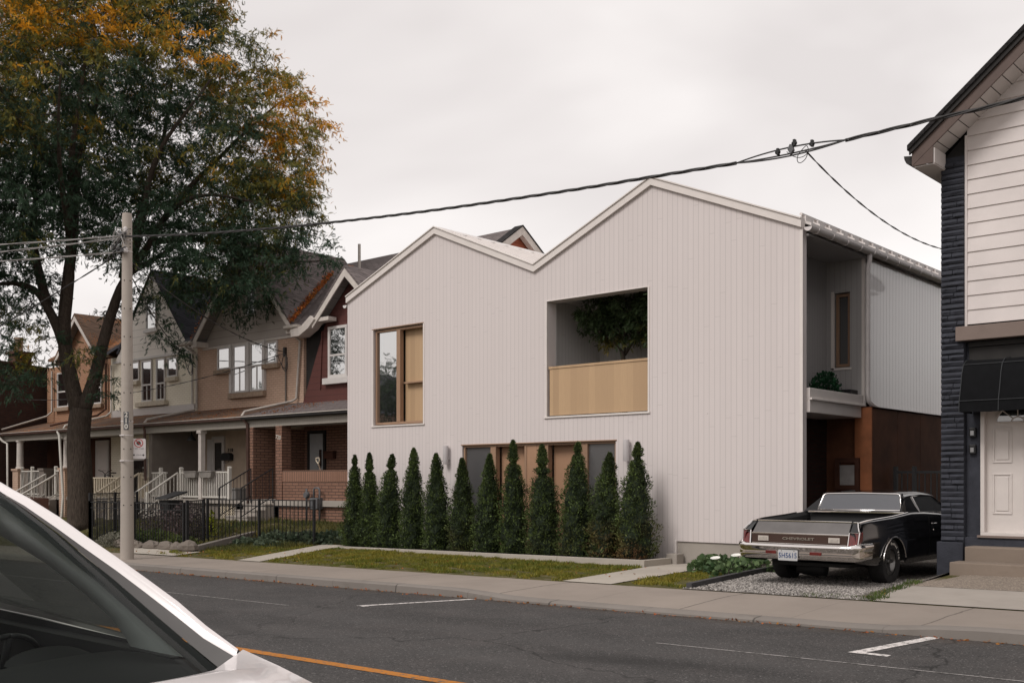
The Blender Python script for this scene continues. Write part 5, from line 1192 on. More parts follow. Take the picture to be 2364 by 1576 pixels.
bush('garden_shrub', 'low green shrub spilling over the stone edging by the pole', 'shrub', [(-25.6, 14.9, z_(-25.6, 14.9), 1.1, .45, .42), (-24.2, 14.7, z_(-24.2, 14.7), .8, .35, .35), (-26.9, 14.9, z_(-26.9, 14.9), .8, .45, .45)], 3000, (.03, .08), ((.035, .06, .02), (.12, .14, .04)), 47)
bush('garden_shrub', 'silvery low bush left of the utility pole', 'shrub', [(-26.6, 14.25, z_(-26.6, 14.2), .55, .35, .42), (-27.2, 14.3, z_(-27.2, 14.3), .4, .3, .3)], 1500, (.02, .05), ((.13, .13, .10), (.26, .25, .20)), 49)
bush('potted_shrub', 'dark green shrub on the canopy beside the recessed window', 'shrub', [(-8.95, 19.35, 3.06, .30, .5, .62), (-9.15, 18.8, 3.06, .25, .3, .22)], 1500, (.03, .07), ((.012, .05, .022), (.03, .10, .045)), 51)
bush('garden_shrub', 'small yellow-green upright plant against the gate post', 'shrub', [(-25.1, 16.2, z_(-25.1, 16.2), .12, .12, .75)], 260, (.03, .07), ((.12, .15, .01), (.28, .30, .02)), 53)
tag(obj('planter_box', MB().box(-9.3, -8.68, 19.9, 20.24, 3.06, 3.36), M['iron'], bevel=.01), 'dark planter box on the canopy under the recessed window', 'planter')
# fallen leaves: roof valleys, gutters, kerb line
rng = np.random.default_rng(61); Pl = []
def lv(n, f): 
    for _ in range(n): Pl.append(f())
lv(1500, lambda: (lambda a_, w: (-26.95-a_+w*.8+.05, 20.30+(1.12*a_-.06)/.69-.02, 6.52+1.12*a_+abs(w)*.5))(rng.uniform(0, 2.0)**1., rng.normal()*.09))
lv(350, lambda: (lambda a_, w: (-25.95+a_+w*.5-.06, 20.42+rng.uniform(0, .25), 6.55+.94*a_+.05))(rng.uniform(0, 1.5), rng.normal()*.06))
lv(420, lambda: (lambda s: (-32.75+s*1.0+rng.normal()*.07, 20.34+rng.uniform(0, .25), 6.42+s*1.06+.12))(rng.uniform(0, 1.4)))
lv(260, lambda: (lambda y: (-30.2+rng.normal()*1.8, y, 3.58+(y-18.78)*.247))(rng.uniform(18.8, 20.6)))
lv(420, lambda: (lambda y: (-26.6+abs(rng.normal())*.9, y, 3.58+(y-18.78)*.247))(rng.uniform(18.8, 20.6)))
lv(520, lambda: (lambda x: (x, 11.22-abs(rng.normal())*.06, sx(x)-.11))(rng.uniform(-24, -2)))
lv(260, lambda: (lambda x, y: (x, y, gz(x, y)+.02))(rng.uniform(-26, -20), rng.uniform(13.3, 15.8)))
lv(160, lambda: (lambda x, y: (x, y, gz(x, y)+.03))(rng.uniform(-20, -9), rng.uniform(13.2, 16.2)))
Pl = np.array(Pl); n = len(Pl); D = norm(rng.normal(size=(n, 3))*np.array([1, 1, .3])); Sd = norm(np.cross(D, np.array([0, 0, 1.])+rng.normal(size=(n, 3))*.4)); Ls = rng.uniform(.025, .055, n); Ls[:2300] *= 1.7
V, F = scatter(Pl, D, Sd, Ls, Ls*.6, LF_V, LF_F); col = np.array([.34, .115, .028])*rng.uniform(.3, 1.3, n)[:, None]; col[:, 1] *= rng.uniform(.7, 1.3, n); col[:2200] *= 1.7
o = np_mesh('fallen_leaves', V, F, M['leaf'], None, np.repeat(col, 6, 0)); o['kind'] = 'stuff'; o['label'] = 'fallen orange leaves in the roof valleys and along the kerb'
# loose gravel stones
rng = np.random.default_rng(71); n = 15000; x = rng.uniform(-8.8, -5.5, n); y = 13.2+(16.5-13.2)*rng.uniform(0, 1, n); k = (x > -8.30-(y-13.16)*.13) & (x < -5.55-(y-13.16)*.05); x, y = x[k], y[k]; n = len(x)
P = np.stack([x, y, sx(-7)+.012+0*x+S*(x+7)], 1); tv = [(-.5, -.4, 0), (.4, -.5, 0), (.5, .4, 0), (-.4, .5, 0), (0, 0, .6)]; tf = [(0, 1, 4, 4), (1, 2, 4, 4), (2, 3, 4, 4), (3, 0, 4, 4)]
D = norm(rng.normal(size=(n, 3))*np.array([1, 1, .25])); Sd = norm(np.cross(np.array([0, 0, 1.])+rng.normal(size=(n, 3))*.35, D)); sz = rng.uniform(.012, .032, n)
V, F = scatter(P, D, Sd, sz, sz, tv, [(a_, b_, c_) for a_, b_, c_, _ in tf]); g_ = rng.uniform(.08, .40, n)[:, None]; col = np.concatenate([g_*1.05, g_*.97, g_*.9], 1)
a = N('stone_chip'); at_ = a.n('ShaderNodeAttribute'); at_.attribute_name = 'col'; a.bsdf(at_.outputs['Color'], .9, 0, .2); M['chip'] = a.m
o = np_mesh('gravel_stones', V, F, M['chip'], None, np.repeat(col, 5, 0)); o['kind'] = 'stuff'; o['label'] = 'loose grey gravel stones of the driveway'

# ------------------------------------------------------------------ fences, edging, stones
def picket_fence(label, runs, zt_off=1.15, gate=None):
    t = thing('iron_fence', label, 'fence', (*runs[0], gz(*runs[0])), 'black iron yard fences')
    for (x0, y0), (x1, y1) in zip(runs, runs[1:]):
        L_ = math.hypot(x1-x0, y1-y0); n = max(1, int(L_/(.125 if L_ > 2 else .2))); g = MB(); z0 = gz(x0, y0); z1 = gz(x1, y1); zt0 = (z0+z1)/2+zt_off
        for i in range(1, n): 
            s = i/n; X, Y = x0+(x1-x0)*s, y0+(y1-y0)*s; g.box(X-.0075, X+.0075, Y-.0075, Y+.0075, gz(X, Y)+.08, zt0-.01)
        obj('pickets', g, M['iron'], t); g = MB()
        for dz, r_ in ((0, .018), (-.16, .013)): g.tube([(x0, y0, zt0+dz), (x1, y1, zt0+dz)], r_, 4)
        g.tube([(x0, y0, z0+.13), (x1, y1, z1+.13)], .013, 4); obj('rail', g, M['iron'], t)
        m_ = max(1, round(L_/2.2))
        for i in range(m_+1): 
            X, Y = x0+(x1-x0)*i/m_, y0+(y1-y0)*i/m_; obj('post', MB().box(X-.028, X+.028, Y-.028, Y+.028, gz(X, Y)-.1, zt0+.03), M['iron'], t)
    return t
picket_fence('black iron picket fence around the yard left of the utility pole', [(-31.3, 17.5), (-28.2, 14.35), (-23.6, 14.45)], 1.17)
picket_fence('open black iron gate leaf right of the utility pole', [(-23.45, 14.45), (-24.75, 15.75)], 1.17)
picket_fence('black iron picket fence in front of the pink brick porch', [(-24.8, 15.9), (-21.35, 16.75)], 1.12)
t = thing('iron_gate', 'dark iron driveway gate against the weathered steel wall', 'gate', (-7.2, 21, 0)); g = MB()
for x in (-8.22, -7.85, -7.3, -6.7, -6.1): g.box(x-.035, x+.035, 20.96, 21.04, -.05, 1.86)
obj('gate_post', g, M['iron'], t); g = MB().box(-8.2, -6.1, 20.98, 21.02, 1.72, 1.77).box(-8.2, -6.1, 20.98, 21.02, .15, .2)
for i in range(18): x = -8.1+i*.115; g.box(x-.01, x+.01, 20.99, 21.01, .2, 1.72)
obj('gate_bars', g, M['iron'], t)
t = thing('wall_niche', 'pale square hatch in a brown frame on the undercroft wall', 'hatch', (-8.9, 20, 1.6)); g = MB(); frame(g, -9.02, -8.53, 1.40, 2.02, 19.93, 19.998, .09); obj('hatch_frame', g, M['rust_d'], t); obj('hatch_panel', MB().box(-8.93, -8.62, 19.96, 19.99, 1.49, 1.88), M['grey_gate'], t)
obj_e = []
g = MB(); pts = [(-8.22, 13.25), (-8.45, 14.6), (-8.62, 15.6), (-8.85, 17.3)]
for (x0, y0), (x1, y1) in zip(pts, pts[1:]): g.prism([(x0-.045, y0), (x0+.045, y0), (x1+.045, y1), (x1-.045, y1)], 'z', -.06, .085)
M['edge'] = m_plain('tarred_timber', (.045, .043, .045), .8, .3, 5, .4)
tag(obj('edging_timber', g, M['edge']), 'dark timber edging between the grass and the gravel driveway', 'edging')
t = None
random.seed(8)
def rock(x, y, z, sx_, sy_, sz_, label, m='stone', group='stones edging the left yard'):
    M.setdefault('stone', m_concrete('fieldstone', (.16, .135, .115), stain=.6)); rings = []; n = 9
    for i in range(6):
        ph = -math.pi/2+math.pi*(i+.3)/5.6; ring = []
        for j in range(n):
            th = 2*math.pi*j/n; k = 1+random.uniform(-.14, .14); q = lambda c: math.copysign(abs(c)**.7, c); ring.append((x+sx_*q(math.cos(th))*math.cos(ph)*k, y+sy_*q(math.sin(th))*math.cos(ph)*k, z+sz_*math.sin(ph)*k))
        rings.append(ring)
    return tag(obj('edging_stone', MB().loft(rings, True, True), M[m]), label, 'stone', group)
for k, x in enumerate((-26.2, -25.5, -24.75, -24.0, -23.55)): rock(x, 14.22, gz(x, 14.2)+.08, .36 if k < 4 else .2, .13, .14, ('first', 'second', 'third', 'fourth', 'last')[k]+' low edging stone from the left under the iron fence')
rock(-22.75, 14.05, gz(-22.7, 14)+.12, .26, .2, .17, 'rounded boulder at the corner of the yard kerb'); rock(-23.7, 15.75, gz(-23.7, 15.75)+.06, .22, .15, .1, 'small squared stone against the yard kerb')
vsp = [(-23.5, 14.2), (-22.8, 14.25), (-24.3, 17.0)]
g = MB()
for (x0, y0), (x1, y1) in zip(vsp, vsp[1:]):
    z0, z1 = gz(x0, y0), gz(x1, y1); d = Vector((x1-x0, y1-y0)).normalized()*.07; a_ = (x0-d.y, y0+d.x); b_ = (x0+d.y, y0-d.x); c_ = (x1+d.y, y1-d.x); e_ = (x1-d.y, y1+d.x)
    g.add([(*a_, z0-.1), (*b_, z0-.1), (*c_, z1-.1), (*e_, z1-.1), (*a_, z0+.13), (*b_, z0+.13), (*c_, z1+.13), (*e_, z1+.13)], [(0,3,2,1),(4,5,6,7),(0,1,5,4),(1,2,6,5),(2,3,7,6),(3,0,4,7)])
tag(obj('yard_kerb', g, M['kerb'], bevel=.012), 'low concrete kerb at the foot of the iron fence', 'kerb')
# dark timber lid and bins on the left yards
t = thing('cellar_hatch', 'sloping dark brown cellar hatch beside the white downpipe', 'hatch', (-40, 17.5, .3)); obj('hatch_lid', MB().add([(-43.4, 16.2, .72), (-40.6, 16.2, .72), (-38.9, 18.2, 0.95), (-43.4, 18.2, 1.05), (-43.4, 16.2, -.4), (-40.6, 16.2, -.4), (-38.9, 18.2, -.4), (-43.4, 18.2, -.4)], [(0, 1, 2, 3), (4, 5, 1, 0), (5, 6, 2, 1), (6, 7, 3, 2), (7, 4, 0, 3)]), M['rust_d'], t)
t = thing('waste_bin', 'dark wheeled bin with an open lid behind the iron fence', 'bin', (-29.2, 17.6, .1))
obj('bin_body', MB().loft([[(-29.2-.25*k, 17.4-.2*k, z), (-29.2+.25*k, 17.4-.2*k, z), (-29.2+.25*k, 17.4+.3*k, z), (-29.2-.25*k, 17.4+.3*k, z)] for k, z in ((.85, .1), (1.05, 1.0))], True, True), M['iron'], t, bevel=.02)
obj('bin_lid', MB().add([(-29.55, 17.1, 1.02), (-28.85, 17.1, 1.02), (-28.85, 17.8, 1.22), (-29.55, 17.8, 1.22), (-29.55, 17.1, 1.06), (-28.85, 17.1, 1.06), (-28.85, 17.8, 1.27), (-29.55, 17.8, 1.27)], [(0,3,2,1),(4,5,6,7),(0,1,5,4),(1,2,6,5),(2,3,7,6),(3,0,4,7)]), M['iron'], t, bevel=.012)
t = thing('bicycle', 'dark bicycle leaning on the cream porch railing', 'bicycle', (-36.6, 19.3, 1.0)); 
def wheel_ring(cx, cy, cz, r, rt): return MB().tube([(cx+r*math.cos(a_), cy, cz+r*math.sin(a_)) for a_ in [2*math.pi*i/24 for i in range(25)]], rt, 6)
for x in (-37.0, -36.0): obj('wheel', wheel_ring(x, 19.3, 1.34, .33, .018), M['iron'], t)
obj('bike_frame', MB().tube([(-37.0, 19.3, 1.34), (-36.8, 19.3, 1.82), (-36.25, 19.3, 1.78), (-36.45, 19.3, 1.32), (-36.0, 19.3, 1.34), (-36.25, 19.3, 1.78)], .018, 6).tube([(-36.8, 19.3, 1.8), (-36.45, 19.3, 1.32)], .018, 6), M['iron'], t); obj('handlebar', MB().tube([(-36.82, 19.05, 1.98), (-36.8, 19.2, 1.94), (-36.8, 19.3, 1.84), (-36.8, 19.45, 1.94), (-36.82, 19.58, 1.98)], .014, 6), M['iron'], t); obj('saddle', MB().prism([(-36.38, 1.86), (-36.12, 1.86), (-36.12, 1.90), (-36.38, 1.88)], 'y', 19.22, 19.38), M['iron'], t, bevel=.012)

# ------------------------------------------------------------------ utility pole, sign, cables
PX0, PY0 = -21.93, 12.02
t = thing('utility_pole', 'round concrete utility pole numbered 210 by the left sidewalk', 'pole', (PX0, PY0, -.16))
g = MB().lathe([(.148, -.1), (.146, 0), (.105, 7.6), (.098, 7.66), (.0, 7.68)], (PX0, PY0, -.16), 24); obj('pole_shaft', g, M['pole'], t, smooth=True, angle=50)
vx, vy = .877, -.48      # towards the camera from the pole
g = MB()
for z in list(np.arange(1.2, 6.6, .62))+[6.9, 6.98, 7.06, 7.2, 7.3]: 
    r_ = .146-.0055*(z)+.002
    for s in (-.55, .6): 
        a_ = math.atan2(vy, vx)+s; g.lathe([(.0, 0), (.013, 0), (.013, .01), (0, .01)], (PX0+r_*math.cos(a_), PY0+r_*math.sin(a_), z-.16), 8, 'x')
obj('bolt_hole', g, M['dark'], t)
Mt = lambda s, z, r_: Matrix.Translation((PX0+r_*math.cos(math.atan2(vy, vx)+s), PY0+r_*math.sin(math.atan2(vy, vx)+s), z)) @ Matrix.Rotation(math.atan2(vy, vx)+s+math.pi/2, 4, 'Z') @ Matrix.Rotation(R(90), 4, 'X')
g = MB(); 
for ch_, z in (('2', 3.03), ('1', 2.90), ('0', 2.77)): g.join(text_mb(ch_, .15, Mt(-.15, z, .141), .006, bold=.004))
obj('pole_number', g, M['rail_w'], t)
obj('number_plate', MB().add([tuple(Mt(-.15, 2.90, .134) @ Vector(p)) for p in ((-.055, -.2, 0), (.055, -.2, 0), (.055, .2, 0), (-.055, .2, 0))], [(0, 1, 2, 3)]), M['meter'], t)
for z in (2.89, 2.58, 2.02, 6.9, 6.65): r_ = .146-.0055*(z+.16)+.002; obj('steel_band', MB().lathe([(r_, -.008), (r_+.003, -.008), (r_+.003, .008), (r_, .008)], (PX0, PY0, z), 24, cap=False), M['gutterw'], t)
# insulator rack and wire tangle
for q in (6.62, 7.0): obj('cable_bracket', MB().box(PX0-.16, PX0+.16, PY0-.16, PY0-.10, q, q+.07), M['meter'], t)
for (dx, dz) in ((.16, 7.1), (.18, 6.65), (-.12, 6.95)): obj('insulator', MB().lathe([(0, -.07), (.04, -.06), (.05, -.03), (.03, -.01), (.05, .02), (.03, .05), (0, .06)], (PX0+dx, PY0-.13, dz), 12), M['gutterw'], t, smooth=True)
random.seed(3); g = MB()
for k in range(11):
    a_ = Vector((PX0+random.uniform(-.7, .3), PY0-.15+random.uniform(-.1, .1), 6.85+random.uniform(-.25, .3))); b_ = Vector((PX0+random.uniform(-.3, .35), PY0-.14, 6.9+random.uniform(-.3, .25))); m_ = (a_+b_)/2+Vector((random.uniform(-.2, .2), -.1, random.choice((-1, 1))*random.uniform(.1, .28)))
    g.tube([a_*(1-u)**2+m_*2*u*(1-u)+b_*u*u for u in [i/10 for i in range(11)]], .010, 5)
obj('jumper_wire', g, M['wire_l'], t); g = MB()
for k in range(6):
    a_ = Vector((PX0+random.uniform(-.6, .1), PY0-.2, 6.7+random.uniform(-.2, .2))); b_ = Vector((PX0+random.uniform(-.2, .4), PY0-.2, 6.75+random.uniform(-.2, .2))); m_ = (a_+b_)/2+Vector((0, -.1, random.uniform(-.3, .1)))
    g.tube([a_*(1-u)**2+m_*2*u*(1-u)+b_*u*u for u in [i/10 for i in range(11)]], .016, 5)
obj('black_jumper', g, M['wire'], t)
# parking sign: plate, prohibition disc, hours, arrows
t = thing('parking_sign', 'white no-stopping sign with red ring and arrows strapped to the pole', 'sign', (PX0+.3, PY0, 2.3))
SA = math.atan2(vy, vx)+math.pi/2
SM = Matrix.Translation((PX0+.215*.877*0+.285*math.cos(SA), PY0+.285*math.sin(SA)-.05, 2.29)) @ Matrix.Rotation(SA, 4, 'Z') @ Matrix.Rotation(R(90), 4, 'X')
def rrect(w, h, r, n=6):
    p = []
    for cx, cy, a0 in ((w-r, h-r, 0), (-w+r, h-r, 90), (-w+r, -h+r, 180), (w-r, -h+r, 270)):
        for i in range(n+1): a_ = R(a0+90*i/n); p.append((cx+r*math.cos(a_), cy+r*math.sin(a_)))
    return p
def put(mb): return MB().join(mb, SM)
obj('sign_plate', put(MB().prism(rrect(.15, .225, .03), 'z', 0, .004)), M['gutterw'], t)
M['sign_red'] = m_plain('sign_red', (.42, .035, .03), .5, .05); M['sign_green'] = m_plain('sign_dark', (.03, .05, .04), .5, .05)
ring = MB(); n = 40; ro, ri = .095, .078
ring.loft([[(r_*math.cos(2*math.pi*i/n), .125+r_*math.sin(2*math.pi*i/n), z) for i in range(n)] for r_, z in ((ro, .004), (ro, .007), (ri, .007), (ri, .004))])
q = R(-45); dx, dy = math.cos(q), math.sin(q); ring.add([(dx*s*.08-dy*w*.009, .125+dy*s*.08+dx*w*.009, .0085) for s, w in ((-1, -1), (1, -1), (1, 1), (-1, 1))], [(0, 1, 2, 3)])
obj('red_ring', put(ring), M['sign_red'], t)
oc = [(.048*math.cos(R(22.5+45*i)), .125+.048*math.sin(R(22.5+45*i))) for i in range(8)]; obj('octagon_symbol', put(MB().prism(oc, 'z', .004, .0065)), M['sign_green'], t)
g = MB().join(text_mb('7 AM - 9 AM', .042, Matrix.Translation((0, .0, .0045)), .001)).join(text_mb('MON-FRI', .028, Matrix.Translation((0, -.14, .0045)), .001))
obj('sign_text', put(g), M['sign_green'], t)
g = MB()
for s in (-1, 1): g.prism([(s*.125, -.14), (s*.09, -.115), (s*.09, -.133), (s*.075, -.133), (s*.075, -.147), (s*.09, -.147), (s*.09, -.165)][::s], 'z', .004, .0065)
obj('sign_arrow', put(g), M['dark'], t)
g = MB()
for z in (2.58, 2.02): g.box(PX0-.02, PX0+.18, PY0-.17, PY0-.15, z-.012, z+.012)
obj('sign_bracket', g, M['gutterw'], t)
# cables
def sagpts(A, B, sag, n=60): 
    A, B = Vector(A), Vector(B); return [A.lerp(B, i/n)-Vector((0, 0, 4*sag*(i/n)*(1-i/n))) for i in range(n+1)]
def twisted(mb, pts, r, R_, turns, strands=3):
    L_ = sum((b_-a_).length for a_, b_ in zip(pts, pts[1:]))
    for s in range(strands):
        q = []; acc = 0
        for i, p in enumerate(pts):
            if i: acc += (pts[i]-pts[i-1]).length
            d = (pts[min(i+1, len(pts)-1)]-pts[max(i-1, 0)]).normalized(); a_ = d.cross(Vector((0, 0, 1))).normalized(); b_ = a_.cross(d); th = 2*math.pi*(acc*turns+s/strands)
            q.append(p+(a_*math.cos(th)+b_*math.sin(th))*R_)
        mb.tube(q, r, 5)
def spline(P, n=8):
    P = [Vector(p) for p in P]; out_ = []
    for i in range(len(P)-1):
        p0, p1, p2, p3 = P[max(i-1, 0)], P[i], P[i+1], P[min(i+2, len(P)-1)]
        for k in range(n): u = k/n; out_.append(.5*((2*p1)+(-p0+p2)*u+(2*p0-5*p1+4*p2-p3)*u*u+(-p0+3*p1-3*p2+p3)*u**3))
    return out_+[P[-1]]
cb = [(-21.9, 11.88, 6.96), (-19.5, 11.9, 6.64), (-17.2, 11.95, 6.38), (-14.93, 12, 6.16), (-12.24, 12, 5.93), (-9.56, 12, 5.75), (-8.06, 12, 5.67), (-6.74, 12, 5.60)]
cb2 = [(-5.3, 12, 5.585), (-4.3, 12, 5.60), (-3.33, 12, 5.615), (-1, 12, 5.75), (4, 12, 6.35), (9, 12, 7.1)]
t = thing('utility_cable', 'thick twisted overhead cable running from the pole to the upper right', 'cable', (-21.9, 12, 6.9))
g = MB(); twisted(g, spline(cb, 30), .011, .014, .95); twisted(g, spline(cb2, 26), .011, .014, .9)
k0 = Vector(cb[-1]); k1 = Vector(cb2[0])
for off in ((0, 0, .06), (0, 0, -.045), (.0, .02, -.012)):       # strands spread apart round the splice
    m_ = (k0+k1)/2+Vector(off)+Vector((0, 0, -.005)); g.tube([k0*(1-u)**2+(m_*2-(k0+k1)/2)*2*u*(1-u)+k1*u*u for u in [i/16 for i in range(17)]], .010, 6)
obj('cable', g, M['wire'], t)
for (x, z) in ((-6.17, 5.62), (-5.95, 5.685), (-5.72, 5.63)): obj('cable_clamp', MB().lathe([(0, -.035), (.022, -.03), (.028, 0), (.02, .03), (0, .035)], (x, 12.0, z), 6, 'x').box(x-.012, x+.018, 11.975, 12.025, z-.035, z+.045), M['iron'], t, bevel=.004)
obj('tap_connector', MB().prism([(-6.03, 5.62), (-5.99, 5.55), (-5.95, 5.60), (-5.97, 5.67), (-6.0, 5.68)], 'y', 11.97, 12.02), M['meter'], t, bevel=.005)
lp_ = [(-6.05, 12, 5.60), (-5.98, 12, 5.54), (-5.90, 12, 5.50), (-5.83, 12, 5.50), (-5.78, 12, 5.53), (-5.77, 12, 5.58), (-5.79, 12, 5.62), (-5.83, 12, 5.60), (-5.90, 12, 5.53), (-5.91, 12, 5.46), (-5.87, 12, 5.43), (-5.81, 12, 5.46), (-5.78, 12, 5.52), (-5.80, 12, 5.58)]
obj('tail_loop', MB().tube(spline(lp_, 5), .005, 5), M['wire'], t)
t = thing('service_cable', 'thin cable dropping from the splice behind the dark stone pier', 'cable', (-5.8, 12, 5.5)); g = MB()
dr_ = sagpts((-5.80, 12, 5.56), (-6.05, 20.5, 5.9), .55, 40); twisted(g, dr_, .006, .007, 1.2, 2); obj('cable', g, M['wire'], t)
ends = [((-21.95, 11.86, 6.98), (-36.0, 1.4, 7.25), .35, .012, 'topmost pale cable running left from the pole', 2), ((-21.95, 11.86, 6.93), (-36.5, 1.4, 6.35), .3, .013, 'middle pale cable running left from the pole', 2), ((-21.95, 11.86, 6.62), (-36.2, 1.3, 6.65), .3, .012, 'lowest pale cable running left from the pole', 2)]
for A_, B_, sg, r_, lb, st in ends:
    t = thing('utility_cable', lb, 'cable', A_, 'cables left of the pole'); g = MB(); twisted(g, sagpts(A_, B_, sg, 80), r_*.8, r_, .6, st); obj('cable', g, M['wire_l'], t)
for A_, B_, sg, lb in (((-22.0, 11.9, 6.62), (-27.95, 20.74, 5.72), .35, 'service wire from the pole to the tan house wall'), ((-22.0, 11.9, 6.6), (-33.35, 20.74, 5.9), .4, 'service wire from the pole to the cream house wall'), ((-22.0, 11.9, 6.62), (-33, 9.0, 3.2), .2, 'dark service wire sloping down left from the pole'), ((-27.95, 20.73, 5.68), (-44.7, 19.5, 5.0), .5, 'slack wire strung along the fronts of the terraced houses')):
    t = thing('service_cable', lb, 'cable', A_); g = MB(); twisted(g, sagpts(A_, B_, sg, 40), .009, .01, .8, 2); obj('cable', g, M['wire'], t)
g = MB(); 
for x, z in ((-27.92, 5.62), (-33.4, 5.85)):
    t = thing('wire_bracket', 'looping service wires on the '+('tan' if x > -30 else 'cream')+' house wall', 'wire', (x, 20.7, z)); g = MB()
    g.tube(spline([(x-.05, 20.72, z+.1), (x+.2, 20.66, z-.1), (x+.22, 20.66, z-.45), (x+.05, 20.68, z-.5), (x-.12, 20.7, z-.3), (x-.05, 20.72, z)], 5), .014, 5).tube(spline([(x-.3, 20.68, z), (x-.05, 20.66, z-.35), (x+.12, 20.68, z-.42), (x+.18, 20.7, z-.1)], 5), .012, 5).box(x-.06, x+.02, 20.7, 20.79, z-.05, z+.25); obj('wire_loop', g, M['wire'], t)

# ------------------------------------------------------------------ black coupe utility in the driveway (local: x right, y forward from the rear bumper, z up)
M['car_black'] = m_plain('black_car_paint', (.003, .003, .0035), .15, .0, 3, 0, 60, 0, .3, .6)
M['car_int'] = m_plain('car_interior_black', (.006, .006, .006), .6, .1)
M['tyre'] = m_plain('tyre_rubber', (.014, .013, .013), .85, .2)
M['red_lens'] = m_plain('red_lens', (.10, .008, .006), .15, .3, 30, .2, 80, 0, .5, .6)
M['clear_lens'] = m_plain('clear_lens', (.42, .38, .34), .2, .1, 30)
M['plate'] = m_plain('licence_plate', (.44, .44, .44), .5, .04)
M['plate_blue'] = m_plain('plate_blue', (.03, .06, .16), .5, .05)
M['tail_sheen'] = m_plain('sky_sheen_panel', (.17, .16, .155), .28, .12, 3, 0, 60, .85)  # sky sheen of the black tailgate paint put into a lighter metal colour
M['brown_vinyl'] = m_wood('brown_tail_panel', (.045, .022, .015), 9)
M['rim'] = m_plain('grey_rim', (.16, .155, .15), .3, .1, 5, 0, 60, .9)
M['rear_glass'] = m_glass('tinted_rear_glass', (.030, .033, .043), .07, .12)
EC = thing('pickup_car', 'black classic coupe pickup with chrome bumper, reversed view in the gravel driveway', 'car', (-7.13, 14.45, 0))
ORG = Vector((-7.13, 14.45, .02))
def TP(p, s=1): return (ORG[0]+s*p[0], ORG[1]+p[1], ORG[2]+p[2])
CAB = {'cab_roof', 'cab_deck', 'rear_window', 'rear_window_trim', 'bed_molding', 'side_window', 'window_trim', 'windscreen', 'wing_mirror', 'door_handle', 'door_seam'}
def cobj(name, mb, m, par=EC, **k):
    if name in CAB: mb.v = [(x, y-.28, z) for x, y, z in mb.v]
    mb.v = [(ORG[0]+x, ORG[1]+y, ORG[2]+z-.05*clamp(1-y/2.4)*clamp((z-.2)/.3)) for x, y, z in mb.v]; return obj(name, mb, m, par, **k)
YR, YF, WR = 1.30, 4.22, .345
ztop = interp([(.0, .80), (.10, .86), (.22, .97), (.5, 1.0), (1.4, 1.02), (2.1, 1.055), (2.7, 1.045), (3.3, 1.02), (4.2, .97), (4.9, .92), (5.2, .86), (5.3, .80)])
wmax = interp([(.0, .88), (.15, .91), (.6, .935), (1.3, .95), (2.2, .945), (3.2, .935), (4.2, .94), (4.9, .91), (5.3, .84)])
zbot = interp([(.0, .42), (.35, .36), (.9, .30), (1.8, .27), (3.6, .27), (4.8, .32), (5.3, .40)])
ys = sorted(set([round(y, 3) for y in list(np.arange(0.05, 5.31, .12))+[YR+(.43)*math.cos(math.pi*i/20) for i in range(21)]+[YF+(.43)*math.cos(math.pi*i/20) for i in range(21)]]))
def arch(y):
    z = zbot(y)
    for yc in (YR, YF):
        d = .4305**2-(y-yc)**2
        if d > 0: z = max(z, .335+math.sqrt(d)*.90)
    return z
def side_ring(y):
    w = wmax(y); zt = ztop(y); zb_ = arch(y); pr = [(w-.10, zt), (w-.055, zt-.004), (w-.028, zt-.03), (w-.018, zt-.10), (w-.004, zt-.22), (w, zt-.34)]
    for f in (.25, .5, .75, 1.0):
        z0 = zt-.34; z = z0+(zb_-z0)*f; pr.append((w-.012*f-.05*max(0, (.42-z))/.15*1.0, z))
    pr = [(x, max(z, zb_)) for x, z in pr]; return pr
g = MB()
for s in (1, -1):
    rings = [[(s*x, y, z) for x, z in side_ring(y)] for y in ys]; g.loft(rings, False)
body = cobj('body', g, M['car_black'], smooth=True, angle=50)
g = MB()      # bonnet, nose, cowl and closing panels
def deck(y): w = wmax(y)-.10; zt = ztop(y); return [(-w, y, zt), (-w*.6, y, zt+.012), (-w*.2, y, zt+.035), (0, y, zt+.03), (w*.2, y, zt+.035), (w*.6, y, zt+.012), (w, y, zt)]
g.loft([deck(y) for y in np.arange(3.75, 5.31, .15)], False); g.poly([(-.84, 5.3, .80), (.84, 5.3, .80), (.84, 5.3, .4), (-.84, 5.3, .4)])
cobj('bonnet', g, M['car_black'], smooth=True, angle=50)
# fenders' inner wells and floor
g = MB(); g.box(-.62, .62, .45, 5.2, .28, .34); g.box(-.80, .80, 2.35, 4.9, .321, .80)
for yc in (YR, YF):
    for s in (1, -1):
        g.loft([[(s*x, yc+.45*math.cos(math.pi*i/12), .33+.45*math.sin(math.pi*i/12)) for i in range(13)] for x in (.62, .925)], False); g.poly([(s*.62, yc+.45*math.cos(math.pi*i/12), .33+.45*math.sin(math.pi*i/12)) for i in range(13)])
cobj('underbody', g, M['car_int'])
g = MB().tube([(-.3, .7, .25), (-.1, .72, .22), (.12, .72, .23)], .12, 10).tube([(-.62, 1.3, .33), (.62, 1.3, .33)], .04, 8).lathe([(0, -.13), (.10, -.1), (.14, 0), (.10, .1), (0, .13)], (.0, 1.3, .33), 14); cobj('rear_axle', g, M['car_int'], smooth=True)
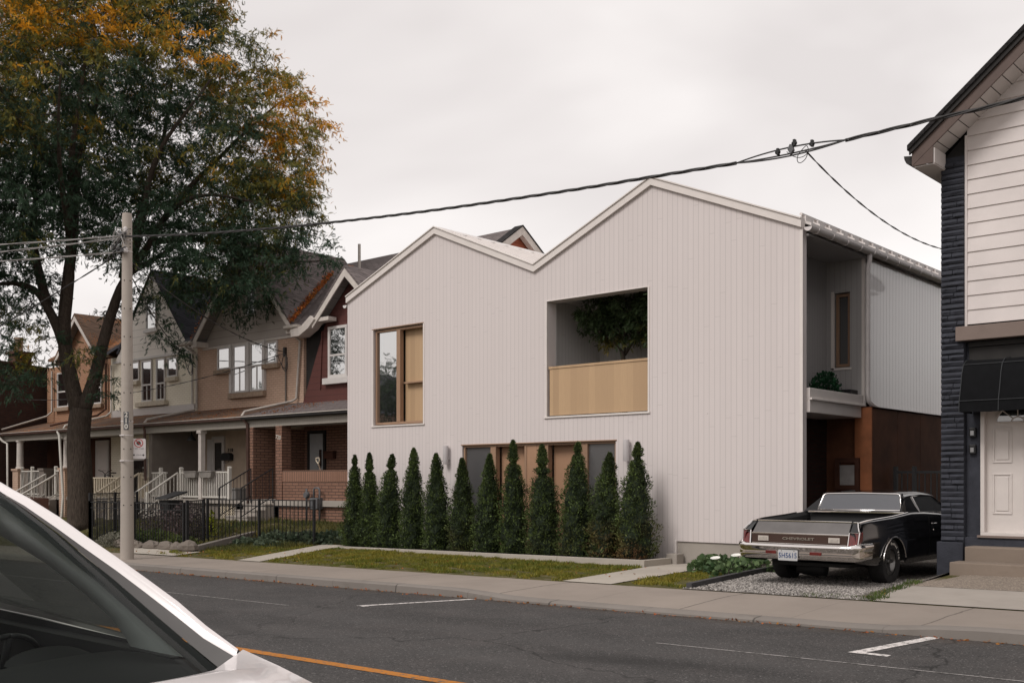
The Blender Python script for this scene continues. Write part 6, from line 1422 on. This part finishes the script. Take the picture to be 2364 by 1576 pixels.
# cargo bed
g = MB(); 
for s in (1, -1): g.quad((s*.835, .25, .98), (s*.80, .25, .50), (s*.80, 2.02, .50), (s*.845, 2.02, 1.045)); g.loft([[(s*.845, y, ztop(y)), (s*.80, y, ztop(y)-.05), (s*.78, y, ztop(y)-.12)] for y in np.arange(.25, 2.35, .2)], False)
g.quad((-.82, .22, .50), (.82, .22, .50), (.82, 2.32, .50), (-.82, 2.32, .50)); g.quad((-.84, 2.02, .50), (.84, 2.02, .50), (.84, 2.12, 1.05), (-.84, 2.12, 1.05)); g.quad((-.86, 2.10, 1.035), (.86, 2.10, 1.035), (.86, 4.0, 1.0), (-.86, 4.0, 1.0)); g.quad((-.78, .25, .5), (.78, .25, .5), (.78, .25, .96), (-.78, .25, .96))
cobj('cargo_bed', g, M['car_int'])
# cab shell: cross-sections from the rear window base to the windscreen
def cab(y, zr, w0, w1, zb_): return [(-w0, y, zb_), (-w0+.01, y, zb_+.03), (-w1-.02, y, zr-.06), (-w1+.05, y, zr-.012), (-w1*.55, y, zr+.012), (0, y, zr+.018), (w1*.55, y, zr+.012), (w1-.05, y, zr-.012), (w1+.02, y, zr-.06), (w0-.01, y, zb_+.03), (w0, y, zb_)]
g = MB(); roofs = [(2.61, 1.352), (2.85, 1.372), (3.3, 1.385), (3.7, 1.375), (3.95, 1.345)]
g.loft([[p for p in cab(y, z, .85, .67, 1.03)[2:9]] for y, z in roofs], False)
for s in (1, -1):      # sail pillars
    g.add([(s*.69, 2.61, 1.290), (s*.69, 3.02, 1.31), (s*.845, 3.02, 1.035), (s*.86, 2.28, 1.055), (s*.70, 2.45, 1.06), (s*.65, 2.60, 1.335)], [(0, 1, 2, 3), (0, 3, 4, 5)])
    g.add([(s*.69, 2.61, 1.290), (s*.66, 2.63, 1.352), (s*.645, 2.60, 1.335)], [(0, 1, 2)])
    g.add([(s*.62, 3.93, 1.31), (s*.60, 3.97, 1.31), (s*.80, 4.55, 1.0), (s*.84, 4.47, 1.0)], [(0, 1, 2, 3)])
cobj('cab_roof', g, M['car_black'], smooth=True, angle=40)
cobj('cab_deck', MB().quad((-.86, 1.98, 1.05), (-.86, 2.46, 1.052), (.86, 2.46, 1.052), (.86, 1.98, 1.05)).quad((-.70, 2.44, 1.055), (.70, 2.44, 1.055), (.68, 2.47, 1.08), (-.68, 2.47, 1.08)) if False else MB().quad((-.80, 2.30, 1.04), (.80, 2.30, 1.04), (.70, 2.47, 1.075), (-.70, 2.47, 1.075)), M['car_black'])
rg = [(x, 2.46+(z-1.078)*.545, z) for x, z in ((-.69, 1.078), (.69, 1.078), (.668, 1.20), (.648, 1.30), (.625, 1.325), (.585, 1.338), (0, 1.350), (-.585, 1.338), (-.625, 1.325), (-.648, 1.30), (-.668, 1.20))]
cobj('rear_window', MB().poly(rg), M['rear_glass'])
cobj('rear_window_trim', MB().tube(rg+[rg[0]], .014, 8), M['chrome'], smooth=True)
cobj('bed_molding', MB().tube([(-.80, 2.33, 1.05), (-.4, 2.30, 1.052), (.4, 2.30, 1.052), (.80, 2.33, 1.05)], .013, 6), M['chrome'])
cobj('rail_molding', MB().tube([(s_*(wmax(y)-.085), y, ztop(y)+.006) for s_ in (1,) for y in np.arange(.24, 2.05, .15)], .011, 6), M['chrome'])
cobj('rail_molding', MB().tube([(-(wmax(y)-.085), y, ztop(y)+.006) for y in np.arange(.24, 1.8, .15)], .011, 6), M['chrome'])
for s in (1, -1):
    sg = [(s*.842, 2.90, 1.045), (s*.705, 2.90, 1.292), (s*.68, 3.80, 1.298), (s*.80, 4.38, 1.02)]
    cobj('side_window', MB().poly(sg if s > 0 else sg[::-1]), M['glassd']); cobj('window_trim', MB().tube(sg+[sg[0]], .009, 6), M['chrome'])
cobj('windscreen', MB().poly([(-.80, 4.55, 1.0), (.80, 4.55, 1.0), (.60, 3.97, 1.33), (-.60, 3.97, 1.33)]), M['glassd'])
# tailgate and fin ends
tg = [(.225, .985), (.075, .812)]
cobj('tailgate', MB().add([(-.745, .235, .985), (.745, .235, .985), (.765, .085, .815), (-.765, .085, .815), (.745, .30, .985), (-.745, .30, .985), (-.765, .085, .60), (.765, .085, .60)], [(0, 3, 2, 1), (3, 6, 7, 2), (0, 1, 4, 5)]), M['car_black'], bevel=.004)
cobj('tailgate_panel', MB().quad((-.738, .228, .981), (-.757, .083, .822), (.757, .083, .822), (.738, .228, .981)), M['tail_sheen'])
cobj('tail_panel', MB().box(-.76, .76, .055, .083, .675, .805), M['brown_vinyl'])
g = MB()
for z, r_ in ((.812, .013), (.668, .011), (.640, .010)): g.tube([(-.77, .06, z), (.77, .06, z)], r_, 6)
g.tube([(-.745, .235, .992), (.745, .235, .992)], .012, 6); cobj('tailgate_trim', g, M['chrome'])
g = MB(); g.join(text_mb('CHEVROLET', .052, face_neg_y(.0, .05, .742), .004, sx=1.75, spacing=1.0, bold=.002)); 
g.v = [(x, y, z) for x, y, z in g.v]; cobj('badge_lettering', g, M['chrome'])
for s in (1, -1):
    cobj('reversing_lamp', MB().box(s*.56-.085, s*.56+.085, .035, .056, .70, .775).box(s*.56-.065, s*.56+.065, .028, .0349, .715, .728).box(s*.56-.065, s*.56+.065, .028, .0349, .735, .748).box(s*.56-.065, s*.56+.065, .028, .0349, .752, .762), M['clear_lens'], bevel=.006)
    q = MB().add([(s*.775, .03, .655), (s*.905, .04, .655), (s*.915, .09, .848), (s*.785, .07, .848), (s*.775, .2, .655), (s*.905, .2, .655), (s*.915, .2, .848), (s*.785, .2, .848)], [(0, 1, 2, 3), (4, 5, 6, 7), (1, 5, 6, 2), (0, 4, 7, 3), (3, 2, 6, 7), (0, 1, 5, 4)])
    tl = cobj('tail_lamp', q, M['red_lens'], bevel=.008)
    cobj('lamp_bezel', MB().tube([(s*.77, .025, .650), (s*.912, .035, .650), (s*.922, .085, .852), (s*.78, .065, .852), (s*.77, .025, .650)], .010, 6), M['chrome'], tl)
    g = MB().add([(s*.77, .235, .985), (s*.83, .22, .975), (s*.90, .10, .86), (s*.785, .085, .858)], [(0, 1, 2, 3)]); cobj('fin_cap', g, M['car_black'])
    cobj('fin_trim', MB().tube([(s*.915, .095, .862), (s*.875, .16, .925), (s*.84, .235, .985)], .014, 6).tube([(s*.77, .235, .99), (s*.84, .235, .988)], .010, 6), M['chrome'])
# bumper: lofted chrome section that wraps round the corners
def bump_sec(x, y, k=1): return [(x, y-.00, .655), (x, y-.055*k, .652), (x, y-.075*k, .625), (x, y-.045*k, .60), (x, y-.05*k, .52), (x, y-.02*k, .445), (x, y+.05*k, .425)]
pth = [(-.955, .42), (-.955, .18), (-.945, .06), (-.90, -.01), (-.80, -.035), (-.4, -.05), (0, -.055), (.4, -.05), (.80, -.035), (.90, -.01), (.945, .06), (.955, .18), (.955, .42)]
rings = []
for i, (x, y) in enumerate(pth):
    a_ = Vector((pth[min(i+1, len(pth)-1)][0]-pth[max(i-1, 0)][0], pth[min(i+1, len(pth)-1)][1]-pth[max(i-1, 0)][1])).normalized(); nx, ny = a_.y, -a_.x; up = .03*smooth((abs(x)-.78)/.15)
    rings.append([(x+nx*d, y+ny*d, z) for d, z in ((-.06, .66+up), (.01, .665+up), (.035, .645+up*.8), (.038, .62), (.012, .595), (.02, .53), (.012, .47), (-.02, .432), (-.07, .43))])
g = MB().loft(rings, False); cobj('rear_bumper', g, M['chrome'], smooth=True, angle=60)
for s in (1, -1): cobj('bumper_reflector', MB().box(s*.33-.09 if s > 0 else -.46, s*.33+.09 if s > 0 else -.29, -.082, -.066, .52, .565), M['red_lens'], bevel=.005)
pl = cobj('licence_plate', MB().prism([(x-.09, z+.50) for x, z in rrect(.155, .085, .015)], 'y', -.10, -.095), M['plate'])
g = MB().join(text_mb('5H5615', .115, face_neg_y(-.09, -.103, .498), .001, sx=.78, spacing=1.02, bold=.001)); cobj('plate_number', g, M['plate_blue'], pl)
cobj('plate_bolt', MB().lathe([(0, 0), (.008, 0), (.008, .004), (0, .005)], (-.19, -.104, .572), 8, 'y').lathe([(0, 0), (.008, 0), (.008, .004), (0, .005)], (.01, -.104, .572), 8, 'y'), M['chrome'], pl)
# arch trim, sills, door shut line, handle, mirror
for s in (1, -1):
    for yc in (YR, YF): cobj('arch_molding', MB().tube([(s*(wmax(yc)+.0), yc+.435*math.cos(a_), .335+.435*.90*math.sin(a_)) for a_ in [R(8+164*i/20) for i in range(21)]], .013, 6), M['chrome'], smooth=True)
    cobj('door_seam', MB().tube([(s*(wmax(3.05)-.012), 3.05, .98), (s*(wmax(3.05)+.002), 3.05, .70), (s*(wmax(3.05)-.01), 3.05, .34)], .004, 4), M['car_int'])
    hd = cobj('door_handle', MB().tube([(s*.935, 3.13, .86), (s*.965, 3.15, .862), (s*.965, 3.28, .862), (s*.935, 3.30, .86)], .010, 6).lathe([(0, 0), (.014, 0), (.012, .006), (0, .008)], (s*.945, 3.2, .76), 8, 'x'), M['chrome'])
    cobj('wing_mirror', MB().add([(s*.93, 4.10, 1.06), (s*1.06, 4.12, 1.06), (s*1.06, 4.12, 1.16), (s*.93, 4.10, 1.16), (s*.95, 4.19, 1.07), (s*1.04, 4.2, 1.07), (s*1.04, 4.2, 1.15), (s*.95, 4.19, 1.15)], [(0, 1, 2, 3), (4, 5, 6, 7), (0, 1, 5, 4), (1, 2, 6, 5), (2, 3, 7, 6), (3, 0, 4, 7)]).tube([(s*.90, 4.16, 1.0), (s*.97, 4.15, 1.08)], .015, 6), M['chrome'], bevel=.01)
# wheels
def wheel(cx, cy, s, lettering=True):
    w = obj('wheel', MB().lathe([(.205, -.10), (.30, -.125), (.335, -.115), (.35, -.08), (.352, 0), (.35, .08), (.335, .115), (.30, .125), (.205, .10)], (ORG[0]+cx, ORG[1]+cy, ORG[2]+.335), 40, 'x', cap=False), M['tyre'], EC, smooth=True, angle=50)
    g = MB(); prof = [(.205, -.09), (.21, .09), (.195, .095), (.185, .06), (.16, .035), (.12, .045), (.06, .03)]; g.lathe([(r_, s*h) for r_, h in prof]+[(0, s*.03)], (ORG[0]+cx, ORG[1]+cy, ORG[2]+.335), 32, 'x', cap=False)
    for i in range(5):
        a_ = 2*math.pi*i/5; c_, s_ = math.cos(a_), math.sin(a_); P = lambda r_, t_, h: (ORG[0]+cx+s*h, ORG[1]+cy+r_*c_-t_*s_, ORG[2]+.335+r_*s_+t_*c_)
        g.add([P(.05, -.035, .06), P(.05, .035, .06), P(.185, .022, .075), P(.185, -.022, .075), P(.05, -.045, .03), P(.05, .045, .03), P(.185, .032, .03), P(.185, -.032, .03)], [(0, 1, 2, 3), (0, 4, 5, 1), (1, 5, 6, 2), (3, 2, 6, 7), (0, 3, 7, 4)])
    g.lathe([(.0, s*.095), (.035, s*.09), (.045, s*.06), (.05, s*.03)], (ORG[0]+cx, ORG[1]+cy, ORG[2]+.335), 16, 'x'); obj('rim', g, M['rim'], w, smooth=True, angle=35)
    obj('rim_ring', MB().lathe([(.205, s*.098), (.212, s*.10), (.215, s*.095)], (ORG[0]+cx, ORG[1]+cy, ORG[2]+.335), 40, 'x', cap=False), M['chrome'], w)
    if lettering:
        g = MB(); txt = 'Radial T/A'
        for i, ch_ in enumerate(txt):
            if ch_ == ' ': continue
            a_ = R(5-9.5*i) if s > 0 else R(185+9.5*i)
            mt = Matrix.Translation((ORG[0]+cx+s*.122, ORG[1]+cy, ORG[2]+.335)) @ Matrix.Rotation(a_, 4, 'X') @ Matrix.Translation((0, 0, 0)) @ Matrix(((0, 0, s, 0), (1*s, 0, 0, 0), (0, 1, 0, 0), (0, 0, 0, 1))) @ Matrix.Translation((0, .268, 0))
            g.join(text_mb(ch_, .05, mt, .003, bold=.0025))
        obj('tyre_lettering', g, M['rail_w'], w)
for s in (1, -1):
    wheel(s*.785, YR, s, s > 0); wheel(s*.79, YF, s, False)

# ------------------------------------------------------------------ white crossover in the foreground (world coordinates; faces +X)
M['car_white'] = m_plain('white_car_paint', (.68, .635, .63), .25, .02, 2, 0, 60, 0, .5, .6)
M['screen'] = m_clear('windscreen_glass', (.60, .64, .62), .13); M['side_glass'] = m_clear('door_glass', (.62, .66, .62), .4)
M['trimblk'] = m_plain('black_trim', (.010, .010, .011), .45, .1); M['head_gasket'] = m_plain('grey_trim_strip', (.045, .04, .038), .45, .1)
M['pillar_in'] = m_plain('grey_pillar_trim', (.46, .47, .47), .8, .03, 5, .1, 300)
M['dash'] = m_plain('dashboard', (.004, .004, .004), .7, .1, 10, .2, 200)
CW = thing('parked_car', 'white crossover parked in the foreground, only its windscreen pillar and bonnet in view', 'car', (-5.5, 1.95, -.12))
CYc = 1.98; RZ = -.10

Tp = [(-7.25, 2.36, 1.33), (-6.95, 2.38, 1.50), (-6.5, 2.40, 1.585), (-6.1, 2.43, 1.58), (-5.82, 2.46, 1.55), (-5.70, 2.475, 1.51), (-5.55, 2.49, 1.468), (-5.29, 2.53, 1.372), (-5.05, 2.56, 1.275), (-4.83, 2.60, 1.182), (-4.62, 2.63, 1.094), (-4.42, 2.67, 1.0), (-4.23, 2.70, .900), (-4.04, 2.745, .805)]
Bw = [(-7.22, 2.33, 1.31), (-6.93, 2.35, 1.47), (-6.48, 2.37, 1.545), (-6.08, 2.40, 1.545), (-5.80, 2.43, 1.515), (-5.68, 2.445, 1.475), (-5.53, 2.46, 1.43), (-5.27, 2.50, 1.325), (-5.03, 2.535, 1.225), (-4.81, 2.575, 1.13), (-4.60, 2.61, 1.035), (-4.40, 2.645, .94), (-4.21, 2.68, .845), (-4.03, 2.725, .775)]
Gk = [(-5.72, 2.41, 1.505), (-5.61, 2.425, 1.46), (-5.46, 2.44, 1.405), (-5.21, 2.485, 1.295), (-4.98, 2.515, 1.185), (-4.76, 2.55, 1.08), (-4.55, 2.58, .975), (-4.35, 2.61, .875), (-4.17, 2.64, .785), (-4.05, 2.665, .722)]
def mir(P): return [(x, 2*CYc-y, z) for x, y, z in P]
def lerp3(a_, b_, t_): return tuple(a_[i]+(b_[i]-a_[i])*t_ for i in range(3))
for f in (lambda P: P, mir):
    T_, B_, G_ = f(Tp), f(Bw), f(Gk)
    s_ = 1 if f(Tp)[0][1] > CYc else -1
    g = MB(); g.loft([[(t_[0], t_[1]+s_*.02, t_[2]-.035), (t_[0], t_[1]+s_*.008, t_[2]-.006), t_, lerp3(t_, b_, .5), b_, (b_[0], b_[1]-s_*.004, b_[2]-.003)] for t_, b_ in zip(T_, B_)], False); obj('roof_pillar', g, M['car_white'], CW, smooth=True)
    g = MB(); g.loft([[(b_[0]+.002, b_[1]-s_*.002, b_[2]-.002), lerp3(b_, g_, .5), g_] for b_, g_ in zip(B_[4:], G_)], False); obj('pillar_strip', g, M['head_gasket'], CW, smooth=True)
    g = MB(); g.loft([[(x, y, z), (x-.004, y-s_*.045, z-.0), (x-.01, y-s_*.075, z-.008)] for x, y, z in [(a_[0]-.005, a_[1], a_[2]-.003) for a_ in G_]], False); obj('pillar_seal', g, M['trimblk'], CW, smooth=True)
    # interior pillar trim
    Io = [(-5.78, 2.36, 1.50), (-5.40, 2.40, 1.37), (-5.12, 2.445, 1.24), (-4.88, 2.49, 1.12), (-4.66, 2.525, 1.00), (-4.45, 2.56, .89), (-4.27, 2.585, .80), (-4.22, 2.60, .765)]
    Ii = [(-6.35, 2.46, 1.34), (-5.92, 2.50, 1.26), (-5.50, 2.55, 1.13), (-5.30, 2.575, 1.05), (-5.12, 2.60, .97), (-4.95, 2.62, .885), (-4.83, 2.635, .80), (-4.78, 2.65, .73)]
    g = MB(); g.loft([[a_, lerp3(a_, (b_[0], b_[1]+.02, b_[2]+.01), .5), b_, (b_[0], b_[1]+.03, b_[2])] for a_, b_ in zip(Io, Ii)], False)
    if s_ < 0: g.v = [(x, 2*CYc-y, z) for x, y, z in g.v]
    obj('pillar_lining', g, M['pillar_in'], CW, smooth=True)
# windscreen: bowed sheet between the two seals
g = MB(); ns = 12; rings = []
for a_ in Gk:
    ring = []
    for j in range(ns+1):
        u = j/ns; y = a_[1]+(2*CYc-2*a_[1])*u; bow = 4*u*(1-u); ring.append((a_[0]+.36*bow*(1-.35*(a_[2]-.72)), y, a_[2]+.055*bow))
    rings.append(ring)
g.loft(rings, False); obj('windscreen', g, M['screen'], CW, smooth=True)
cowl = rings[-1]
# cowl grille, bonnet, roof
cowc = [(cowl[0][0]+.02, cowl[0][1]+.06, cowl[0][2]+.05)]+[(x+.02, y, z+.002) for x, y, z in cowl[1:-1]]+[(cowl[-1][0]+.02, cowl[-1][1]-.06, cowl[-1][2]+.05)]
obj('cowl_panel', MB().loft([[(x-.16, y, z-.06) for x, y, z in cowl], [(x+.015, y, z-.02) for x, y, z in cowl]], False), M['trimblk'], CW)
far = [(-4.04, 2.76, .800), (-3.82, 2.81, .745), (-3.62, 2.84, .69), (-3.3, 2.85, .63), (-3.0, 2.83, .57), (-2.75, 2.74, .48)]
rings = []
for i, (x, y, z) in enumerate(far):
    ring = []; u_ = i/(len(far)-1)
    for j in range(ns+1):
        u = j/ns; yy = y+(2*CYc-2*y)*u; bow = 4*u*(1-u); bx_ = (cowl[j][0]-cowl[0][0])*(1-u_)+.10*bow*u_; e = 1-abs(2*u-1)**5
        ring.append((x+bx_+.0, yy, z+(.06+.09*u_)*e*bow**.5*(1-.3*u_)+(cowl[j][2]-z+.0)*(1-u_)*0))
    rings.append(ring)
rings[0] = [(-4.03, 2.765, .802)]+[(x+.012, y, z+.012) for x, y, z in cowl[1:-1]]+[(-4.03, 2*CYc-2.765, .802)]
obj('bonnet', MB().loft(rings, False), M['car_white'], CW, smooth=True)
g = MB(); g.loft([[(t_[0], t_[1], t_[2]-.002), (t_[0], CYc+(t_[1]-CYc)*.6, t_[2]+.045), (t_[0], CYc, t_[2]+.06), (t_[0], CYc-(t_[1]-CYc)*.6, t_[2]+.045), (t_[0], 2*CYc-t_[1], t_[2]-.002)] for t_ in Bw[:5]], False); obj('roof_panel', g, M['car_white'], CW, smooth=True)
# flanks
ztb = interp([(-7.35, .80), (-6.9, .86), (-6, .80), (-4.9, .765), (-4.04, .79), (-3.62, .69), (-3.0, .57), (-2.75, .46)])
hwf = interp([(-7.35, .74), (-7.0, .86), (-6, .88), (-4.3, .80), (-4.04, .80), (-3.82, .83), (-3.62, .86), (-3.3, .87), (-2.95, .85), (-2.75, .74)])
xs_ = sorted([round(-7.35+i*.1, 3) for i in range(47)])
def warch(x):
    z = .10
    for xc in (-3.55, -6.45):
        d = .38**2-(x-xc)**2
        if d > 0: z = max(z, RZ_+.34+math.sqrt(d))
    return z
RZ_ = -.13
for s_ in (1, -1):
    rings = []
    for x in xs_:
        h_ = hwf(x); zt_ = ztb(x); zb_ = min(warch(x), zt_-.06); rings.append([(x, CYc+s_*(h_-.03), zt_), (x, CYc+s_*h_, zt_-.05), (x, CYc+s_*(h_+.01), zt_-.05+(zb_-zt_+.05)*.5), (x, CYc+s_*(h_-.02), zb_)])
    obj('body_side', MB().loft(rings, False), M['car_white'], CW, smooth=True)
    obj('side_window', MB().poly([(-6.95, CYc+s_*.42, 1.44), (-6.5, CYc+s_*.425, 1.52), (-6.0, CYc+s_*.45, 1.52), (-5.6, CYc+s_*.50, 1.42), (-4.9, CYc+s_*.64, 1.0), (-4.6, CYc+s_*.74, .80), (-4.9, CYc+s_*.78, .77), (-6.9, CYc+s_*.72, .86)]), M['side_glass'], CW)
    dp = MB().quad((-7.2, CYc+s_*.70, .82), (-4.2, CYc+s_*.72, .755), (-4.2, CYc+s_*.72, .1), (-7.2, CYc+s_*.70, .1)).box(-7.0, -4.35, CYc+s_*.62, CYc+s_*.74, .68, .752); obj('door_lining', dp, M['trimblk'], CW)
    obj('belt_trim', MB().tube([(-6.95, CYc+s_*.735, .80), (-5.9, CYc+s_*.745, .785), (-4.92, CYc+s_*.735, .758)], .006, 5), M['gutterw'], CW)
    for xc in (-3.55, -6.45):
        w = obj('wheel', MB().lathe([(.2, -.09), (.33, -.11), (.345, -.06), (.345, .06), (.33, .11), (.2, .09)], (xc, CYc+s_*.79, RZ_+.345), 32, 'y'), M['tyre'], CW, smooth=True, angle=50)
        obj('rim', MB().lathe([(.21, s_*.09), (.2, s_*.07), (.08, s_*.05), (0, s_*.06)], (xc, CYc+s_*.79, RZ_+.345), 24, 'y'), M['rim'], w, smooth=True, angle=40)
obj('bumper', MB().add([(-2.75, CYc-.74, .48), (-2.75, CYc+.74, .48), (-2.66, CYc+.6, .3), (-2.66, CYc-.6, .3), (-2.72, CYc+.66, .05), (-2.72, CYc-.66, .05)], [(0, 1, 2, 3), (3, 2, 4, 5)]), M['car_white'], CW)
obj('tailgate', MB().add([(-7.35, CYc-.72, .8), (-7.35, CYc+.72, .8), (-7.22, CYc+.36, 1.31), (-7.22, CYc-.36, 1.31), (-7.35, CYc+.72, .1), (-7.35, CYc-.72, .1)], [(0, 1, 2, 3), (5, 4, 1, 0)]), M['car_white'], CW)
obj('floor_pan', MB().box(-7.2, -2.9, CYc-.7, CYc+.7, .05, .1), M['trimblk'], CW)
# inside: dashboard, steering wheel, seats
g = MB(); rings = []
for x, z in ((-4.12, .70), (-4.3, .735), (-4.6, .745), (-4.85, .73), (-4.95, .68), (-4.97, .45)):
    rings.append([(x+.32*(1-((y-CYc)/.72)**2)*(1 if x > -4.4 else .3), y, z+.015*math.cos((y-2.35)*5)) for y in np.linspace(CYc-.70, CYc+.70, 15)])
g.loft(rings, False); obj('dashboard', g, M['dash'], CW, smooth=True)
obj('instrument_hood', MB().loft([[(x, 2.32+.2*math.cos(a_), .70+h_*math.sin(a_)) for a_ in [math.pi*i/10 for i in range(11)]] for x, h_ in ((-4.75, .03), (-4.98, .07))], False), M['dash'], CW, smooth=True)
Ms = Matrix.Translation((-5.55, 2.36, .60)) @ Matrix.Rotation(R(-65), 4, 'Y')
g = MB().tube([Ms @ Vector((.185*math.cos(a_), .185*math.sin(a_), 0)) for a_ in [2*math.pi*i/28 for i in range(29)]], .016, 8).tube([Ms @ Vector((-.18, 0, 0)), Ms @ Vector((.18, 0, 0))], .02, 6); obj('steering_wheel', g, M['trimblk'], CW, smooth=True)
for y in (2.34, 1.62): obj('seat', MB().box(-6.2, -5.6, y-.25, y+.25, .28, .45).add([(-6.05, y-.25, .4), (-6.05, y+.25, .4), (-6.4, y+.24, 1.1), (-6.4, y-.24, 1.1), (-6.2, y-.25, .4), (-6.2, y+.25, .4), (-6.52, y+.24, 1.1), (-6.52, y-.24, 1.1)], [(0, 1, 2, 3), (7, 6, 5, 4), (0, 3, 7, 4), (1, 5, 6, 2), (3, 2, 6, 7)]).box(-6.55, -6.42, y-.13, y+.13, 1.13, 1.32), M['dash'], CW, bevel=.03)
